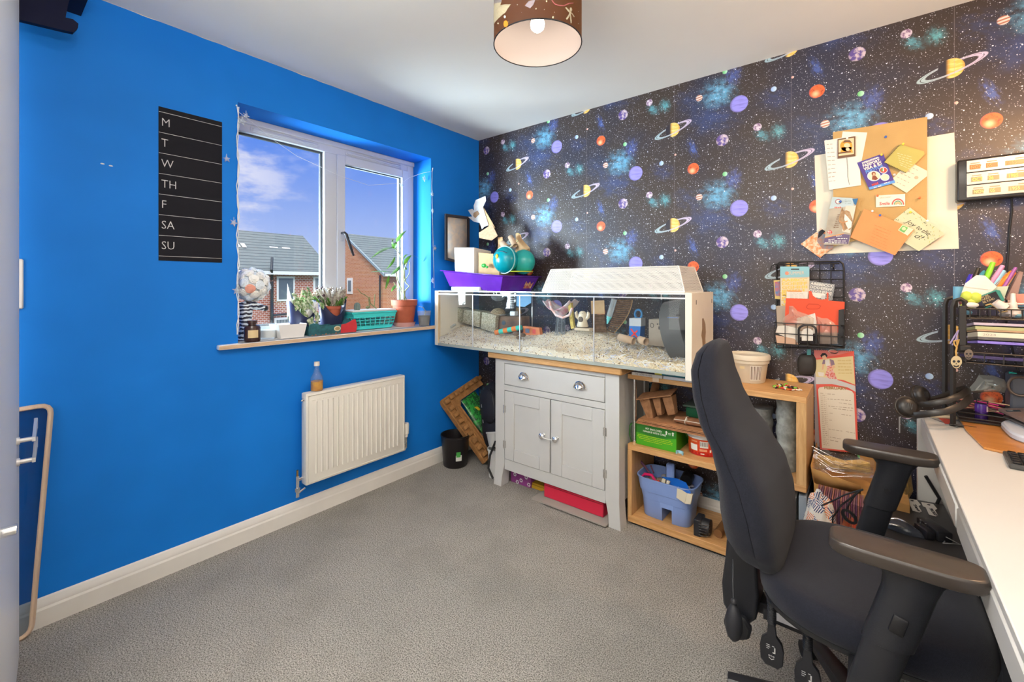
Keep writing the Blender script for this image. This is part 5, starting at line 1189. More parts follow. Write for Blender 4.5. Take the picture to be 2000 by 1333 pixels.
for i in range(13):
    s = i/12; xx = s*2-1; p = P(1070+s*52, 587, -.30); dp = .085*(1-abs(xx)**2.2)
    rg.append([p+Vector((0, (q-.5)*.11, -dp*(1-.35*abs(q-.5)*2)-.008*sin(q*9+s*6))) for q in [j/8 for j in range(9)]])
b.skin(rg, closed=False, cap=False); b.build('fleece_sling', FLE, t, smooth=70, solid=.005)
b = B(); b.tube([P(1074, 589, -.36), P(1076, 602, -.365), P(1086, 616, -.37), P(1099, 621, -.37), P(1112, 616, -.37), P(1118, 602, -.365)], .0075, 8); b.build('fleece_edge', M('fleece_peach', (.70, .36, .30), .9, col2=(.66, .60, .64), scale=25), t, smooth=70)
b = B(); 
for i in range(15): b.tube([P(1087+i*1.15, 617, -.29), P(1086+i*1.15+1.5*sin(i), 636, -.29), P(1083+i*1.5, 656, -.29)], .0014, 4)
b.build('grey_fringe', M('grey_fringe', (.20, .22, .24), .9), t)
t = thing('chew_stick', 'yellow seed crusted chew stick hanging beside the hammock', 'chew stick', P(1117, 643, -.33), world=True)
b = B(); b.tube([P(1114, 592, -.33), P(1116, 612, -.33), P(1118, 630, -.33), P(1120, 642, -.33)], .0145, 4); b.build('stick', M('crusted_stick', (.48, .36, .08), .8, col2=(.66, .52, .14), scale=90, bump=.8), t)
b = B(); b.cyl(P(1114, 592, -.33), P(1114, 583, -.33), .002, n=6); b.build('hook', BLACK, t)
t = thing('ghost_ornament', 'cream ceramic ghost with raised arms and a wide open mouth in the tank', 'ornament', P(1138, 638, -.33), world=True)
CERC = M('cream_ceramic', (.66, .59, .46), .3)
b = B(); c = P(1138, 638.5, -.33); b.lathe([(.001, 0), (.030, 0), (.032, .006), (.026, .03), (.025, .055), (.024, .070), (.017, .084), (.008, .089), (.001, .090)], c, 28, rfun=lambda a, z: 1+.06*sin(a*2*pi*4) if z < .03 else 1)
for s in (-1, 1): b.tube([c+Vector((s*.022, 0, .045)), c+Vector((s*.036, -.003, .056)), c+Vector((s*.040, -.004, .078)), c+Vector((s*.034, -.005, .086))], [.010, .010, .009, .004], 10)
b.build('ghost_body', CERC, t, smooth=60)
b = B(); b.ball(c+Vector((0, -.0205, .042)), (.0155, .008, .020), 18); b.build('open_mouth', M('mouth_brown', (.10, .075, .05), .8), t)
b = B()
for s in (-1, 1): b.ball(c+Vector((s*.008, -.0165, .074)), (.0035, .004, .0045), 10)
b.build('eyes', BLACK, t)
b = B(); c = P(1141, 644, -.33); b.box(c.x-.048, c.x+.048, c.y-.03, c.y+.03, c.z-.006, c.z+.010, bev=.003); one('pale_block', b, M('pale_wood_block', (.58, .48, .36), .7), 'pale flat wooden block under the ceramic ghost', 'block', loc=(c.x, c.y, c.z-.006))
TWIG = M('twig_brown', (.20, .12, .07), .8, var=.45, scale=50)
t = thing('twig_ladder', 'straight ladder of brown twigs with a cardboard square hung over its top', 'ladder', P(1168, 650, -.25), world=True)
for i in range(11):
    b = B(); a_, c_ = P(1155.5+i*.25, 617+i*3.1, -.25), P(1180.5+i*.5, 616.5+i*3.2, -.25); b.cyl(a_, c_, .0052, n=8); b.build('twig_rung', TWIG, t)
b = B(); pf = [P(u, v, -.262) for u, v in ((1154, 588), (1180, 587), (1181, 614), (1155, 614))]; b.skin([pf, [p+Vector((0, .004, 0)) for p in pf]]); b.build('card_square', CARD, t)
t = thing('curved_bridge', 'curved hanging bridge of flat brown twigs swinging down from the cover', 'bridge', P(1195, 647, -.28), world=True)
for i in range(17):
    s = i/16; b = B(); uL = 1204-18*s**1.4; uR = 1234-32*s**1.9-3*s; v = 587+60*s; b.tube([P(uL, v, -.30), P((uL+uR)/2, v+1.5, -.285), P(uR, v-1+4*s, -.27)], .0055, 6, flat=.6); b.build('flat_twig', TWIG, t)
b = B(); b.tube([P(1234-32*s**1.9-3*s+1, 586+60*s+4*s, -.27) for s in [i/10 for i in range(11)]], .003, 6); b.build('edge_strip', M('edge_tan', (.42, .28, .14), .8), t)
t = thing('measuring_tube', 'clear graduated tube with a turquoise tip leaning beside the curved bridge', 'tube', P(1186, 633, -.32), world=True)
a_, c_ = P(1200, 585, -.32), P(1190, 618, -.32); b = B(); b.cyl(a_, c_, .0155, n=18); b.build('clear_barrel', glass('tube_glass', (.84, .90, .92), 3, veil=.25), t)
b = B(); b.cyl(c_, P(1186, 633, -.32), .0155, .003, n=14); b.build('turquoise_tip', M('turquoise_tip', (.15, .55, .58), .4), t)
b = B()
for i in range(10): p = a_.lerp(c_, .1+i*.08); b.box(p.x-.012, p.x+.002, p.y-.0165, p.y-.0158, p.z, p.z+.0015)
b.build('scale_marks', M('scale_print', (.1, .15, .2), .6), t)
t = thing('snack_carton', 'blue and silver snack carton with a red cross mark standing in the bedding', 'carton', P(1240, 662, -.30), world=True)
b = B(); pf = [P(u, v, -.31) for u, v in ((1229, 637), (1251, 638), (1250, 662), (1229, 659))]; pt = [P(u, v, -.31) for u, v in ((1229, 622), (1252, 622), (1252, 638), (1229, 637))]
b.skin([pf, [p+Vector((0, .06, 0)) for p in pf]], m=0); b.skin([pt, [p+Vector((0, .06, 0)) for p in pt]], m=1); b.build('carton_body', [M('royal_blue_card', (.02, .14, .46), .4), M('silver_card', (.45, .48, .52), .35)], t)
b = B(); 
for q4 in (((1231, 643), (1233.5, 642), (1246, 659), (1243, 660)), ((1244, 645), (1246, 647), (1235, 658), (1232, 657))): b.faces([P(u, v, -.3112) for u, v in q4], [(0,1,2,3)])
b.build('red_cross_mark', M('red_print', (.70, .03, .02), .5), t)
b = B(); b.tube([P(1247, 614, -.27)+Vector((cos(a)*.019, 0, sin(a)*.024)) for a in [i*pi/10 for i in range(20)]], .006, 8, closed=True); one('blue_ring', b, M('blue_ring_plastic', (.02, .17, .40), .35), 'dark blue plastic ring leaning behind the snack carton', 'toy', loc=P(1247, 625, -.27))
for i, (u0, v0, u1, v1, lab) in enumerate(((1210, 659, 1238, 667, 'longer cardboard tube lying open end right in front of the snack carton'), (1249, 664, 1262, 668, 'short cardboard tube end in front of the grey printed box'))):
    b = B(); a_, c_ = P(u0, v0, -.36), P(u1, v1, -.38); b.cyl(a_, c_, .0185, n=24, cap=False); o = one('cardboard_tube', b, M('tube_card', (.50, .36, .25), .85), lab, 'tube', 'cardboard tubes in the tank', loc=c_, solid=.0025)
t = thing('printed_carton', 'grey cardboard carton with small printed symbols in front of the dark wheel', 'carton', P(1282, 676, -.28), world=True)
b = B(); pf = [P(u, v, -.30) for u, v in ((1267, 624), (1297, 624), (1299, 678), (1267, 674))]; b.skin([pf, [p+Vector((0, .07, 0)) for p in pf]]); b.build('carton_body', M('grey_card', (.34, .29, .24), .85, var=.08, scale=30), t, bevel=.001)
b = B(); c = P(1273.5, 636, -.3008); b.tube([c+Vector((cos(a)*.009, 0, sin(a)*.011)) for a in [i*pi/8 for i in range(16)]], .0014, 5, closed=True)
for u, v, w_, h_ in ((1283, 632, 2.5, 3), (1287, 632, 2, 3), (1286, 638, 3, 6), (1292, 641, 3, 5)): p, q_ = P(u, v, -.3008), P(u+w_, v+h_, -.3008); b.box(p.x, q_.x, p.y-.0004, p.y, q_.z, p.z)
p, q_ = P(1277, 660, -.3008), P(1298, 661.5, -.3008); b.box(p.x, q_.x, p.y-.0004, p.y, q_.z, p.z); b.build('print_marks', M('faint_black_print', (.06, .05, .05), .8), t)
t = thing('hamster_wheel', 'large dark grey plastic exercise wheel at the right end of the tank', 'wheel', (1.66, -.30, .86), world=True)
b = B(); c = Vector((1.655, -.295, 1.035)); 
rot = Matrix.Rotation(R(90), 4, 'Y')
b.lathe([(.150, .05), (.152, .05), (.152, -.045), (.001, -.045), (.001, -.042), (.150, -.042)], c, 48, mat=Matrix.Rotation(R(78), 4, 'Y')); b.build('wheel_drum', M('grey_wheel_plastic', (.085, .09, .095), .3), t)
b = B(); b.cyl(P(1297, 621, -.42), P(1326, 621, -.44), .004, n=10); b.build('wheel_axle', CHROME, t)
b = B(); c = P(1322, 615, -.44); b.cyl(c, c+Vector((.015, -.004, -.001)), .006, n=10); b.build('axle_nut', BLACK, t)
b = B(); b.box(1.50, 1.60, -.15, -.146, .90, 1.18); one('smoky_panel', b, glass('smoky', (.35, .40, .45), 1), 'smoky grey clear plastic panel against the rear glass of the tank', 'panel', loc=(1.55, -.148, .90))
b = B(); b.tube([P(868, 645, -.36), P(880, 640, -.36)], .001, 4); b.obox(P(885, 637, -.38), (.05, .02, .014), (0, R(-30), 0), bev=.002); one('small_white_block', b, M('weathered_white', (.48, .50, .46), .6), 'small weathered white block at the far left of the tank bedding', 'block', loc=P(885, 642, -.38))
# ================================================================ on and in the shelf unit
b1 = [('thin_paperback', 'white magazine at the bottom of the stack under the tank', 1.470, 1.640, .8115, .8185, (.70, .69, .68), (.35, .35, .4)), ]
def book(x0, x1, z0, z1, col, label, name='book', spine=None, y0=-.355):
    t = thing(name, label, 'book', ((x0+x1)/2, -.28, z0), group='books stacked under the right end of the tank', world=True)
    b = B(); b.box(x0+.002, x1-.002, y0+.002, y0+.15, z0+.001, z1-.001); b.build('pages', M('book_pages', (.68, .64, .56), .9), t)
    b = B(); b.box(x0, x1, y0, y0+.152, z0, z0+.001); b.box(x0, x1, y0, y0+.152, z1-.001, z1); b.box(x0, x1, y0, y0+.0012, z0, z1); o = b.build('cover', M('cover_%02x%02x%02x' % tuple(int(c*255) for c in col), col, .4), t)
    if spine: merge_b = textm(spine[0], (z1-z0)*.75, .0003, basis((spine[1], y0-.0003, z0+(z1-z0)*.28), (1, 0, 0), (0, 0, 1))); merge_b.build('spine_title', M('spine_ink', spine[2], .6), t)
book(1.425, 1.585, .7925, .8085, (.62, .60, .58), 'white booklet lying left at the bottom of the stack under the tank', 'booklet', ('THE HERB GUIDE', 1.44, (.15, .12, .12)))
book(1.590, 1.730, .7925, .8085, (.58, .60, .66), 'white booklet lying right at the bottom of the stack under the tank', 'booklet')
book(1.440, 1.545, .8090, .8235, (.03, .025, .03), 'thin black book with pale spine lettering in the stack under the tank', spine=('THE STUDY BOOK', 1.445, (.6, .6, .6)))
book(1.547, 1.582, .8090, .8235, (.50, .45, .05), 'small yellow and black notebook in the stack under the tank')
book(1.584, 1.733, .8090, .8235, (.0, .14, .20), 'teal blue book in the stack under the right end of the tank', spine=('SCIENCE', 1.60, (.5, .6, .65)))
# peat pots
t = thing('peat_pots', 'strip of three brown moulded peat pots tipped over on the upper shelf', 'plant pots', P(1280, 815, -.33), world=True)
PEAT = M('peat_pot', (.36, .18, .085), .9, var=.3, scale=30, bump=.7, bscale=150)
b = B(); Z = lambda x, y, yy=-.34: AT(1220+x/7.015, 730+y/7.015, y=yy)
p0, p1 = Z(190, 300), Z(690, 235); b.skin([[p0+Vector((0, s*.05, dz)) for s, dz in ((-1, -.006), (1, .012), (1, .018), (-1, .0))], [p1+Vector((0, s*.05, dz)) for s, dz in ((-1, -.006), (1, .012), (1, .018), (-1, .0))]]); b.build('joined_rim', PEAT, t, bevel=.002)
for (a_, b_, c_, d_) in (((215, 315), (360, 300), (410, 585), (320, 595)), ((400, 300), (510, 285), (530, 540), (460, 545)), ((540, 285), (680, 260), (720, 530), (610, 545))):
    b = B(); tl, tr_, br, bl = Z(*a_), Z(*b_), Z(*c_), Z(*d_); b.skin([[tl+Vector((0, -.028, 0)), tr_+Vector((0, -.028, 0)), tr_+Vector((0, .04, 0)), tl+Vector((0, .04, 0))], [bl+Vector((0, -.018, 0)), br+Vector((0, -.018, 0)), br+Vector((0, .03, 0)), bl+Vector((0, .03, 0))]]); b.build('square_pot', PEAT, t, bevel=.005, seg=3)
b = B(); b.cyl(AT(1277, 765, y=-.27), AT(1281, 748, y=-.20), .022, n=20); one('round_peat_pot', b, PEAT, 'round brown peat pot lying behind the tipped pots', 'plant pot', loc=AT(1279, 770, y=-.25))
t = thing('food_tub', 'dark green translucent food tub at the back of the upper shelf', 'tub', AT(1350, 795, y=-.2), world=True)
b = B(); b.box(1.66, 1.83, -.24, -.10, .600, .655, bev=.012, seg=2); b.build('tub_body', M('dark_green_plastic', (.015, .10, .05), .25), t); b = B(); b.box(1.65, 1.84, -.25, -.09, .655, .665, bev=.003); b.build('tub_lid', M('grey_green_lid', (.10, .16, .13), .3), t)
# stack of brown card
for i in range(5):
    b = B(); b.box(1.462+i*.003, 1.85+.004*i, -.415+.005*(i % 3), -.12, .5705+i*.0048, .5740+i*.0048, mat=Matrix.Rotation(0, 4, 'Z')); one('card_sheet', b, M('orange_brown_card', (.46, .22, .10), .8, var=.2, scale=20), 'stiff orange brown card sheet, %s of the five sheets on the green box' % ('lowest', 'second from bottom', 'middle', 'second from top', 'topmost')[i], 'card', 'card sheets stacked on the green box', loc=(1.65, -.27, .5705+i*.0048))
t = thing('leather_roll', 'rolled brown leather pouch tied with a pale cord on the card sheets', 'pouch', (1.73, -.33, .595), world=True)
b = B(); rg = []
for i in range(9):
    x = 1.645+i*.022; s = .8+.2*sin(pi*i/8); rg.append([(x, -.345+cos(a)*.035*s, .613+sin(a)*.017*s) for a in [j*pi/9 for j in range(18)]])
b.skin(rg); b.build('pouch_roll', M('tan_leather', (.30, .13, .06), .7, var=.3, scale=18, bump=.3), t, smooth=60)
b = B(); b.tube([(1.70, -.345+cos(a)*.036, .613+sin(a)*.0185) for a in [j*pi/9 for j in range(18)]], .002, 6, closed=True); b.tube([(1.645, -.375, .617), (1.67, -.383, .620), (1.70, -.38, .621), (1.76, -.383, .622), (1.80, -.38, .62)], .002, 6); b.tube([(1.70, -.378, .622), (1.712, -.384, .632), (1.705, -.378, .638)], .002, 6); b.build('pale_cord', M('cream_cord', (.60, .52, .42), .8), t)
# green pet carrier box
t = thing('pet_carrier_box', 'bright green cardboard pet carrier with white warning text on the middle shelf', 'box', (1.57, -.30, .4575), world=True)
GB = M('lime_green_card', (.06, .36, .01), .45); GD = M('deep_green_card', (.02, .17, .015), .45); gx0, gx1, gy0, gz0, gz1 = 1.463, 1.672, -.400, .4575, .566
b = B(); b.box(gx0, gx1, gy0, -.16, gz0, gz1); b.build('carton_body', GB, t, bevel=.001)
b = B(); b.prism([(gx0+.001, gz1-.001), (gx0+.001, gz1-.045), (gx0+.07, gz1-.052), (gx1-.07, gz1-.052), (gx1-.001, gz1-.040), (gx1-.001, gz1-.001)], -.0004, 'y', gy0); b.build('dark_top_panel', GD, t)
for s_, z, sz, mat, x in (('PET ENCLOSED', .544, .0125, PAPER, 1.513), ('HANDLE WITH CARE', .529, .0125, PAPER, 1.500)): textm(s_, sz, .0004, basis((x, gy0-.0006, z), (1, 0, 0), (0, 0, 1)), bold=.0002).build('warning_text', mat, t)
b = B()
for k, (x, L) in enumerate(((1.472, .17), (1.470, .185), (1.478, .17), (1.505, .09))): 
    x_ = x
    while x_ < x+L: w2 = rr.uniform(.004, .011); b.box(x_, x_+w2, gy0-.0010, gy0-.0002, .508-k*.0085, .5105-k*.0085); x_ += w2+.002
b.build('small_text_lines', M('yellow_green_print', (.45, .55, .02), .6), t)
b = B()
for x in (1.622, 1.655): b.prism([(x-.003, .538), (x-.003, .550), (x-.006, .550), (x, .558), (x+.006, .550), (x+.003, .550), (x+.003, .538)], -.0005, 'y', gy0-.0004)
b.box(1.631, 1.646, gy0-.0009, gy0-.0003, .546, .548); b.box(1.632, 1.645, gy0-.0009, gy0-.0003, .540, .542); b.build('this_way_up_arrows', PAPER, t)
b = B(); b.skin([[(gx1+.002, -.38, .566), (gx1+.004, -.37, .566)], [(gx1+.030, -.36, .555), (gx1+.032, -.35, .555)], [(gx1+.045, -.33, .50), (gx1+.047, -.32, .50)], [(gx1+.047, -.32, .462), (gx1+.049, -.31, .462)]], closed=False, cap=False); b.build('side_flap', GD, t, solid=.002)
b = B(); b.tube([(1.440, -.40, .562), (1.432, -.41, .55), (1.430, -.41, .50), (1.436, -.40, .462)], .0022, 6, flat=2); b.build('left_flap', GD, t)
t = thing('pipe_clip', 'pale blue plastic pipe clip at the shelf edge in front of the green box', 'clip', (1.685, -.405, .4575)); b = B()
b.skin([[(cos(a)*r_, sin(a)*r_*.8, z) for r_, z in ((.013, .0), (.019, .0), (.019, .014), (.013, .014))] for a in [R(-30+i*20) for i in range(13)]]); b.build('clip_ring', M('pale_blue_plastic', (.28, .52, .62), .4), t)
# orange tub
t = thing('food_bucket', 'orange and red printed plastic food tub with barcode and tilted white lid', 'tub', (1.765, -.300, .4575), world=True)
b = B(); b.lathe([(.001, .4575), (.066, .4575), (.069, .465), (.074, .545), (.001, .545)], (1.765, -.300, 0), 44); b.build('tub_body', M('orange_red_label', (.72, .12, .02), .35, col2=(.60, .03, .01), scale=6), t)
b = B(); b.lathe([(.0745, .540), (.079, .541), (.080, .562), (.074, .562), (.072, .545)], (1.765, -.300, 0), 44, cap=False); b.build('white_rim', M('white_rim_plastic', (.74, .72, .68), .35), t)
b = B(); b.lathe([(.001, 0), (.078, 0), (.081, -.008), (.083, -.008), (.081, .004), (.001, .006)], (0, 0, 0), 40); b.xf(Matrix.Translation((1.735, -.27, .578)) @ Matrix.Rotation(R(-9), 4, 'Y') @ Matrix.Rotation(R(4), 4, 'X')); b.build('white_lid', MATS['white_rim_plastic'], t)
def tubpatch(name, a0, a1, z0, z1, mat, dr=.0008, pr=None):
    b = B(); r_ = lambda z: .069+(z-.465)*.0625+dr
    b.skin([[(1.765+cos(a)*r_(z), -.300+sin(a)*r_(z), z) for a in [a0+(a1-a0)*i/8 for i in range(9)]] for z in (z0, z1)], closed=False, cap=False)
    if pr:
        for k in range(9):
            aa = a0+(a1-a0)*(k+.5)/9.5
            for rz in ((z0+.008, z1-.004),): b.skin([[(1.765+cos(a)*(r_(z)+.0006), -.300+sin(a)*(r_(z)+.0006), z) for a in (aa, aa+(a1-a0)*(.03 if k % 2 else .05))] for z in rz], closed=False, cap=False, m=1)
    b.build(name, mat, t)
tubpatch('barcode', R(-88), R(-58), .500, .532, [PAPER, INK], pr=1); tubpatch('white_panel', R(-128), R(-98), .482, .512, PAPER); tubpatch('red_band', R(-150), R(-30), .4600, .476, M('deep_red_print', (.45, .01, .01), .4), .0004)
tubpatch('small_panel', R(-52), R(-46), .480, .492, PAPER); tubpatch('weight_mark', R(-86), R(-72), .468, .473, PAPER, .0012); tubpatch('fine_print', R(-90), R(-62), .482, .494, M('peach_print', (.75, .30, .15), .6)); tubpatch('brand_print', R(-122), R(-98), .524, .530, M('peach_print', (.75, .30, .15), .6))
# blue caddy
t = thing('tool_caddy', 'pale blue plastic cleaning caddy full of tools on the bottom shelf', 'caddy', (1.60, -.29, .0985), world=True)
CAD = M('cornflower_plastic', (.22, .33, .66), .35); Cc = Vector((1.600, -.300, 0)); N = 56
def se(hx, hy, z, ex=4.5, rot=R(0)):
    r = []
    for j in range(N):
        a = 2*pi*j/N; x, y = math.copysign(abs(cos(a))**(2/ex), cos(a))*hx, math.copysign(abs(sin(a))**(2/ex), sin(a))*hy
        r.append((Cc.x+x*cos(rot)-y*sin(rot), Cc.y+x*sin(rot)+y*cos(rot), z))
    return r
b = B(); b.skin([se(.128, .085, .195), se(.134, .090, .232), se(.140, .095, .235), se(.150, .104, .300), se(.154, .108, .302), se(.154, .108, .307), se(.148, .102, .307), se(.130, .086, .20)])
b.skin([se(.1285, .0855, .196), se(.126, .084, .190), se(.01, .01, .190)], cap=False)
for s in (-1, 1):
    x0, x1 = (Cc.x-.120, Cc.x-.012) if s < 0 else (Cc.x+.038, Cc.x+.128)
    cl = lambda p: (min(max(p[0], x0-.01), x1+.01) if s < 0 else max(p[0], x0), p[1], p[2])
    if s < 0: cl = lambda p: (min(p[0], x1), p[1], p[2])
    b.skin([[cl(p) for p in se(.118, .076, .0985)], [cl(p) for p in se(.121, .079, .102)], [cl(p) for p in se(.1275, .0845, .197)]])
b.box(Cc.x-.02, Cc.x+.045, -.385, -.217, .170, .197)
b.build('caddy_body', CAD, t, bevel=.003, smooth=50)
b = B(); b.box(1.585, 1.625, -.315, -.285, .20, .375, bev=.006); b.build('caddy_handle', CAD, t)
def tool(name, label, cat, loc): return thing(name, label, cat, loc, world=True)
t = tool('fabric_scissors', 'pink handled tool with orange red pouch resting in the blue caddy', 'tool', AT(1268, 940, y=-.34))
b = B(); pk = [AT(1250+x, 922+y, y=-.35) for x, y in ((0, 8), (8, 0), (22, 2), (30, 16), (24, 20), (8, 16))]; b.tube(pk, .008, 8, closed=True); b.build('pink_handle', M('hot_pink', (.66, .02, .14), .35), t)
b = B(); b.tube([AT(1256, 946, y=-.36), AT(1272, 941, y=-.36), AT(1288, 936, y=-.35)], .007, 6); b.build('red_band', M('coral_red', (.72, .07, .04), .4), t)
b = B(); b.cyl(AT(1268, 920, y=-.33), AT(1247, 893, y=-.30), .005, .007, n=8); b.cyl(AT(1276, 920, y=-.33), AT(1270, 905, y=-.30), .004, n=8); b.build('dark_shaft', M('plum_metal', (.12, .05, .09), .25), t)
t = tool('caulking_head', 'blue topped white plastic hand tool lying across the blue caddy', 'tool', AT(1325, 950, y=-.36))
b = B(); top = [AT(1220+x/6.06, 860+y/6.06, y=yy) for x, y, yy in ((425, 400, -.33), (600, 420, -.33), (720, 470, -.37), (780, 590, -.40), (640, 560, -.40), (520, 480, -.37))]; b.skin([top, [p-Vector((0, 0, .012)) for p in top]]); b.build('blue_top', M('strong_blue', (.01, .12, .52), .3), t, bevel=.002)
for q4, yy in (((425, 430), (465, 450), (450, 590), (385, 610)), -.385), (((480, 450), (515, 470), (490, 600), (455, 590)), -.385), (((610, 535), (730, 610), (705, 735), (600, 660)), -.405), (((730, 610), (800, 625), (775, 745), (705, 735)), -.407):
    b = B(); p = [AT(1220+x/6.06, 860+y/6.06, y=yy) for x, y in q4]; b.skin([p, [v+Vector((0, .015, 0)) for v in p]]); b.build('cream_jaw', M('cream_plastic', (.66, .60, .46), .4), t, bevel=.001)
t = tool('utility_knife', 'yellow and black tool handle poking out at the front of the caddy', 'tool', AT(1320, 973, y=-.385))
b = B(); b.obox(AT(1315, 968, y=-.375), (.05, .02, .014), (0, R(12), 0), bev=.004); b.build('yellow_handle', M('tool_yellow', (.65, .42, .02), .4), t); b = B(); b.obox(AT(1321, 971, y=-.378)+Vector((0, -.004, .006)), (.026, .018, .006), (0, R(12), 0), bev=.002); b.build('black_grip', BLACK, t)
b = B()
for k in range(26): b.ball((rr.uniform(1.49, 1.70), rr.uniform(-.37, -.23), rr.uniform(.245, .275)), (rr.uniform(.012, .026), rr.uniform(.012, .022), rr.uniform(.008, .016)), 8, m=k % 3)
one('caddy_contents', b, [M('hardware_grey', (.16, .15, .15), .4), M('hardware_tan', (.33, .25, .18), .7), M('clear_bag', (.38, .36, .37), .2)], 'jumble of small hardware and clear bags filling the blue caddy', 'hardware', loc=(1.6, -.3, .24), kind='stuff')
t = tool('pipe_fitting', 'dark grey pipe fitting standing up at the back of the caddy', 'fitting', AT(1318, 925, y=-.24)); b = B(); b.cyl(AT(1309, 930, y=-.25), AT(1309, 905, y=-.25), .025, n=18); b.build('grey_block', M('fitting_grey', (.10, .11, .14), .4), t); b = B(); b.cyl(AT(1318, 923, y=-.29), AT(1318, 923, y=-.265), .014, n=18, cap=False); b.cyl(AT(1340, 935, y=-.27), AT(1345, 925, y=-.22), .03, n=18); b.build('pipe_end', BLACK, t)
t = thing('plug_heater', 'small black finned device standing beside the caddy on the bottom shelf', 'device', (1.78, -.39, .0985), world=True)
b = B(); b.box(1.745, 1.778, -.412, -.33, .0985, .178, bev=.003); b.cyl((1.778, -.37, .139), (1.812, -.37, .139), .038, n=28); b.build('device_body', M('dark_device', (.022, .022, .026), .3), t)
for k in range(5):
    b = B(); b.tube([(1.77+0*k, -.4125, .110+k*.013), (1.80, -.409, .110+k*.013), (1.814, -.39, .112+k*.012)], .0022, 6); b.build('fin', M('fin_black', (.02, .02, .022), .25), t)
b = B(); b.cyl((1.84, -.36, .118), (1.85, -.12, .118), .020, n=16); one('brown_tube', b, M('brown_tube_card', (.20, .09, .03), .7), 'brown cardboard roll lying on the bottom shelf behind the black device', 'tube', loc=(1.845, -.24, .0985))
# right half of the shelf unit
for i, (x0, x1, z0, z1, lab, col) in enumerate(((2.06, 2.145, .457, .775, 'tall upright roll of mottled grey fur fabric inside the shelf unit', (.34, .35, .33)), (1.97, 2.05, .457, .72, 'shorter grey rolled blanket left of the fur roll inside the shelf unit', (.22, .22, .21)))):
    b = B(); rg = []
    for k in range(15): z = z0+.0005+(z1-z0)*k/14; s = 1+.08*sin(k*1.9+i); rg.append([((x0+x1)/2+cos(a)*(x1-x0)/2*s, -.26+sin(a)*.06*s, z) for a in [j*pi/10 for j in range(20)]])
    b.skin(rg); one('fabric_roll', b, M('fur_grey_%s' % 'ab'[i], col, .95, var=.4, scale=22, bump=.8, bscale=90), lab, 'fabric roll', 'grey fabric rolls in the shelf unit', loc=((x0+x1)/2, -.26, z0), smooth=60)
t = thing('storage_carton', 'white cardboard carton with faint print on the bottom shelf behind the chair', 'box', (2.07, -.25, .0985), world=True)
b = B(); b.box(1.975, 2.150, -.42, -.10, .0985, .40, bev=.002); b.build('carton_body', M('white_carton', (.58, .56, .52), .7, var=.04), t)
b = B()
for k in range(9): b.box(2.00+k*.012, 2.006+k*.012, -.4212, -.4205, .34-(k % 3)*.006, .352)
b.build('carton_print', INK, t)
b = B(); b.box(2.158, 2.186, -.425, -.10, .0985, .425, bev=.002); one('grey_folder', b, M('steel_blue_card', (.28, .33, .38), .5), 'tall steel blue folder standing at the right end of the bottom shelf', 'folder', loc=(2.172, -.26, .0985))
# on top of the unit
t = thing('plastic_bucket', 'cream plastic food bucket with lid and barcode label behind the chair back', 'bucket', (1.945, -.235, .8115), world=True)
BKC = M('cream_bucket', (.58, .50, .38), .4, var=.05); c = (1.945, -.22, 0)
b = B(); b.lathe([(.001, .812), (.068, .812), (.071, .82), (.084, .925), (.001, .925)], c, 44); b.build('bucket_body', BKC, t)
b = B(); b.lathe([(.001, .934), (.078, .934), (.080, .945), (.088, .945), (.092, .940), (.093, .922), (.088, .918), (.087, .905), (.084, .905)], c, 44); b.build('bucket_lid', M('cream_lid', (.66, .60, .48), .35), t)
def bp(name, a0, a1, z0, z1, mat, bars_=0, dr=.0008):
    b = B(); r_ = lambda z: .071+(z-.82)*.124+dr
    b.skin([[(c[0]+cos(a)*r_(z), c[1]+sin(a)*r_(z), z) for a in [a0+(a1-a0)*i/8 for i in range(9)]] for z in (z0, z1)], closed=False, cap=False)
    for k in range(bars_): aa = a0+(a1-a0)*(k+.4)/bars_; b.skin([[(c[0]+cos(a)*(r_(z)+.0006), c[1]+sin(a)*(r_(z)+.0006), z) for a in (aa, aa+R(1.6 if k % 2 else 2.6))] for z in (z0+.003, z1-.003)], closed=False, cap=False, m=1)
    b.build(name, mat, t)
bp('barcode', R(-75), R(-38), .828, .898, [PAPER, M('bar_brown', (.16, .11, .08), .7)], 8); bp('badge', R(-108), R(-92), .880, .893, M('badge_tan', (.66, .55, .32), .6))
t = thing('wrapped_sweets', 'small heap of colourful wrapped sweets on the oak shelf top', 'sweets', (2.12, -.33, .8115), world=True); t['kind'] = 'stuff'
b = B(); cols = [M('sweet_green', (.20, .50, .05), .3), M('sweet_red', (.62, .04, .03), .3), M('sweet_white', (.75, .70, .62), .3), M('sweet_orange', (.65, .20, .04), .3), M('sweet_black', (.03, .03, .03), .3)]
for k in range(64):
    a = rr.uniform(0, 6.28); q = rr.random()**.6; c = Vector((2.105+cos(a)*.055*q, -.30+sin(a)*.035*q, .8155+.020*(1-q)*rr.random())); dv = Vector((rr.uniform(-1, 1), rr.uniform(-1, 1), rr.uniform(-.2, .3))).normalized()*rr.uniform(.006, .013)
    b.tube([c-dv, c-dv*.5, c+dv*.5, c+dv], [.0005, .0035, .0035, .0005], 6, m=k % 5)
b.build('sweet_pile', cols, t)

# everything that stands on a shelf of the unit sits on its own board
for names, dz in (('tool_caddy fabric_scissors caulking_head utility_knife caddy_contents pipe_fitting plug_heater brown_tube storage_carton grey_folder', -.0500),
                  ('peat_pots round_peat_pot food_tub card_sheet leather_roll pet_carrier_box pipe_clip food_bucket fabric_roll', -.0345), ('plastic_bucket wrapped_sweets', -.0190)):
    for o in [o for o in S.objects if o.parent is None and o.name.split('.')[0] in names.split()]:
        o.location += Vector((-(2.377-o.location.x)*.043+(.006 if dz < -.04 else .003), .088, dz))
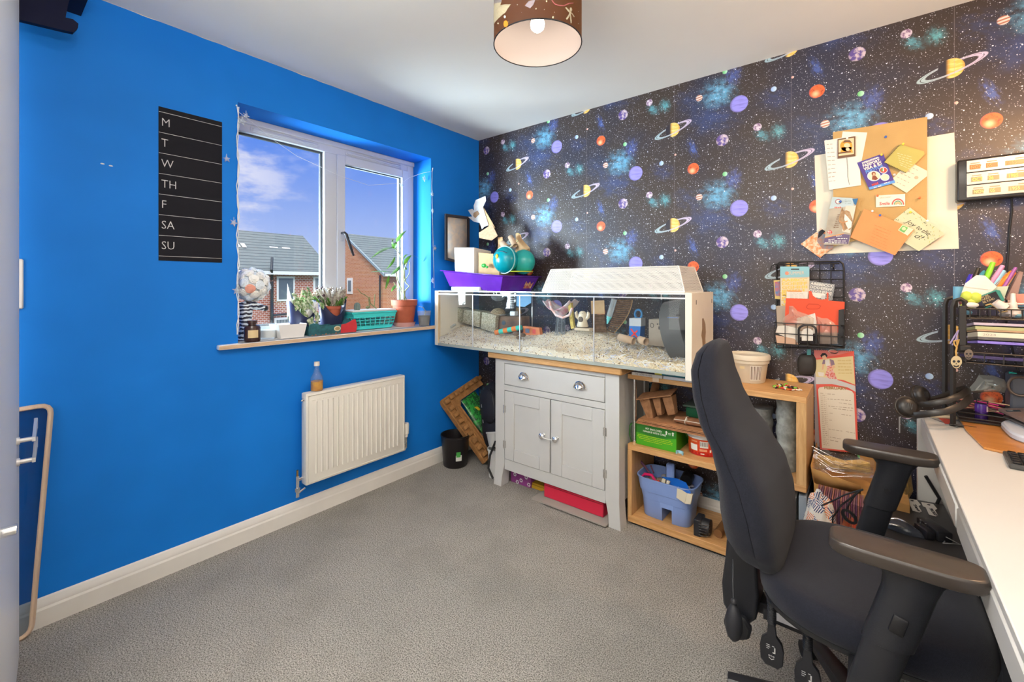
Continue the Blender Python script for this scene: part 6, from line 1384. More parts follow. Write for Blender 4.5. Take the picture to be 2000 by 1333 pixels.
# ================================================================ notice board area on the space wall
def sheet(name, label, cat, pts, y, mats, th=.0008, group=None, z0=None):
    """a flat sheet at its own distance from the wall; returns the Empty that carries its printed parts"""
    P = [AT(u, v, y=y) for u, v in pts]; c = sum(P, Vector())/len(P)
    t = thing(name, label, cat, (c.x, y, min(p.z for p in P)), group=group, world=True)
    b = B(); wpoly(b, pts, y, th); b.build('sheet', mats, t, smooth=0); return t
def prints(t, name, mat, polys, y, th=.0005):
    b = B()
    for q in polys: wpoly(b, q, y, th)
    b.build(name, mat, t, smooth=0)
def disc(u, v, ru, rv, n=20, a0=0): return [(u+cos(2*pi*i/n)*ru, v+sin(2*pi*i/n)*rv) for i in range(n)]
def words(t, name, mat, rows, y, hgt=1.6, seed=1, wmin=3, wmax=8, gap=2, depth=.0004):
    """lines of small writing too small to read in the photo"""
    q = random.Random(seed); b = B()
    for (u0, v0), (u1, v1) in rows:
        L = math.hypot(u1-u0, v1-v0); s = 0
        while s < L-2:
            w_ = min(q.uniform(wmin, wmax), L-s); a, c_ = s/L, (s+w_)/L; nx, ny = -(v1-v0)/L, (u1-u0)/L; h = hgt*q.uniform(.6, 1)
            p, r_ = (u0+(u1-u0)*a, v0+(v1-v0)*a), (u0+(u1-u0)*c_, v0+(v1-v0)*c_)
            wpoly(b, [p, r_, (r_[0]-nx*h, r_[1]-ny*h), (p[0]-nx*h, p[1]-ny*h)], y, depth); s += w_+gap
    b.build(name, mat, t, smooth=0)
CREAM = M('cream_poster_card', (.74, .68, .56), .8, var=.04, scale=4); CORK = M('tan_board', (.50, .33, .13), .85, var=.10, scale=5, bump=.2, bscale=300)
t = sheet('poster_sheet', 'large cream poster card fixed flat to the wall behind the tan board', 'poster', [(1591, 304), (1864, 259), (1873, 486), (1597, 497)], -.002, CREAM)
t = sheet('notice_board', 'tan notice board covered with pinned cards and papers', 'notice board', [(1627, 259), (1811, 229), (1810, 432), (1628, 482)], -.012, CORK, th=.006)
Yb = -.018
def pin(u, v, colr, name='push_pin', y=-.022, lab=None):
    c = AT(u, v, y=y); mt = Matrix.Translation(c) @ Matrix.Rotation(R(90), 4, 'X')
    b = B(); b.lathe([(.001, 0), (.004, 0), (.0042, .001), (.0022, .003), (.0020, .008), (.0042, .010), (.0042, .011), (.001, .0115)], (0,0,0), 14, mat=mt.to_3x3().to_4x4()); b.xf(Matrix.Translation(c)); b.cyl(c, c+Vector((0, .004, 0)), .0006, n=6)
    one('push_pin', b, M('pin_%s' % colr, dict(blue=(.02, .10, .42), white=(.75, .75, .72), yellow=(.72, .58, .05), orange=(.70, .14, .02), clear=(.55, .55, .55))[colr], .3), lab, 'pin', 'push pins on the notice board', loc=c)
INKB = M('faint_writing', (.40, .36, .30), .8); BROWN = M('brown_print', (.16, .08, .04), .6)
t = sheet('lined_note', 'white paper tilted behind the long note on the tan board', 'note', [(1646, 257), (1694, 259), (1680, 330), (1636, 320)], Yb-.001, PAPER)
t = sheet('handwritten_note', 'long white handwritten note under the small orange portrait card', 'note', [(1610, 275), (1645, 269), (1676, 271), (1682, 362), (1620, 371)], Yb-.004, PAPER)
words(t, 'handwriting', INKB, [((1615+i*.4, 283+i*8), (1630+i*.4, 282+i*7.9)) for i in range(10)], Yb-.0052, 1.5, 3)
b = B(); b.tube([AT(1654, 308, y=Yb-.006), AT(1656, 330, y=Yb-.006), AT(1656, 345, y=Yb-.006), AT(1659, 361, y=Yb-.006)], .0007, 5); b.build('pencil_line', M('thin_dark_line', (.10, .10, .12), .7), t)
t = sheet('portrait_card', 'small dark brown framed card with an orange portrait pinned on the note', 'card', [(1636, 272), (1671, 266), (1671, 305), (1636, 310)], Yb-.008, BROWN)
prints(t, 'cream_panel', M('peach_cream', (.68, .58, .36), .7), [[(1638, 274), (1668, 269), (1668, 301), (1638, 305)]], Yb-.009)
prints(t, 'orange_figure', M('amber_print', (.70, .32, .04), .7), [disc(1653, 285, 12, 11), [(1641, 300), (1644, 288), (1663, 287), (1666, 298)]], Yb-.0096)
prints(t, 'brown_hair', BROWN, [[(1646, 279), (1650, 274), (1660, 274), (1664, 279), (1655, 278)], [(1638, 298), (1662, 295), (1662, 297.5), (1638, 301)]], Yb-.0102)
prints(t, 'face_panel', M('peach_cream', (.68, .58, .36), .7), [disc(1654.5, 284, 6, 4.5), disc(1656, 292, 4, 3)], Yb-.0102)
t = sheet('passport_leaflet', 'purple leaflet headed passport, visa and ID photos', 'leaflet', [(1674, 318), (1725, 300), (1748, 357), (1698, 371)], Yb-.006, M('purple_leaflet', (.07, .028, .22), .45, col2=(.035, .035, .30), scale=3))
prints(t, 'lettering_top', PAPER, [], 0) if False else None
for s_, p0, p1, h_, mt_ in (('INTERNATIONAL', (1684.5, 320.5), (1717.5, 308.5), 3.2, PAPER), ('PASSPORT,', (1686, 327.0), (1721, 315), 5.6, PAPER), ('VISA & ID', (1688.5, 333.5), (1723, 321.5), 6.0, PAPER), ('PHOTOS', (1692, 339.5), (1726, 327.5), 6.2, M('sky_print', (.10, .30, .70), .6))):
    wtext(s_, p0, p1, h_, Yb-.0072, bold=.0006).build('leaflet_lettering', mt_, t, smooth=0)
prints(t, 'picture_rings', M('pale_ring', (.55, .66, .78), .6), [disc(1707, 344, 13.2, 10), disc(1725.5, 332.5, 8.2, 6.5), disc(1728.5, 346.5, 9, 7)], Yb-.0072)
prints(t, 'picture_ground', M('cream_ring', (.70, .62, .48), .7), [disc(1707, 344, 11.5, 8.6), disc(1728.5, 346.5, 7.8, 5.8)], Yb-.0078)
prints(t, 'flag_picture', M('flag_red', (.60, .06, .04), .6), [disc(1725.5, 332.5, 7, 5.2)], Yb-.0078); prints(t, 'flag_green', M('flag_green', (.10, .32, .10), .6), [[(1721, 330), (1724, 329), (1724, 335), (1721, 335)]], Yb-.0084); prints(t, 'flag_white', PAPER, [[(1724.5, 328), (1726.5, 328), (1727, 335), (1724.5, 335)]], Yb-.0084)
prints(t, 'photo_person', M('auburn_print', (.22, .06, .03), .7), [disc(1706.5, 339.5, 4, 4), [(1703, 351), (1704, 344), (1710, 343), (1715, 349), (1711, 352)]], Yb-.0084); prints(t, 'photo_face', M('skin_print', (.68, .40, .24), .7), [disc(1707, 340.5, 2.2, 2.8)], Yb-.009)
prints(t, 'blue_footer', M('sky_print', (.10, .30, .70), .6), [[(1697, 366), (1747, 352), (1748.5, 357), (1698.5, 371)]], Yb-.0072)
wtext('MAX', (1704, 364), (1717, 359.5), 4.5, Yb-.0078, bold=.0008).build('logo_lettering', M('flag_red', (.60, .06, .04), .6), t, smooth=0)
words(t, 'footer_text', PAPER, [((1707, 367.5), (1722, 363.5)), ((1727, 359), (1740, 355.5))], Yb-.0079, 1.5, 5)
t = sheet('olive_booklet', 'olive green spiral bound card with pale lettering pinned at the top right', 'card', [(1727, 317), (1758, 282), (1805, 296), (1806, 302), (1769, 338)], Yb-.010, M('olive_card', (.42, .38, .10), .6))
words(t, 'pale_lettering', M('pale_olive', (.60, .56, .30), .7), [((1752+i*1.2, 300+i*4.5), (1784-i*.5, 308+i*5)) for i in range(6)] , Yb-.0113, 1.5, 8, 4, 9, 2)
b = B()
for i in range(16): s = i/15; b.cyl(AT(1728+s*28, 315-s*31, y=Yb-.010), AT(1728+s*28, 315-s*31, y=Yb-.015), .0016, n=6)
for i in range(14): s = i/13; b.cyl(AT(1729+s*39, 318+s*19, y=Yb-.010), AT(1729+s*39, 318+s*19, y=Yb-.015), .0016, n=6)
b.build('spiral_binding', BLACK, t)
t = sheet('recipe_card', 'cream handwritten card tilted below the olive card', 'card', [(1736, 356), (1777, 316), (1811, 334), (1811, 344), (1771, 377)], Yb-.004, M('cream_note_card', (.72, .64, .50), .8))
words(t, 'handwriting', INKB, [((1744+i*8, 353-i*7), (1768+i*7.2, 364-i*7)) for i in range(5)], Yb-.0055, 1.2, 9, 3, 7, 3)
prints(t, 'pink_flower', M('pale_pink_print', (.66, .40, .28), .8), [disc(1790, 347, 4, 3)], Yb-.0055)
t = sheet('smile_card', 'small white card with a rainbow and the word Smile', 'card', [(1711, 382), (1768, 379), (1768, 402.5), (1711, 405)], Yb-.003, M('white_card_stock', (.78, .72, .62), .7))
wtext('Smile', (1717.5, 401), (1738, 400), 6, Yb-.0042, bold=.0004).build('smile_lettering', M('rose_red', (.60, .08, .07), .6), t, smooth=0)
wtext("LIFE IS SHORT", (1718, 388.5), (1741, 386.5), 3.2, Yb-.0042).build('small_lettering', M('sage_print', (.35, .42, .30), .7), t, smooth=0)
def arc(cu, cv, r0, r1, n=14): return [(cu+cos(pi+pi*i/n)*r0*1.02, cv+sin(pi+pi*i/n)*r0) for i in range(n+1)]+[(cu+cos(2*pi-pi*i/n)*r1*1.02, cv+sin(2*pi-pi*i/n)*r1) for i in range(n+1)]
for r0, r1, nm, cc in ((12.2, 9.6, 'rainbow_red', (.58, .10, .09)), (8.0, 6.2, 'rainbow_green', (.10, .28, .20)), (5.6, 4.2, 'rainbow_yellow', (.70, .45, .14)), (3.6, 2.2, 'rainbow_peach', (.68, .34, .18))): prints(t, 'rainbow_arc', M(nm, cc, .6), [arc(1754, 400, r0, r1)], Yb-.0042)
t = sheet('stable_brochure', 'tall narrow brochure with a horse head picture, pale blue top and purple foot', 'brochure', [(1626, 385), (1676, 388), (1672, 402), (1658, 479), (1609, 478), (1620, 408)], -.030, M('beige_brochure', (.42, .38, .30), .5, var=.3, scale=9))
y = -.0312
prints(t, 'pale_blue_header', M('pale_blue_print', (.42, .54, .58), .6), [[(1626, 385), (1665, 387), (1668, 402), (1620, 408)]], y); prints(t, 'peach_background', M('peach_white_print', (.68, .58, .48), .6), [[(1652, 402), (1672, 402), (1660, 456), (1645, 452)]], y-.0001)
prints(t, 'folded_blue_corner', M('deep_blue_print', (.02, .13, .30), .5), [[(1665, 389), (1676, 388), (1672, 401), (1668, 398)]], y-.0004)
words(t, 'header_text', M('grey_blue_print', (.25, .33, .36), .7), [((1650, 391+i*3.2), (1664, 392+i*3.2)) for i in range(3)], y-.0006, 1)
prints(t, 'round_logo', M('dark_red_print', (.30, .05, .05), .6), [disc(1637.5, 394, 6, 5)], y-.0006); prints(t, 'logo_centre', PAPER, [disc(1637.5, 394, 4.6, 3.7)], y-.001); prints(t, 'logo_horse', M('deep_blue_print', (.02, .13, .30), .5), [[(1637, 395), (1641, 391), (1644, 393), (1643, 397)]], y-.0014)
words(t, 'red_curved_title', M('orange_red_print', (.62, .14, .10), .6), [((1630, 407), (1645, 407))], y-.0006, 3.5, 3, 2, 3, 1)
HB = M('horse_brown', (.26, .15, .07), .7, col2=(.40, .28, .16), scale=40)
prints(t, 'horse_head', HB, [[(1645, 405), (1648, 412), (1654, 411), (1660, 414), (1665, 428), (1667, 440), (1660, 450), (1655, 447), (1648, 452), (1645, 443), (1640, 436), (1638, 428), (1641, 418)]], y-.0006)
prints(t, 'white_blaze', PAPER, [[(1650, 418), (1656, 424), (1664, 434), (1663, 444), (1657, 448), (1652, 438), (1649, 428)]], y-.001); prints(t, 'bridle', M('bridle_tan', (.50, .26, .12), .6), [[(1639, 430), (1645, 434), (1656, 431), (1656, 433), (1646, 437), (1639, 433)], [(1645, 436), (1648, 436), (1649, 448), (1646, 448)]], y-.0014)
words(t, 'list_of_services', BROWN, [((1636-i*1.3, 421+i*4), (1641-i*.2, 420.5+i*4)) for i in range(7)], y-.0006, 1.6, 5, 3, 6, 1)
prints(t, 'red_badge', M('red_badge', (.55, .03, .03), .5), [disc(1621, 454, 5, 4, 6)], y-.0006); words(t, 'badge_text', PAPER, [((1617.5, 453), (1624.5, 453)), ((1617.5, 456), (1624.5, 456))], y-.001, 1.5, 2, 2, 3, .6)
prints(t, 'orange_stripe', M('orange_print', (.66, .28, .06), .5), [[(1611, 463.5), (1648, 456), (1648, 457.5), (1611, 465)]], y-.0006); prints(t, 'purple_foot', M('purple_foot', (.11, .08, .17), .5), [[(1611, 465), (1648, 457.5), (1660, 459), (1657, 477), (1609, 475)]], y-.0006)
words(t, 'foot_text', PAPER, [((1618, 469), (1632, 467.5)), ((1636, 467), (1655, 467)), ((1618, 472), (1654, 471.5)), ((1611, 475), (1654, 475.5))], y-.001, 1.7, 7, 3, 8, 1.4)
wtext('DRA', (1633, 463), (1645, 462), 2.6, y-.001).build('foot_logo', PAPER, t, smooth=0)
t = sheet('floral_card', 'orange and red floral card tilted at the bottom left behind the brochure', 'card', [(1564, 477), (1604, 446), (1634, 470), (1630, 480), (1602, 504)], -.014, M('floral_print', (.66, .20, .05), .6, col2=(.70, .58, .42), scale=60))
prints(t, 'grey_floral_patch', M('slate_floral', (.20, .22, .26), .6, col2=(.40, .18, .12), scale=70), [[(1598, 452), (1612, 458), (1632, 474), (1625, 488), (1606, 486), (1596, 472)]], -.0153); prints(t, 'dark_spot', INK, [[(1600, 452), (1606, 448), (1612, 452), (1603, 462), (1597, 466)]], -.0159)
b = B(); 
for q in ([(1634, 395), (1640, 398)],): pass
t = sheet('orange_envelope', 'bright orange envelope with a green stamp pinned at the bottom of the board', 'envelope', [(1688, 408), (1786, 448), (1748, 499), (1661, 464)], Yb-.012, M('orange_envelope_paper', (.78, .28, .10), .7, var=.05, scale=10), th=.0015)
b.b.free()
prints(t, 'stamp_paper', M('stamp_cream', (.68, .66, .48), .7), [[(1763, 439), (1785, 448), (1773, 460.5), (1754, 450)]], Yb-.0142); prints(t, 'green_stamp', M('stamp_green', (.14, .42, .12), .6), [[(1763.5, 440.5), (1774, 445), (1766, 455), (1756, 449.5)]], Yb-.0148); prints(t, 'stamp_head', M('stamp_pale', (.50, .62, .35), .7), [disc(1765.5, 447, 4, 3.5)], Yb-.0154)
words(t, 'address_lines', M('envelope_ink', (.62, .22, .08), .8), [((1708+i*-1.5, 440+i*5.6), (1740-i*1.5, 453+i*5.6)) for i in range(7)], Yb-.0142, 1.0, 11, 3, 9, 2)
t = sheet('joy_card', 'pale green leaf patterned card reading Joy to the world', 'card', [(1746, 430), (1777, 405), (1845, 457), (1795, 491), (1768, 475)], Yb-.005, M('mint_card', (.56, .57, .38), .7))
JI = M('black_brush_ink', (.02, .02, .02), .6)
for s_, p0, p1, h_ in (('Joy', (1768, 434.5), (1785, 444.5), 8.5), ('to', (1788, 445), (1797, 451), 8), ('the', (1798, 452.5), (1813, 461), 8), ('d!', (1783, 462), (1800, 470), 9)): wtext(s_, p0, p1, h_, Yb-.0065, shear=.35).build('brush_lettering', JI, t, smooth=0)
q = random.Random(8); lv = []; lv2 = []
for k in range(70):
    s, r_ = q.random(), q.random(); u, v = 1752+(1840-1752)*s*.0+ (1777-1746)*(1-s)*0, 0
    a_, c_ = q.random(), q.random(); u = 1748+a_*28+c_*66; v = 430-a_*24+c_*50
    if c_ > .28 and c_ < .72 and .2 < a_ < .75: continue
    if u-1745 < (v-430)*1.1: continue
    an = q.uniform(0, pi); L, w_ = q.uniform(1.5, 2.8), q.uniform(.4, .8); dx, dy = cos(an)*L, sin(an)*L
    (lv if k % 3 else lv2).append([(u-dx, v-dy), (u-dy*w_/L, v+dx*w_/L), (u+dx, v+dy), (u+dy*w_/L, v-dx*w_/L)])
prints(t, 'leaf_pattern', M('dark_sage', (.14, .18, .10), .7), lv, Yb-.0065, .0003); prints(t, 'light_leaf_pattern', M('lime_sage', (.42, .46, .14), .7), lv2, Yb-.0065, .0003)
for u, v, cc, yy, lb in ((1730, 268, 'blue', -.020, 'blue push pin alone near the top of the tan board'), (1764, 282, 'yellow', -.030, 'yellow push pin at the top of the olive card'), (1722, 303, 'yellow', -.026, 'yellow push pin at the top corner of the purple leaflet'), (1747, 342, 'clear', -.026, 'clear push pin between the leaflet and the recipe card'), (1714, 383, 'orange', -.023, 'orange push pin at the corner of the rainbow card'), (1719, 421, 'blue', -.034, 'blue push pin at the top of the orange envelope'), (1704, 413, 'white', -.034, 'white push pin on the left part of the orange envelope'), (1778, 415, 'yellow', -.025, 'yellow push pin on the leaf patterned card'), (1655, 271, 'white', -.030, 'white push pin holding the orange portrait card'), (1796, 387, 'orange', -.021, 'orange flower shaped push pin alone right of the rainbow card'), (1811, 432, 'white', -.021, 'white push pin at the bottom right corner of the tan board'), (1642, 394, 'blue', -.034, 'blue push pin at the top of the horse brochure')): pin(u, v, cc, y=yy, lab=lb)
# ---------------------------------------------------------------- wall clock with three rows
t = thing('time_display', 'black cased time display with three silver rows of date readouts on the wall', 'clock', AT(1940, 380, y=-.03), world=True)
XL, XR_ = AT(1888, 350, y=-.06).x, 3.02; zt_, zb = AT(1888, 314, y=-.062).z, AT(1896, 386, y=-.062).z
b = B(); b.box(AT(1874, 350, y=-.03).x-.01, XR_+.02, -.055, -.001, zb-.012, zt_+.008, bev=.008, seg=3); b.build('black_case', M('glossy_black', (.02, .017, .015), .25), t)
rh = (zt_-zb)/3; ROWM = M('brushed_silver', (.44, .43, .40), .35, .5)
for k in range(3):
    z1 = zt_-k*rh-.0015; z0 = z1-rh+.003; b = B(); b.box(XL, XR_, -.0625, -.055, z0, z1, bev=.001); row = b.build('readout_row', ROWM, t)
    ox = k*.004; x1 = XL+.008+ox
    for j, (xa, wd, s_) in enumerate(((x1, .030, ('NOV', 'OCT', 'NOV')[k]), (x1+.044, .031, ('05', '26', '05')[k]), (x1+.094, .085, ('1955', '1985', '1955')[k]))):
        colr = ((.52, .16, .05), (.30, .27, .14), (.32, .28, .15))[k]
        b = B(); b.box(xa, xa+wd, -.0632, -.0624, z0+.010, z0+.028); w_ = b.build('readout_window', M('window_tint_%d' % k, colr, .3), row)
        textm(s_, .0185, .0004, basis((xa+.003, -.0636, z0+.0125), (1, 0, 0), (0, 0, 1)), sx=.72).build('digits', M('digits_%d' % k, ((.75, .28, .10), (.60, .62, .10), (.66, .58, .20))[k], .5, emit=.3), w_, smooth=0)
        b = B(); b.box(xa+(.002 if j < 2 else .025), xa+(wd-.002 if j < 2 else .06), -.0630, -.0624, z0+.0315, z0+.036); b.build('row_caption', M('caption_salmon', (.60, .30, .20), .6), row)
b = B(); b.tube([AT(1976, 388, y=-.02), AT(1977, 410, y=-.008), AT(1972, 450, y=-.006), AT(1970, 490, y=-.006), AT(1967, 520, y=-.006), AT(1966, 560, y=-.01), AT(1966, 640, y=-.012), (2.86, -.02, .747)], .0032, 8); one('power_cable', b, BLACK, 'thin black cable running down the wall from the time display', 'cable', loc=(2.86, -.02, .747))
# ---------------------------------------------------------------- wire grid organiser
GY_ = -.020
t = thing('wire_wall_organiser', 'black wire grid wall organiser with a shallow front basket full of stationery', 'organiser', AT(1580, 680, y=-.03), world=True)
G = lambda u, v, y=GY_: AT(u, v, y=y)
b = B(); cr = [(1517, 519), (1522, 513), (1640, 511), (1646, 515), (1648, 524), (1649, 680), (1517, 680)]; b.tube([G(*p) for p in cr], .0038, 8, closed=True)
b.tube([G(1504, 530, -.05), G(1507, 520, -.05), G(1514, 517, -.045), G(1640, 515, -.03)], .003, 7)
for u in (1530, 1544, 1559, 1577, 1601, 1623): b.cyl(G(u, 513), G(u, 680), .0022, n=6)
for v in (529, 546, 563, 581, 600, 618, 640): b.cyl(G(1518, v+(0)), G(1648, v), .0022, n=6)
b.build('wire_grid', BWIRE, t)
for u in (1519, 1628):
    b = B(); c = G(u, 519, -.018); b.tube([c+Vector((0, .012, .008)), c+Vector((0, -.010, .006)), c+Vector((0, -.016, -.008)), c+Vector((0, -.010, -.016)), c+Vector((0, -.006, -.006))], .004, 8); b.build('wall_hook', BLACK, t)
FY = -.105; b = B(); F = lambda u, v, y=FY: AT(u, v, y=y); xl, xr = F(1512, 650).x, F(1648, 650).x; zt2, zb2 = F(1580, 634).z, F(1580, 676).z; zm = (zt2+zb2)/2
for z in (zt2, zm, zb2): b.tube([(xl+.004, -.022, z), (xl, FY+.012, z), (xl+.010, FY, z), (xr-.010, FY, z), (xr, FY+.012, z), (xr+.000, -.022, z)], .0024, 6)
for i in range(7): x = xl+(xr-xl)*(i+.02)/6.04; b.tube([(x, -.022, zb2), (x, FY, zb2), (x, FY, zt2)], .0017, 6)
for i in range(4): y = -.03-.02*i; b.cyl((xl, y, zb2), (xr, y, zb2), .0015, n=6)
b.build('front_basket', BWIRE, t)
b = B(); ar = [F(1560, 671, FY-.006), F(1560, 645, FY-.006)]+[F(1577-17*cos(a), 645-10*sin(a), FY-.006) for a in [i*pi/8 for i in range(9)]]+[F(1594, 671, FY-.006)]; b.tube(ar, .0048, 8); one('arched_clip_frame', b, BLACK, 'black arched frame clipped to the front of the wire basket', 'frame', loc=F(1577, 671, FY-.006))
t = sheet('arched_card', 'cream arched card inside the black arch on the wire basket', 'card', [(1566, 666), (1566, 648), (1570, 643), (1577, 641), (1584, 643), (1588, 648), (1588, 666)], FY+.004, PAPER)
y = -.060
t = sheet('summer_sticker_pack', 'hanging pack of gold letter stickers with pale blue header in the wire organiser', 'sticker pack', [(1524, 521), (1581, 521), (1581, 648), (1525, 648)], y, M('sticker_backing', (.66, .58, .44), .6))
prints(t, 'blue_header', M('aqua_header', (.25, .50, .56), .6), [[(1524, 521), (1581, 521), (1581, 541), (1524, 543)]], y-.0014); prints(t, 'hang_hole', BLACK, [[(1545, 525), (1561, 525), (1561, 527.5), (1545, 527.5)]], y-.002)
wtext('SUMMER', (1540, 537), (1571, 536), 6.5, y-.002).build('header_title', M('peach_title', (.72, .52, .36), .6), t, smooth=0)
prints(t, 'header_flower', M('coral_print', (.68, .26, .16), .6), [disc(1537, 534, 4, 4, 6)], y-.002)
GOLD = M('gold_foil_letters', (.58, .38, .06), .3, .5)
for i, s_ in enumerate(('AABBCC', 'DDEEFF', 'GGHHII', 'JJKKLL', 'MNNOO', 'PPQRR', 'TTUU', 'VWXY')): wtext(s_, (1527, 550.5+i*7.0), (1577, 549.5+i*7.0), 5.4, y-.0016, bold=.0006).build('gold_letters', GOLD, t, smooth=0)
t = sheet('white_letter_stickers', 'clear sheet of white letter stickers tilted right of the gold pack', 'sticker sheet', [(1578, 548), (1631, 556), (1622, 610), (1575, 600)], y+.006, glass('clear_film', (.93, .93, .92), 2, veil=.10))
for i, s_ in enumerate(('ABBBBCCC', 'DDDEEEFF', 'GGGHHHJ', 'JJKKLLL', 'MMNNOO')): wtext(s_, (1583-i*1.5, 556+i*6.6), (1628-i*2.2, 562+i*7.0), 5.0, y+.0045, bold=.0003).build('white_letters', PAPER, t, smooth=0)
t = sheet('picture_tin', 'small rounded blue and cream picture card behind the gold sticker pack', 'card', [(1511, 548), (1523, 547), (1524, 585), (1514, 584)], y+.008, M('yellow_edge', (.62, .48, .16), .6)); prints(t, 'blue_picture', M('blue_picture', (.08, .22, .46), .5, col2=(.50, .12, .10), scale=45), [[(1513, 551), (1523, 550), (1523.5, 579), (1515, 578)]], y+.0065)
t = sheet('grey_folder_card', 'grey beige card standing at the left of the wire basket', 'card', [(1516, 598), (1546, 597), (1550, 650), (1519, 650)], y-.006, M('greige_card', (.42, .35, .28), .7))
t = sheet('ruled_cards', 'white ruled index cards standing behind the red folder', 'card', [(1537, 569), (1579, 570), (1576, 600), (1535, 600)], y-.008, PAPER); words(t, 'ruling', INKB, [((1543, 573+i*2.5), (1572, 574+i*2.5)) for i in range(5)], y-.0095, .5, 4); prints(t, 'orange_tab', M('orange_print', (.66, .28, .06), .5), [[(1538, 567.5), (1566, 568), (1566, 570.5), (1538, 570)]], y-.0095)
RED = M('vermilion_folder', (.74, .075, .02), .5)
t = thing('red_folder', 'bright vermilion red cardboard folder with flap standing in the wire basket', 'folder', F(1590, 660, -.075), world=True)
b = B(); wpoly(b, [(1535, 583), (1580, 584), (1650, 590), (1648, 650), (1532, 650)], -.074, .002); b.build('folder_front', RED, t, smooth=0)
b = B(); wpoly(b, [(1580, 569), (1585, 569), (1588, 578), (1596, 584), (1606, 586), (1615, 584), (1615, 572), (1618, 572), (1618, 592), (1580, 590)], -.071, .0015); b.build('folder_flap', RED, t, smooth=0)
b = B(); b.tube([F(u, v, -.0765) for u, v in ((1577, 597), (1580, 594), (1598, 595), (1603, 598), (1601, 602), (1596, 604), (1580, 604), (1575, 601))], .0008, 5, closed=True); b.build('folder_slot', M('dark_red_line', (.45, .03, .01), .5), t)
t = sheet('lens_card', 'white printed card with a round dot behind the red flap', 'card', [(1583, 571), (1613, 574), (1612, 584), (1583, 580)], -.0685, PAPER); prints(t, 'grey_dot', M('grey_print', (.55, .55, .55), .6), [disc(1608, 581, 4.5, 4)], -.0700)
PB = glass('cloudy_plastic', (.88, .84, .80), 3, veil=.30, veilcol=(.80, .66, .56))
def crumple(name, label, cat, px, y, mat, dep=.02, seed=1, n=9, parts=None):
    q = random.Random(seed); cu = sum(p[0] for p in px)/len(px); cv = sum(p[1] for p in px)/len(px); b = B(); rg = []
    m = len(px)
    for k in range(n):
        s = k/(n-1); row = []
        for i in range(m): u, v = px[i]; f = 1-s; p = AT(cu+(u-cu)*f*(1+.05*q.uniform(-1, 1)*s), cv+(v-cv)*f*(1+.05*q.uniform(-1, 1)*s), y=y); p.y -= dep*(1-f**2)*(.8+.5*q.random()); row.append(p)
        rg.append(row)
    b.skin(rg, cap=False); c = AT(cu, max(p[1] for p in px), y=y); return one(name, b, mat, label, cat, loc=c, smooth=35)
crumple('plastic_bag', 'crumpled clear plastic bag sticking out over the red folder', 'bag', [(1528, 622), (1541, 613), (1541, 598), (1549, 598), (1558, 608), (1576, 614), (1590, 622), (1588, 645), (1560, 648), (1530, 640)], -.082, PB, .015, 5)
crumple('clear_pouch', 'clear pouch with pale contents at the right of the wire basket', 'bag', [(1595, 618), (1606, 622), (1616, 622), (1628, 630), (1636, 640), (1636, 672), (1600, 672), (1594, 650)], -.084, PB, .016, 6)
t = sheet('white_note_pad', 'small white printed note standing in the middle of the wire basket', 'note', [(1556, 622), (1592, 612), (1598, 650), (1560, 660)], -.080, PAPER); wtext('6005', (1570, 621), (1590, 616), 3, -.0815).build('note_number', M('grey_print', (.55, .55, .55), .6), t, smooth=0)
t = sheet('white_envelope', 'white envelopes leaning at the left in the wire basket', 'envelope', [(1519, 637), (1560, 634), (1562, 672), (1515, 650)], -.088, PAPER)
t = sheet('peach_card', 'pale peach card low at the left of the wire basket', 'card', [(1515, 655), (1552, 662), (1560, 674), (1518, 673)], -.090, M('peach_card', (.62, .40, .28), .7))
b = B(); p = [AT(u, v, y=-.085) for u, v in ((1638, 606), (1649, 604), (1649, 676), (1637, 674))]; b.skin([p, [v+Vector((0, .03, 0)) for v in p]]); one('black_notebook', b, [BLACK], 'slim black notebook standing at the right end of the wire basket', 'notebook', loc=AT(1643, 675, y=-.085))
t = sheet('teal_tag', 'small teal tag hanging below the wire basket', 'tag', [(1577, 683), (1584, 683), (1584, 694), (1576, 694)], -.05, M('teal_tag', (.05, .22, .24), .5))
t = thing('dark_mask_pouch', 'dark grey rounded fabric pouch hanging behind the calendar edge', 'pouch', AT(1577, 734, y=-.03), world=True)
b = B(); rg = []
for k, (f, dy) in enumerate(((1, 0), (.97, .012), (.85, .02), (.6, .026), (.3, .029), (.05, .03))): rg.append([AT(1576+f*19*math.copysign(abs(cos(a))**.6, cos(a)), 713+f*22*math.copysign(abs(sin(a))**.7, sin(a)), y=-.004-dy) for a in [j*pi/12 for j in range(24)]])
b.skin(rg); b.build('pouch_body', M('dark_fabric', (.035, .032, .030), .6), t, smooth=60)
# ---------------------------------------------------------------- calendar
def cq(s, r_):   # s across 0..1, r_ down 0..1
    a = (1590+(1668-1590)*s, 684+(686-684)*s); c_ = (1602+(1677-1602)*s, 878+(886-878)*s); return (a[0]+(c_[0]-a[0])*r_, a[1]+(c_[1]-a[1])*r_)
yc = -.012
t = sheet('wall_calendar', 'long slim wall calendar open at February with a red border', 'calendar', [cq(0, 0), cq(1, 0), cq(1, 1), cq(0, 1)], yc, M('coral_red_border', (.68, .10, .07), .6), th=.002)
b = B(); wpoly(b, [(1590, 690), (1592, 690), (1601, 874), (1592, 870)], yc+.004, .003); b.build('page_edges', M('page_edge_blue', (.35, .33, .36), .7), t, smooth=0)
MP = lambda pts, o=0: [cq(s, r_) for s, r_ in pts]
y1 = yc-.0022
prints(t, 'picture_background', M('straw_picture', (.66, .56, .30), .7), [MP([(.0, .10), (.97, .05), (.99, .33), (.7, .29), (0, .27)])], y1); prints(t, 'coral_header', M('coral_header', (.62, .18, .16), .6), [MP([(.0, .0), (1, .0), (.6, .045), (0, .085)])], y1)
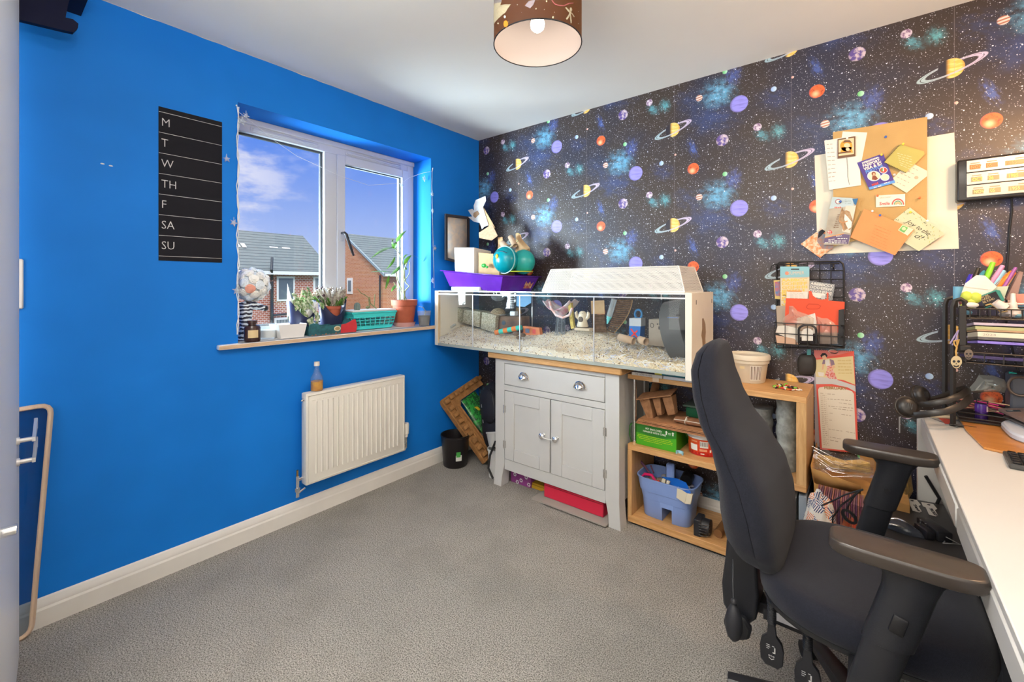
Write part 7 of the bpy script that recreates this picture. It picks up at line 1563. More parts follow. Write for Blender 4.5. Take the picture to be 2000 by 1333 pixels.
prints(t, 'grey_swoosh', M('pale_grey_band', (.56, .55, .54), .7), [MP([(.0, .27), (.4, .275), (.99, .34), (1, .40), (.8, .36), (.4, .335), (0, .345)])], y1-.0002)
prints(t, 'date_panel', M('cream_page', (.76, .70, .58), .8), [MP([(.04, .40), (.08, .375), (.3, .36), (.6, .365), (.9, .395), (.95, .42), (.945, .985), (.05, .985)])], y1-.0002)
wtext('FEBRUARY', cq(.20, .388), cq(.78, .385), 5.2, y1-.0010, bold=.0008).build('month_title', M('brown_gold_title', (.36, .22, .08), .6), t, smooth=0)
words(t, 'date_column', M('grey_brown_ink', (.44, .36, .27), .8), [(cq(.09, .435+i*.0192), cq(.21, .435+i*.0192)) for i in range(28)], y1-.0010, 1.1, 2, 2, 6, 1.5)
words(t, 'handwritten_entries', M('grey_brown_ink', (.44, .36, .27), .8), [(cq(.27, .44), cq(.5, .44)), (cq(.27, .49), cq(.86, .49)), (cq(.55, .52), cq(.92, .53)), (cq(.28, .56), cq(.94, .565)), (cq(.4, .58), cq(.92, .59)), (cq(.3, .63), cq(.4, .63)), (cq(.6, .635), cq(.9, .64)), (cq(.28, .70), cq(.4, .70)), (cq(.25, .79), cq(.6, .80)), (cq(.7, .80), cq(.93, .81)), (cq(.27, .87), cq(.6, .88)), (cq(.27, .90), cq(.5, .91))], y1-.0010, 1.3, 6, 3, 8, 2)
b = B()
for i in range(28): c = AT(*cq(.235, .435+i*.0192), y=y1-.0008); b.obox(c, (.0012, .0006, .0016))
b.build('date_dots', BROWN, t)
words(t, 'recipe_words', M('amber_words', (.58, .45, .20), .7), [(cq(.58, .105+i*.031), cq(.93, .10+i*.031)) for i in range(5)], y1-.001, 3.0, 12, 4, 9, 1)
# cook printed on the picture
SK = M('skin_print', (.68, .40, .24), .7)
prints(t, 'cook_dress', M('red_dress_print', (.60, .06, .04), .7, col2=(.70, .50, .45), scale=160), [MP([(.32, .12), (.42, .125), (.46, .20), (.55, .29), (.34, .28), (.24, .25), (.30, .19)])], y1-.0008)
prints(t, 'cook_apron', M('white_apron_print', (.70, .66, .60), .7), [MP([(.26, .10), (.36, .09), (.38, .15), (.28, .16)]), MP([(.06, .22), (.22, .225), (.20, .265), (.08, .26)])], y1-.0011)
prints(t, 'cook_blouse', M('plum_blouse_print', (.26, .18, .24), .7), [MP([(.38, .085), (.48, .10), (.50, .14), (.41, .155)]), MP([(.21, .10), (.27, .09), (.25, .14), (.18, .14)])], y1-.0011)
prints(t, 'cook_arms', SK, [MP([(.46, .14), (.52, .165), (.34, .21), (.30, .20), (.44, .165)]), MP([(.19, .14), (.24, .14), (.21, .19), (.17, .20)]), [(cq(.255, .065)[0]+cos(a)*5, cq(.255, .065)[1]+sin(a)*6) for a in [i*pi/6 for i in range(12)]]], y1-.0013)
prints(t, 'cook_hair', INK, [MP([(.15, .055), (.20, .03), (.28, .028), (.33, .05), (.31, .075), (.27, .048), (.20, .058), (.19, .08)])], y1-.0016)
b = B()
for i in range(19):
    if 7 <= i <= 10: continue
    c = AT(*cq(.03+i*.052, .008), y=yc-.003); b.cyl(c+Vector((0, .004, -.002)), c+Vector((0, -.002, .005)), .0011, n=6)
b.build('wire_binding', M('binding_wire', (.10, .06, .06), .4), t)
b = B(); c = AT(*cq(.48, .01), y=yc-.004); b.tube([c+Vector((cos(a)*.018, 0, sin(a)*.008)) for a in [i*pi/9 for i in range(18)]], .0022, 6, closed=True); b.build('hanger_loop', CHROME, t)
# ================================================================ things on the desk
DZ = .7455
BM = M('matte_black_metal', (.020, .017, .015), .42)
t = thing('desk_organiser', 'two tier black metal desk organiser with mesh baskets at the right edge', 'organiser', (2.86, -.20, DZ), world=True)
for y in (-.065, -.275):
    b = B(); xo = 2.622; b.tube([(xo, y, DZ), (xo, y, 1.18), (xo+.006, y, 1.203), (xo+.020, y, 1.209), (xo+.030, y, 1.200), (xo+.032, y, 1.17)], .0085, 4, flat=.5, up=(0, 1, 0)); b.cyl((xo-.01, y, DZ+.005), (xo+.06, y, DZ+.005), .004, n=8); b.build('side_post', BM, t, bevel=.001)
b = B(); b.box(2.635, 2.655, -.290, -.280, 1.035, 1.185, bev=.002); b.box(2.635, 2.668, -.296, -.282, 1.022, 1.045, bev=.004); b.build('bracket', BM, t)
b = B(); b.cyl((2.622, -.065, .80), (2.622, -.275, .80), .005, n=8); b.build('cross_bar', BM, t)
def wirebasket(name, x0, x1, y0, y1, zt, zb, n, tilt=0):
    b = B(); q = lambda x, y, z: (x, y, z+(y-y0)*tilt)
    for z in (zt, zb): b.tube([q(x0, y0, z), q(x1, y0, z), q(x1, y1, z), q(x0, y1, z)], .0025, 6, closed=True)
    for i in range(n+1): x = x0+(x1-x0)*i/n; b.tube([q(x, y0, zt), q(x, y0, zb), q(x, y1, zb), q(x, y1, zt)], .0018, 5)
    for i in range(6): y = y0+(y1-y0)*i/5; b.cyl(q(x0, y, zb), q(x1, y, zb), .0018, n=5)
    b.build(name, BM, t)
wirebasket('upper_basket', 2.640, 3.06, -.280, -.06, 1.175, 1.140, 17)
wirebasket('lower_basket', 2.650, 3.06, -.310, -.06, 1.022, .985, 9, tilt=-.10)
PY_ = -.20
def Q(u, v, y=PY_): return AT(u, v, y=y)
# stationery standing in the upper basket
t = thing('white_envelope', 'creased white envelope propped in the upper basket of the desk organiser', 'envelope', Q(1895, 595, -.23), world=True)
b = B(); K2 = lambda x, y: (1840+x/6.66, 500+y/6.66); wpoly(b, [K2(210, 690), K2(210, 600), K2(300, 360), K2(450, 250), K2(560, 258), K2(710, 400), K2(640, 470), K2(480, 560), K2(440, 690)], -.235, .003); b.build('envelope_back', PAPER, t, smooth=0)
b = B(); b.tube([Q(*K2(280, 400), -.239), Q(*K2(430, 420), -.239), Q(*K2(600, 440), -.239)], .0008, 4); b.build('crease', M('soft_crease', (.62, .55, .45), .8), t)
b = B(); wpoly(b, [K2(640, 470), K2(700, 400), K2(865, 395), K2(800, 580), K2(700, 600)], -.225, .002); one('mint_note_pad', b, M('mint_paper', (.52, .60, .46), .8), 'pale mint paper pad behind the black tin in the upper basket', 'pad', loc=Q(1955, 590, -.225))
t = thing('slogan_tin', 'black tin with green edge and gold lettering tilted in the upper basket', 'tin', Q(1935, 598, -.262), world=True)
b = B(); wpoly(b, [K2(480, 525), K2(700, 440), K2(745, 450), K2(810, 580), K2(560, 690)], -.250, .012); b.build('tin_edge', M('tin_green', (.03, .22, .17), .35), t, smooth=0, bevel=.002)
b = B(); wpoly(b, [K2(490, 540), K2(700, 462), K2(775, 590), K2(560, 670)], -.263, .0008); b.build('tin_face', INK, t, smooth=0)
for s_, p0, p1 in (('WORK', (510, 560), (620, 520)), ('HARD', (520, 590), (640, 545)), ('BE KIND', (540, 620), (690, 565))): wtext(s_, K2(*p0), K2(*p1), 4, -.2642).build('gold_lettering', M('gold_print', (.55, .42, .22), .5), t, smooth=0)
wpens = [('blue pen left of the black marker', (340, 320), (368, 250), (.03, .03, .45), .0055), ('violet pen beside the black marker', (385, 300), (400, 250), (.18, .05, .50), .005), ('black marker at the left of the pens', (425, 280), (470, 165), (.02, .02, .02), .007), ('dark blue pen cap low behind the green pen', (520, 240), (548, 205), (.05, .25, .38), .006), ('bright green felt pen sticking up highest', (585, 275), (665, 90), (.22, .60, .03), .0085), ('pink felt pen leaning right of the green pen', (660, 320), (790, 130), (.62, .28, .50), .0075), ('brown pencil between the green and pink pens', (640, 300), (700, 230), (.20, .13, .08), .003), ('sky blue felt pen right of the pink pen', (685, 375), (800, 195), (.22, .48, .68), .0085), ('thin silver pen beside the sky blue pen', (750, 330), (840, 225), (.25, .25, .26), .004), ('thick orange highlighter with white end', (740, 385), (925, 215), (.72, .20, .02), .0115), ('purple pen right of the orange highlighter', (870, 300), (960, 155), (.28, .08, .34), .0055), ('peach pencil right of the orange highlighter', (840, 385), (930, 250), (.66, .38, .20), .0045)]
for lb, a_, c_, col, r_ in wpens:
    t = thing('pen', lb, 'pen', Q(*K2(*a_), -.17), group='pens in the upper basket of the desk organiser', world=True)
    p0, p1 = Q(*K2(*a_), -.185), Q(*K2(*c_), -.165); d_ = (p1-p0); p0 = p0-d_*(1.0 if r_ < .011 else .35); p0.z = max(p0.z, 1.142)
    b = B(); b.cyl(p0, p0.lerp(p1, .62), r_*.9, r_, n=14); b.build('pen_barrel', M('pen_%d' % (wpens.index((lb, a_, c_, col, r_))), col, .35), t)
    b = B(); b.cyl(p0.lerp(p1, .60), p1, r_*1.05, r_*.85, n=14); b.build('pen_cap', M('pen_%d' % (wpens.index((lb, a_, c_, col, r_))), col, .35), t)
b = B(); b.cyl(Q(1873, 590, -.20), Q(1873, 560, -.20), .016, n=20); one('blue_cylinder', b, M('sky_plastic', (.16, .40, .55), .4), 'sky blue plastic cylinder at the left end of the upper basket', 'tube', loc=Q(1873, 590, -.20))
b = B(); b.ball(Q(1888, 580, -.255), (.016, .014, .020), 16); b.ball(Q(1906, 582, -.255), (.017, .014, .019), 16); b.ball(Q(1897, 588, -.255), (.018, .012, .012), 12); one('lime_foam_heart', b, M('lime_foam', (.52, .60, .08), .6), 'lime green rounded foam shape in front of the white envelope', 'toy', loc=Q(1897, 595, -.255), smooth=70)
b = B(); b.ball(Q(1881, 589, -.245), (.012, .012, .018), 14); one('red_eraser', b, M('brick_rubber', (.36, .12, .09), .7), 'dull red rubber behind the lime shape at the left of the basket', 'rubber', loc=Q(1881, 596, -.245))
t = thing('correction_roller', 'white and lime oval correction roller lying at the front of the upper basket', 'correction roller', Q(1895, 600, -.27), world=True); b = B(); b.ball(Q(1890, 598, -.262), (.020, .012, .010), 16); b.build('lime_shell', MATS['lime_foam'], t); b = B(); b.ball(Q(1897, 596, -.270), (.020, .010, .010), 16); b.build('white_shell', M('white_shell', (.72, .66, .62), .4), t)
t = thing('white_glue_bottle', 'white plastic glue bottle with a nozzle standing at the right of the upper basket', 'bottle', Q(1980, 605, -.255), world=True)
c = Q(1979, 602, -.25); b = B(); b.lathe([(.001, 0), (.019, 0), (.018, .015), (.011, .020), (.010, .038), (.007, .042), (.006, .070), (.001, .072)], c-Vector((0, 0, .02)), 20); b.box(c.x-.022, c.x+.024, c.y-.006, c.y+.006, c.z+.014, c.z+.018); b.build('bottle_body', MATS['white_shell'], t)
t = thing('white_tape_roll', 'white plastic tube lying tilted in front of the black tin', 'tube', Q(1955, 603, -.265), world=True); b = B(); b.cyl(Q(1944, 590, -.27), Q(1962, 602, -.265), .012, .016, n=20); b.build('tube_body', MATS['white_shell'], t)
b = B(); b.tube([Q(1925, 597, -.268), Q(1935, 594, -.27), Q(1945, 600, -.268), Q(1955, 610, -.266), Q(1968, 608, -.27)], .0025, 6); one('gold_cord', b, M('gold_cord', (.52, .36, .14), .5), 'loose golden cord trailing over the front of the upper basket', 'cord', loc=Q(1945, 610, -.268))
b = B()
for k in range(16): b.ball((2.66+rr.random()*.32, -.25+rr.random()*.10, 1.150+rr.random()*.014), (.016, .012, .009), 8, m=k % 4)
one('basket_oddments', b, [MATS['white_shell'], MATS['sky_plastic'], M('grey_odd', (.3, .3, .3), .5), MATS['gold_cord']], 'small oddments covering the bottom of the upper basket', 'stationery', loc=(2.8, -.2, 1.145), kind='stuff')
t = thing('zip_pencil_pouch', 'pink and clear zip pouch standing at the far right of the upper basket', 'pouch', Q(1990, 600, -.20), world=True); b = B(); pf = [Q(u, v, -.20) for u, v in ((1965, 585), (1992, 530), (1999, 532), (1985, 590))]; b.skin([pf, [p+Vector((0, .02, 0)) for p in pf]]); b.build('clear_side', glass('pouch_film', (.9, .82, .78), 2, veil=.4, veilcol=(.62, .42, .36)), t); b = B(); pf = [Q(u, v, -.215) for u, v in ((1985, 575), (2040, 572), (2040, 592), (1986, 596))]; b.skin([pf, [p+Vector((0, .02, 0)) for p in pf]]); b.build('pink_side', M('salmon_pink', (.66, .26, .20), .5), t)
# books in the lower basket
bk = [((1885, 629), .010, (.50, .42, .50), 'lilac edged folder topmost in the lower basket'), ((1882, 636), .012, (.42, .42, .20), 'olive green notebook second in the lower basket'), ((1892, 642), .008, (.45, .28, .16), 'thin brown wooden edged pad third in the lower basket'), ((1891, 647), .018, (.72, .66, .52), 'cream 2024 diary in the lower basket'), ((1890, 656), .012, (.10, .09, .09), 'dark grey book under the cream diary'), ((1889, 664), .010, (.24, .18, .62), 'violet folder lowest in the lower basket')]
z = 1.092
for i, ((u, v), th, col, lb) in enumerate(bk):
    x0 = 2.672+(.010 if i in (3, 4, 5) else 0)+(.004*i if i < 3 else 0); zt_ = AT(u, v, y=-.29).z; zb_ = zt_-th
    t = thing('diary' if i == 3 else ('folder' if i in (0, 5) else 'notebook'), lb, 'book', (2.85, -.2, zb_), group='books in the lower basket of the desk organiser', world=True)
    mt = Matrix.Translation((0, -.29, zb_)) @ Matrix.Rotation(R(-6), 4, 'X')
    b = B(); b.box(x0, 3.04, 0, .20, 0, th-.0008, bev=.001, mat=mt); b.build('cover', M('book_cover_%d' % i, col, .45), t)
    b = B(); b.box(x0+.006, 3.0405, .004, .196, .002, th-.003, mat=mt); b.build('pages', M('book_pages', (.68, .64, .56), .9), t)
    if i == 3: textm('2024', .011, .0004, mt @ basis((x0+.012, -.0006, .0045), (1, 0, 0), (0, 0, 1)), sx=1.5).build('diary_year', M('grey_year', (.35, .33, .28), .6), t, smooth=0)
b = B(); b.box(2.662, 3.04, -.285, -.08, .990, 1.000, mat=Matrix.Identity(4)); one('violet_wallet', b, M('deep_violet_plastic', (.050, .035, .14), .35), 'deep violet plastic wallet seen through the bottom mesh of the lower basket', 'folder', loc=(2.85, -.18, .990), rot=(R(-5.5), 0, 0))
b = B(); b.tube([Q(1856, 672, -.30), Q(1866, 655, -.30), Q(1872, 645, -.30), Q(1868, 662, -.30), Q(1860, 675, -.30)], .0035, 8, flat=.4); one('violet_ribbon_marker', b, M('lilac_ribbon', (.40, .34, .60), .5), 'lilac ribbon loop hanging at the left end of the lower basket', 'ribbon', loc=Q(1858, 675, -.30))
# skull tags
def skull(u, v, y, s, colr, lb, cord=True):
    t = thing('skull_charm', lb, 'key ring', Q(u, v+12*s, y), group='wooden skull charms on the desk organiser', world=True)
    b = B(); out = [(u+cos(a)*11*s*(1 if sin(a) < .3 else .86), v+sin(a)*(11.5 if sin(a) < 0 else 13)*s) for a in [i*pi/12 for i in range(24)]]
    P_ = [Q(a, c_, y) for a, c_ in out]; b.prism([(p.x, p.z) for p in P_], -.003, 'y', y); b.build('skull_plate', colr, t, smooth=0)
    b = B()
    for q in (disc(u-4.4*s, v-.5*s, 3.1*s, 2.6*s, 8), disc(u+4.4*s, v-.5*s, 3.1*s, 2.6*s, 8), [(u, v+2*s), (u+1.6*s, v+5*s), (u-1.6*s, v+5*s)], [(u-6*s, v+6*s), (u, v+8.5*s), (u+6*s, v+6*s), (u+5*s, v+9.5*s), (u, v+11*s), (u-5*s, v+9.5*s)]):
        P_ = [Q(a, c_, y-.003) for a, c_ in q]; b.prism([(p.x, p.z) for p in P_], -.0005, 'y', y-.003)
    b.build('cut_out_face', BLACK, t, smooth=0)
    if cord:
        b = B(); b.tube([Q(u, v-11*s, y-.001), Q(u-1, v-20*s, y-.001), Q(u+1, v-28*s, y-.001), Q(u-4, v-34*s, y-.001), Q(u-5, v-40*s, y), Q(u+6, v-43*s, y), Q(u+3, v-36*s, y-.001), Q(u, v-28*s, y-.001)], .0026, 6); b.build('yellow_cord', M('ochre_cord', (.52, .32, .09), .7), t)
skull(1868, 707, -.305, 1.0, M('pale_wood_skull', (.52, .42, .24), .6), 'pale wooden skull tag hanging on a yellow cord from the organiser post')
skull(1892, 692, -.312, .82, M('dark_wood_skull', (.16, .12, .09), .6), 'darker wooden skull tag hanging against the lower basket', cord=False)
# headphones
t = thing('headphones', 'black over ear headphones resting on the far corner of the desk', 'headphones', AT(1820, 815, y=-.25), world=True)
HM = M('headphone_black', (.025, .021, .018), .35); SP = lambda u, v, y: AT(u, v, y=y)
b = B(); b.tube([SP(u, v, y) for u, v, y in ((1782, 792, -.30), (1812, 790, -.33), (1850, 783, -.34), (1878, 772, -.30), (1892, 762, -.24), (1890, 757, -.20), (1872, 762, -.17), (1840, 775, -.15), (1805, 785, -.15), (1792, 782, -.15))], .0036, 10, flat=3.0, up=(0, 0, 1)); b.build('upper_headband', HM, t, smooth=60)
b = B(); b.tube([SP(u, v, y) for u, v, y in ((1787, 812, -.36), (1812, 809, -.38), (1850, 804, -.38), (1880, 792, -.34), (1896, 778, -.27), (1893, 768, -.22))], .004, 10, flat=3.0, up=(0, 0, 1)); b.build('lower_headband', HM, t, smooth=60)
for u, v, y, sc_, tx in ((1772, 795, -.34, 1.0, -15), (1800, 772, -.19, .85, 20)):
    c = SP(u, v, y); mt = Matrix.Rotation(R(tx), 4, 'Z') @ Matrix.Rotation(R(66), 4, 'X') @ Matrix.Rotation(R(30), 4, 'Y')
    b = B(); b.lathe([(.001, .018), (.020, .017), (.028, .010), (.031, .0), (.031, -.008), (.001, -.008)], c, 32, sy=1.15, m=0, mat=mt); cup = b.build('ear_cup', HM, t, smooth=50)
    b = B(); b.lathe([(.014, -.012), (.020, -.024), (.030, -.022), (.035, -.014), (.034, -.006), (.028, -.004)], c, 32, sy=1.15, mat=mt, cap=False); b.build('ear_cushion', M('cushion_leather', (.03, .022, .016), .5), cup, smooth=60)
    b = B()
    for k in range(4): b.obox(c+mt @ Vector((-.008+k*.0052, 0, .0185)), (.0022, .020, .0012), (R(66), 0, R(tx)))
    b.build('cup_slots', BLACK, cup)
b = B(); b.tube([SP(1757, 815, -.34), SP(1757, 830, -.34), SP(1757, 846, -.34)], .0022, 6); b.build('hanging_cable', M('grey_cable', (.25, .24, .23), .5), t)
# flat things
b = B(); pts = [AT(u, v, z=.7465) for u, v in ((1802, 811), (1878, 817), (1888, 836), (1870, 836))]; b.prism([(p.x, p.y) for p in pts], .001, 'z', .7455); t_ = one('photo_card', b, M('photo_print', (.04, .05, .07), .3, col2=(.42, .44, .46), scale=38), 'glossy photo card in dark red and blue on the desk corner under the headphones', 'card', loc=(2.6, -.2, .7455))
b = B(); b.prism([(p.x, p.y) for p in [AT(u, v, z=.7472) for u, v in ((1832, 816), (1858, 818), (1864, 829), (1846, 828))]], .0003, 'z', .7465); o = b.build('red_print_area', M('deep_red_photo', (.50, .03, .02), .3), None); o.parent = t_; o.location = (-2.6, .2, -.7455)
b = B(); b.obox((2.60, -.15, .752), (.085, .06, .012), (0, 0, R(20)), bev=.004); one('cream_wallet', b, M('cream_wallet', (.58, .48, .32), .6), 'small cream pouch under the headphones', 'pouch', loc=(2.60, -.15, .746))
t = thing('wooden_board', 'orange brown wooden board with a clipped corner lying on the white desk', 'board', (2.85, -.3, .7455), world=True)
pts = [AT(u, v, z=.7535) for u, v in ((1868, 806), (1886, 838), (1921, 873), (1955, 881))]; P4 = [(p.x, p.y) for p in pts]+[(3.10, P4y) for P4y in (-.56, -.07)]
b = B(); b.prism(P4, .0075, 'z', .7457); b.build('board_plate', wood('amber_board', (.55, .24, .055), (.44, .17, .035), axis=0, scale=3, rough=.3), t, bevel=.0015)
t = thing('nail_polish_bottle', 'dark purple nail varnish bottle with a violet cap on the wooden board', 'bottle', (2.708, -.168, .7537))
NV = M('metallic_violet', (.05, .018, .14), .2, .4)
b = B(); b.lathe([(.001, 0), (.0165, 0), (.0175, .004), (.0175, .032), (.0165, .036), (.001, .036)], n=26); b.build('glass_bottle', NV, t)
b = B(); b.lathe([(.001, .037), (.0175, .037), (.0175, .060), (.015, .066), (.001, .066)], n=26); b.build('violet_cap', M('violet_cap', (.07, .02, .22), .25), t)
b = B(); b.skin([[(cos(a)*.0178, sin(a)*.0178, z) for a in [R(-50+i*8) for i in range(5)]] for z in (.040, .060)], closed=False, cap=False); b.build('price_label', M('label_pink', (.66, .50, .50), .7), t)
b = B(); b.box(-.014, .018, -.004, .004, .0755, .0775); b.cyl((-.012, 0, .066), (-.012, 0, .076), .0015, n=6); b.cyl((.016, 0, .066), (.016, 0, .076), .0015, n=6); b.build('wire_frame', BLACK, t)
t = thing('laptop', 'closed mauve grey laptop with a small dark sticker propped on a pale stand', 'laptop', (2.86, -.25, .754), world=True)
LT = M('mauve_grey_metal', (.24, .17, .15), .35, .3)
top = [AT(1945, 801, z=.815), AT(2000, 745, z=.870)]
b = B(); c0, c1 = Vector((2.748, -.175, .812)), Vector((2.80, -.335, .806)); e = Vector((.33, .015, .060)); pf = [c0, c1, c1+e, c0+e]
b.skin([pf, [p-Vector((0, 0, .012)) for p in pf]]); b.build('laptop_lid', LT, t, bevel=.003, seg=2)
n3 = (c1-c0).cross(e).normalized(); n3 = n3 if n3.z > 0 else -n3; xa = e.normalized(); ya = n3.cross(xa)
b = B(); o3 = c0.lerp(c1, .16)+xa*.006+n3*.0006; 
if ya.dot(c1-c0) > 0: ya = -ya
b.faces([o3, o3+xa*.035, o3+xa*.035+ya*-.018, o3+ya*-.018], [(0,1,2,3)]); b.build('dark_sticker', M('navy_sticker', (.02, .035, .05), .4), t, solid=.0005)
textm('intel', .008, .0004, basis(o3+xa*.004+ya*-.009+n3*.0007, xa, ya)).build('sticker_word', PAPER, t, smooth=0)
b = B(); c0b, c1b = c0-Vector((-.012, 0, .026)), c1-Vector((-.012, 0, .022)); pf = [c0b, c1b, c1b+e, c0b+e]; b.skin([pf, [p-Vector((0, 0, .008)) for p in pf]]); b.build('laptop_base', M('dark_mauve', (.14, .12, .12), .4), t, bevel=.003)
t = thing('laptop_stand', 'pale blue white rounded cooling stand under the laptop', 'stand', (2.88, -.3, .7537), world=True)
b = B(); rg = []
for s, z in ((.98, .7537), (1.0, .758), (1.0, .770), (.97, .776), (.9, .777)): rg.append([(2.93+math.copysign(abs(cos(a))**.5, cos(a))*.185*s, -.30+math.copysign(abs(sin(a))**.5, sin(a))*.14*s, z) for a in [j*pi/24 for j in range(48)]])
b.skin(rg); b.build('stand_body', M('pale_blue_white_plastic', (.56, .62, .72), .3), t)
t = thing('keyboard', 'dark keyboard with black keys at the right edge of the desk', 'keyboard', (2.85, -.72, DZ), world=True)
kx0, kx1, ky0, ky1 = AT(1965, 885, z=.765).x, 3.05, -.80, -.565
mtk = Matrix.Translation((kx0, ky1, .7457)) @ Matrix.Rotation(R(-4), 4, 'Z')
b = B(); b.box(0, .36, -.135, 0, 0, .014, mat=mtk, bev=.003); b.build('keyboard_frame', M('keyboard_grey', (.07, .07, .07), .4), t)
for r_ in range(5):
    for cc in range(17): b = B(); b.box(.008+cc*.0203, .008+cc*.0203+.0175, -.128+r_*.024, -.128+r_*.024+.020, .014, .020, mat=mtk, bev=.002); b.build('key', BLACK, t)
crumple('sandwich_bag', 'crumpled clear plastic bag on the desk behind the nail varnish', 'bag', [(1887, 765), (1905, 745), (1912, 733), (1940, 734), (1962, 742), (1968, 755), (1962, 768), (1935, 766), (1905, 768)], -.12, glass('bag_film', (.75, .76, .72), 3, veil=.35, veilcol=(.55, .56, .50)), .05, 12, 11)
b = B(); q = random.Random(4)
for k in range(22):
    a = Vector((q.uniform(2.67, 2.76), q.uniform(-.13, -.08), .785+q.random()*.035)); dv = Vector((q.uniform(.02, .05), q.uniform(-.02, .02), q.uniform(-.01, .006))); b.tube([a-dv, a+dv], .0025, 5, m=k % 4)
one('pens_and_strips', b, [M('coral_strip', (.62, .16, .14), .5), M('magenta_strip', (.60, .03, .20), .4), M('peach_strip', (.60, .36, .22), .6), M('brown_strip', (.20, .12, .09), .6)], 'loose pink, coral and brown strips heaped in the low tray behind the varnish', 'stationery', loc=(2.76, -.14, .79), kind='stuff')
t = thing('desk_tray', 'low black tray at the back of the desk under the organiser', 'tray', (2.76, -.14, .7540), world=True); b = B(); b.box(2.645, 2.78, -.215, -.075, .7557, .762); 
for z in (.770, .788): b.tube([(2.645, -.215, z), (2.78, -.215, z), (2.78, -.075, z), (2.645, -.075, z)], .0025, 6, closed=True)
b.build('tray_frame', BM, t)
t = thing('pencil_bin', 'grey plastic storage bin with a metal ring handle behind the laptop', 'bin', (2.90, -.11, .8755), world=True)
b = B(); b.box(2.790, 3.0, -.115, -.03, .7545, .930, bev=.006); b.build('bin_body', M('slate_plastic', (.085, .09, .11), .5), t); b = B(); c = AT(1993, 755, y=-.125); b.tube([c+Vector((cos(a)*.030, 0, sin(a)*.034)) for a in [i*pi/14 for i in range(28)]], .0045, 8, closed=True); b.build('ring_handle', M('bronze_ring', (.20, .15, .12), .3, .6), t); b = B(); b.cyl(AT(1971, 728, y=-.08), AT(1986, 731, y=-.08), .004, n=8); b.build('turquoise_pen', M('turquoise_card', (.03, .50, .42), .6), t)
# ================================================================ between shelf unit and desk
t = thing('parcel_box', 'open brown cardboard parcel full of plastic wrap on the floor under the calendar', 'box', (2.33, -.16, 0), world=True)
PB2 = M('amber_parcel_card', (.50, .26, .08), .85, var=.2, scale=9)
b = B(); b.skin([[(2.21, -.30, 0), (2.50, -.30, 0), (2.50, -.03, 0), (2.21, -.03, 0)], [(2.205, -.30, .43), (2.505, -.30, .43), (2.505, -.03, .43), (2.205, -.03, .43)]]); b.build('parcel_body', PB2, t, bevel=.002)
for q4 in ([(2.21, -.30, .43), (2.36, -.30, .43), (2.36, -.34, .475), (2.20, -.33, .50)], [(2.36, -.04, .43), (2.51, -.04, .43), (2.52, -.03, .53), (2.35, -.03, .54)], [(2.205, -.3, .43), (2.205, -.03, .43), (2.195, -.03, .52), (2.195, -.30, .50)]): b = B(); b.faces(q4, [(0,1,2,3)]); b.build('parcel_flap', PB2, t, solid=.003)
b = B(); b.box(2.34, 2.42, -.3008, -.3000, .345, .375); b.build('address_label', M('pink_white_label', (.62, .45, .40), .7), t)
crumple('egg_carton_card', 'folded yellow brown card with bumps in the top of the parcel box', 'cardboard', [(1586, 902), (1600, 888), (1625, 892), (1650, 900), (1680, 898), (1700, 905), (1700, 925), (1640, 922), (1590, 915)], -.20, M('ochre_card', (.58, .38, .12), .8, var=.25, scale=30), .03, 15)
crumple('brown_packing_paper', 'crumpled golden brown packing paper at the right of the parcel box', 'paper', [(1752, 915), (1765, 903), (1778, 908), (1780, 930), (1784, 960), (1770, 985), (1752, 982), (1748, 950)], -.16, M('golden_paper', (.45, .27, .08), .6, var=.4, scale=25), .04, 16)
FILM = glass('packing_film', (.95, .93, .90), 5, veil=.05, veilcol=(.8, .7, .6))
b = B(); q = random.Random(21)
for k in range(7):
    pts = [AT(1586+k*3, 872+k*7, y=-.33), AT(1625, 895+k*6+q.uniform(-4, 4), y=-.345), AT(1665, 905+k*5+q.uniform(-5, 5), y=-.34), AT(1705, 915+k*3, y=-.33)]; b.tube(pts, .0022 if k % 2 else .0014, 5)
rg = [[AT(1588+s*120, 872+30*s+r_*45+q.uniform(-3, 3), y=-.335+.012*sin(r_*9+s*11)) for s in [i/14 for i in range(15)]] for r_ in [j/8 for j in range(9)]]; b.skin(rg, closed=False, cap=False); one('plastic_film', b, FILM, 'shiny clear packing film draped over the front of the parcel box', 'film', loc=AT(1640, 930, y=-.33), smooth=30)
t = thing('card_file', 'row of dark red and purple file cards standing in front of the parcel', 'cards', AT(1640, 985, y=-.36), world=True)
for k in range(22):
    b = B(); u = 1600+k*4.0; p = AT(u, 945+k*1.1, y=-.335-.0005*k); b.box(p.x, p.x+.0045, -.46, -.345, .10, p.z, mat=None); b.build('file_card', M('file_card_%d' % (k % 4), ((.17, .05, .09), (.22, .10, .13), (.12, .05, .11), (.30, .12, .10))[k % 4], .4), t)
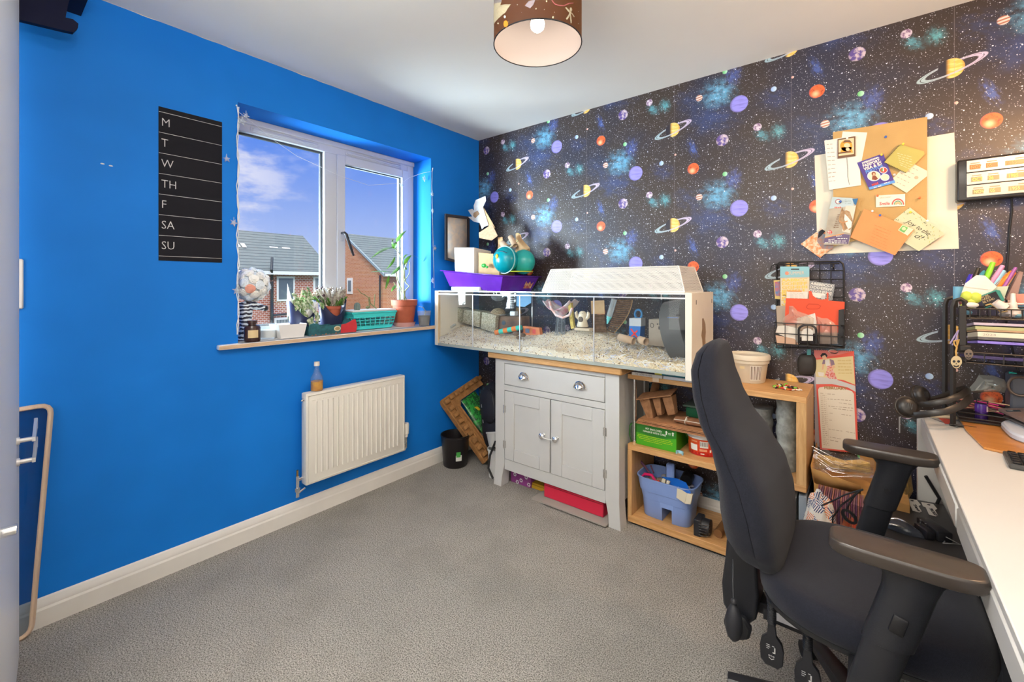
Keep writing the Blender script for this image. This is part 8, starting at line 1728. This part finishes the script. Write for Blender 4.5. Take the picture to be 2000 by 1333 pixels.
def fabmat():
    m = bpy.data.materials.new('patterned_fabric'); m.use_nodes = True; q = NT(m.node_tree); bs = q.n['Principled BSDF']
    co = q.add('ShaderNodeTexCoord').outputs['Object']; v = q.add('ShaderNodeTexVoronoi'); q.put(v.inputs['Vector'], co); v.inputs['Scale'].default_value = 42
    cr_ = q.xyz(v.outputs['Color']); lp = q.v('SUBTRACT', q.v('SCALE', co, None), None) if False else q.v('MULTIPLY', co, (1, 1, 1))
    ang = q.m('MULTIPLY', cr_[0], 6.283); x, y, z = q.xyz(co)[:3]
    s = q.m('ADD', q.m('MULTIPLY', x, q.m('COSINE', ang)), q.m('MULTIPLY', z, q.m('SINE', ang))); f = q.m('SINE', q.m('MULTIPLY', s, 1000))
    stripe = q.mix(q.m('GREATER_THAN', cr_[1], .5), (.72, .20, .06), (.03, .05, .16)); c = q.mix(q.m('MULTIPLY', q.m('GREATER_THAN', f, .1), q.m('GREATER_THAN', cr_[2], .25)), (.74, .70, .64), stripe)
    q.put(bs.inputs['Base Color'], c); bs.inputs['Roughness'].default_value = .85; return m
b = B(); rg = []; q = random.Random(31); cc = Vector((2.240, -.50, .235))
n1 = 26
for i in range(n1+1):
    ph = pi*i/n1; rg.append([cc+Vector((cos(a)*sin(ph)*.060, sin(a)*sin(ph)*.065, -cos(ph)*.23))*(1+.16*noise.noise((cos(a)*2.2, sin(a)*2.2, ph*2.4))) for a in [j*2*pi/36 for j in range(36)]])
b.skin(rg); PF = fabmat(); one('patterned_cloth', b, PF, 'bundle of white cloth printed with orange and navy dashes beside the shelf unit', 'cloth', loc=(2.240, -.50, 0), smooth=60)
b = B(); rg = []; cc = Vector((2.335, -.52, .20))
for i in range(21):
    ph = pi*i/20; rg.append([cc+Vector((cos(a)*sin(ph)*.052, sin(a)*sin(ph)*.05, -cos(ph)*.20))*(1+.2*noise.noise((cos(a)*2.5, sin(a)*2.5, ph*2.1+5))) for a in [j*2*pi/30 for j in range(30)]])
b.skin(rg); one('red_cloth_bag', b, M('red_cloth', (.58, .05, .03), .8, col2=(.20, .10, .04), scale=14), 'crumpled red cloth bag behind the black cable coil', 'bag', loc=(2.335, -.52, 0), smooth=60)
b = B(); K3 = lambda x, y, yy: AT(1540+x/7.4, 860+y/7.4, y=yy)
for pts in ([(480, 950), (640, 880), (800, 800), (950, 750), (1080, 715)], [(640, 1200), (640, 1120), (760, 950), (900, 840), (1000, 750), (1080, 715)], [(830, 1020), (880, 920), (960, 800), (1050, 720)]): b.tube([K3(x, y, -.60) for x, y in pts], .0028, 6)
for k in range(3): b.tube([K3(880+cos(a)*(110-k*14), 1110+sin(a)*(85-k*12)+cos(a)*60, -.60) for a in [i*pi/12 for i in range(24)]], .0026, 6, closed=True)
one('cable_coil', b, BLACK, 'tangled coil of black cable hanging in front of the red bag', 'cable', loc=K3(880, 1190, -.54))
# dark laptop with stickers lying on a box under the desk
LZ = .40
t = thing('support_box', 'plain dark storage box under the sticker covered laptop', 'box', (2.50, -.38, 0), world=True); b = B(); b.box(2.405, 2.530, -.60, -.345, 0, LZ-.03, bev=.004); b.build('box_body', M('dark_box', (.03, .028, .028), .6), t)
t = thing('sticker_laptop', 'closed dark laptop with white text stickers lying under the desk edge', 'laptop', (2.5, -.4, LZ-.03), world=True)
LQ = [AT(u, v, z=LZ) for u, v in ((1718, 963), (1844, 985), (1893, 1100), (1690, 1062))]
b = B(); b.prism([(p.x, p.y) for p in [LQ[0], AT(1844, 985, z=LZ), AT(1905, 1105, z=LZ), LQ[3]]], .028, 'z', LZ-.029); b.build('laptop_shell', M('dark_laptop', (.040, .036, .034), .35), t, bevel=.004)
def flat(name, mat, px, dz, th=.0005): b = B(); b.prism([(p.x, p.y) for p in [AT(u, v, z=LZ) for u, v in px]], th, 'z', LZ-.001+dz); b.build(name, mat, t, smooth=0)
K4 = lambda *p: [(1690+x/9.52, 950+y/9.52) for x, y in p]
STK = M('sticker_white_gloss', (.70, .66, .60), .4)
flat('heart_sticker', STK, K4((470, 260), (500, 195), (600, 195), (690, 265), (640, 320), (540, 320), (500, 310)), .0005); flat('heart_red', M('sticker_red', (.62, .04, .03), .4), K4((530, 270), (560, 255), (610, 265), (650, 290), (600, 305), (560, 295)), .0012)
for dx, dy, wd in ((0, 0, 'Text'), (305, 75, 'PROUD')):
    flat('text_sticker', STK, K4((735+dx, 222+dy), (960+dx, 260+dy), (1035+dx, 350+dy), (990+dx, 370+dy), (1050+dx, 470+dy), (1010+dx, 490+dy), (880+dx, 455+dy), (820+dx, 320+dy), (770+dx, 300+dy)), .0005)
    p0 = AT(*K4((835+dx, 262+dy))[0], z=LZ); p1 = AT(*K4((940+dx, 300+dy))[0], z=LZ); xd = (p1-p0).normalized(); textm('B', .016, .0004, basis((p0.x, p0.y-.004, LZ+.0002), xd, Vector((0, 0, 1)).cross(xd)), bold=.0008).build('sticker_initial', INK, t, smooth=0)
    p0 = AT(*K4((880+dx, 335+dy))[0], z=LZ); p1 = AT(*K4((985+dx, 470+dy))[0], z=LZ); xd = (p1-p0).normalized(); yd = Vector((0, 0, 1)).cross(xd); tt = textm(wd, .014, .0004, None, bold=.0006); xs = max(v.co.x for v in tt.b.verts); tt.xf(Matrix.Diagonal(((p1-p0).length/xs, 1, 1, 1))); tt.xf(basis((p0.x, p0.y, LZ+.0002), xd, yd)); tt.build('sticker_word', INK, t, smooth=0)
t = thing('computer_mouse', 'silver and black computer mouse lying on the sticker covered laptop', 'mouse', (2.44, -.50, LZ+.0002), world=True)
mc = AT(*K4((700, 760))[0], z=LZ+.012); ml = (AT(*K4((1050, 880))[0], z=LZ+.01)-AT(*K4((400, 660))[0], z=LZ+.01)); an = math.atan2(ml.y, ml.x); mm = Matrix.Translation((mc.x, mc.y, LZ)) @ Matrix.Rotation(an, 4, 'Z')
b = B(); rg = []; Lm = .058
for i in range(13): s = i/12; w_ = .030*max(.12, sin(pi*min(.97, s*.85+.1)))**.6; h_ = .030*max(.15, sin(pi*min(.95, s*.8+.12))); rg.append([mm @ Vector((-Lm+2*Lm*s, cos(a)*w_, .0005+max(0, sin(a))*h_)) for a in [j*pi/12 for j in range(24)]])
b.skin(rg); b.build('mouse_body', M('mouse_dark', (.05, .055, .07), .25), t, smooth=60)
b = B(); 
for s_ in (-1, 1): b.tube([mm @ Vector((-Lm*.85+1.3*Lm*k/8, s_*.031*sin(pi*min(.9, k/8*.7+.25)), .010+.012*sin(pi*k/8))) for k in range(9)], .004, 8, flat=.6)
b.build('silver_side', M('bright_silver', (.70, .68, .64), .2, .8), t, smooth=60)
t = thing('plug_adapter', 'black mains plug adapter and lead lying on the sticker covered laptop', 'plug', (2.53, -.52, LZ), world=True)
pc = AT(*K4((1290, 800))[0], z=LZ+.02); mp = Matrix.Translation((pc.x, pc.y, LZ+.0003)) @ Matrix.Rotation(R(-62), 4, 'Z')
b = B(); b.box(-.055, .05, -.022, .022, 0, .034, mat=mp, bev=.006, seg=2); b.build('adapter_block', M('adapter_black', (.015, .015, .018), .35), t)
b = B(); b.box(-.02, .045, -.052, -.023, .0, .030, mat=mp, bev=.007, seg=2); b.build('plug_body', MATS['adapter_black'], t)
for x in (-.006, .018): b = B(); b.cyl(mp @ Vector((x, -.038, .030)), mp @ Vector((x, -.038, .044)), .0028, n=8); b.build('plug_pin', CHROME, t)
b = B(); b.tube([mp @ Vector((.05, 0, .02)), mp @ Vector((.08, .02, .015)), (2.575, -.50, LZ+.005), (2.60, -.42, LZ+.01)], .002, 6); b.build('thin_lead', MATS['grey_cable'], t)
# things in the gap under the desk edge
for k, (nm, cc, lb) in enumerate((('white', (.66, .64, .68), 'white'), ('dark', (.05, .05, .05), 'black'), ('crimson', (.62, .02, .07), 'crimson'), ('lilac', (.36, .33, .50), 'lilac'), ('green', (.03, .17, .08), 'dark green'))):
    b = B(); b.box(2.645, 2.85, -.86, -.59, .379-k*.0155, .393-k*.0155, bev=.001); one('exercise_book', b, M('exercise_%s' % nm, cc, .6), '%s exercise book in the flat stack under the desk edge' % lb, 'book', 'exercise books stacked under the desk', loc=(2.75, -.72, .379-k*.0155))
b = B(); b.box(2.645, 2.86, -.87, -.58, .0, .3165, bev=.003); one('desk_side_box', b, M('slate_box', (.05, .055, .07), .6), 'dark slate box under the desk carrying the exercise books', 'box', loc=(2.75, -.72, 0))
b = B(); b.tube([(2.56, -.135, .50), (2.60, -.13, .42), (2.58, -.14, .36), (2.55, -.14, .33)], .006, 8); one('desk_cable', b, BLACK, 'black cable looping against the desk side panel', 'cable', loc=(2.56, -.135, .33))
# ================================================================ print on the lamp shade
def on_shade(u, v):
    a = (u-1000)/858; ray = Vector((_d.x+a*_r.x, _d.y+a*_r.y, (558-v)/858)); ox, oy = _C.x-PX_, _C.y-PY_
    A_ = ray.x**2+ray.y**2; B_ = 2*(ox*ray.x+oy*ray.y); C_ = ox*ox+oy*oy-(PR_+.0012)**2; D_ = B_*B_-4*A_*C_
    t_ = (-B_-math.sqrt(max(0, D_)))/(2*A_); return _C+ray*t_
PX_, PY_ = 1.497, -1.298
from mathutils.geometry import tessellate_polygon
def shade_print(name, col, polys):
    b = B()
    for q in polys:
        b.faces([on_shade(u, v) for u, v in q], tessellate_polygon([[Vector((u, v, 0)) for u, v in q]]))
    bmesh.ops.subdivide_edges(b.b, edges=b.b.edges[:], cuts=3, use_grid_fill=True)
    for v in b.b.verts: w_ = Vector((v.co.x-PX_, v.co.y-PY_)).normalized()*(PR_+.0012); v.co.x = PX_+w_.x; v.co.y = PY_+w_.y
    b.build(name, M('shade_'+name, col, .7), LAMP_SHADE, smooth=0)
S9 = lambda *p: [(940+x/8.886, y/8.886) for x, y in p]
shade_print('rocket_print', (.34, .30, .20), [S9((230, 60), (345, 40), (325, 110), (410, 85), (515, 70), (420, 215), (330, 290), (270, 350), (215, 440), (205, 300), (215, 160))])
shade_print('rocket_nose_print', (.18, .16, .16), [S9((225, -60), (370, -60), (345, 50), (225, 65))])
shade_print('orange_planet_print', (.55, .20, .01), [S9(*[(425+cos(a)*40, 415+sin(a)*62) for a in [i*pi/8 for i in range(16)]])])
shade_print('astronaut_print', (.36, .32, .22), [S9((1455, 130), (1480, 125), (1540, 190), (1515, 210)), S9((1530, 190), (1565, 215), (1555, 280), (1515, 260)), S9((1515, 255), (1535, 275), (1490, 345), (1468, 320)), S9((1540, 270), (1562, 275), (1570, 400), (1550, 405)), S9((1560, 215), (1575, 225), (1620, 285), (1608, 300)), S9(*[(1555+cos(a)*22, 165+sin(a)*38) for a in [i*pi/6 for i in range(12)]])])
shade_print('pink_orbit_print', (.30, .08, .08), [S9((1215, 0), (1235, 0), (1280, 60), (1350, 85), (1430, 90), (1430, 105), (1350, 102), (1270, 78)), S9((1430, 90), (1520, 50), (1600, 45), (1600, 60), (1530, 65), (1435, 106))])
shade_print('crystal_print', (.22, .18, .20), [S9((820, 20), (940, -10), (905, 80), (850, 145), (755, 100))])
shade_print('star_dots_print', (.45, .40, .26), [S9(*[(x+cos(a)*r_, y+sin(a)*r_*1.2) for a in [i*pi/4 for i in range(8)]]) for x, y, r_ in ((1133, 18, 14), (950, 150, 10), (625, 80, 8), (292, 405, 13), (1245, 300, 16), (1270, 210, 7), (1685, 200, 6), (1685, 410, 8), (470, 380, 6), (1095, 165, 6), (700, 215, 5))])
shade_print('pale_moon_print', (.45, .58, .55), [S9(*[(407+cos(a)*18, 290+sin(a)*25) for a in [i*pi/5 for i in range(10)]])])
# warm desk lamp whose light falls on the right of the wall (just outside the frame)
t = thing('desk_lamp', 'black desk lamp with conical shade standing at the far right of the desk', 'lamp', (3.08, -.90, DZ), world=True)
b = B(); b.lathe([(.001, DZ), (.075, DZ), (.075, DZ+.012), (.02, DZ+.02), (.001, DZ+.02)], (3.08, -.90, 0), 32); b.build('lamp_base', BLACK, t)
b = B(); b.tube([(3.08, -.90, DZ+.015), (3.09, -.88, 1.35), (2.96, -.64, 2.02)], .008, 8); b.build('lamp_arm', BLACK, t)
b = B(); b.lathe([(.028, 2.03), (.032, 2.01), (.075, 1.955)], (2.95, -.62, 0), 32, cap=False); b.build('lamp_cone', BLACK, t, solid=.002)
b = B(); b.ball((2.95, -.62, 1.98), .026, 16); b.build('lamp_bulb', MATS['lit_bulb'], t)
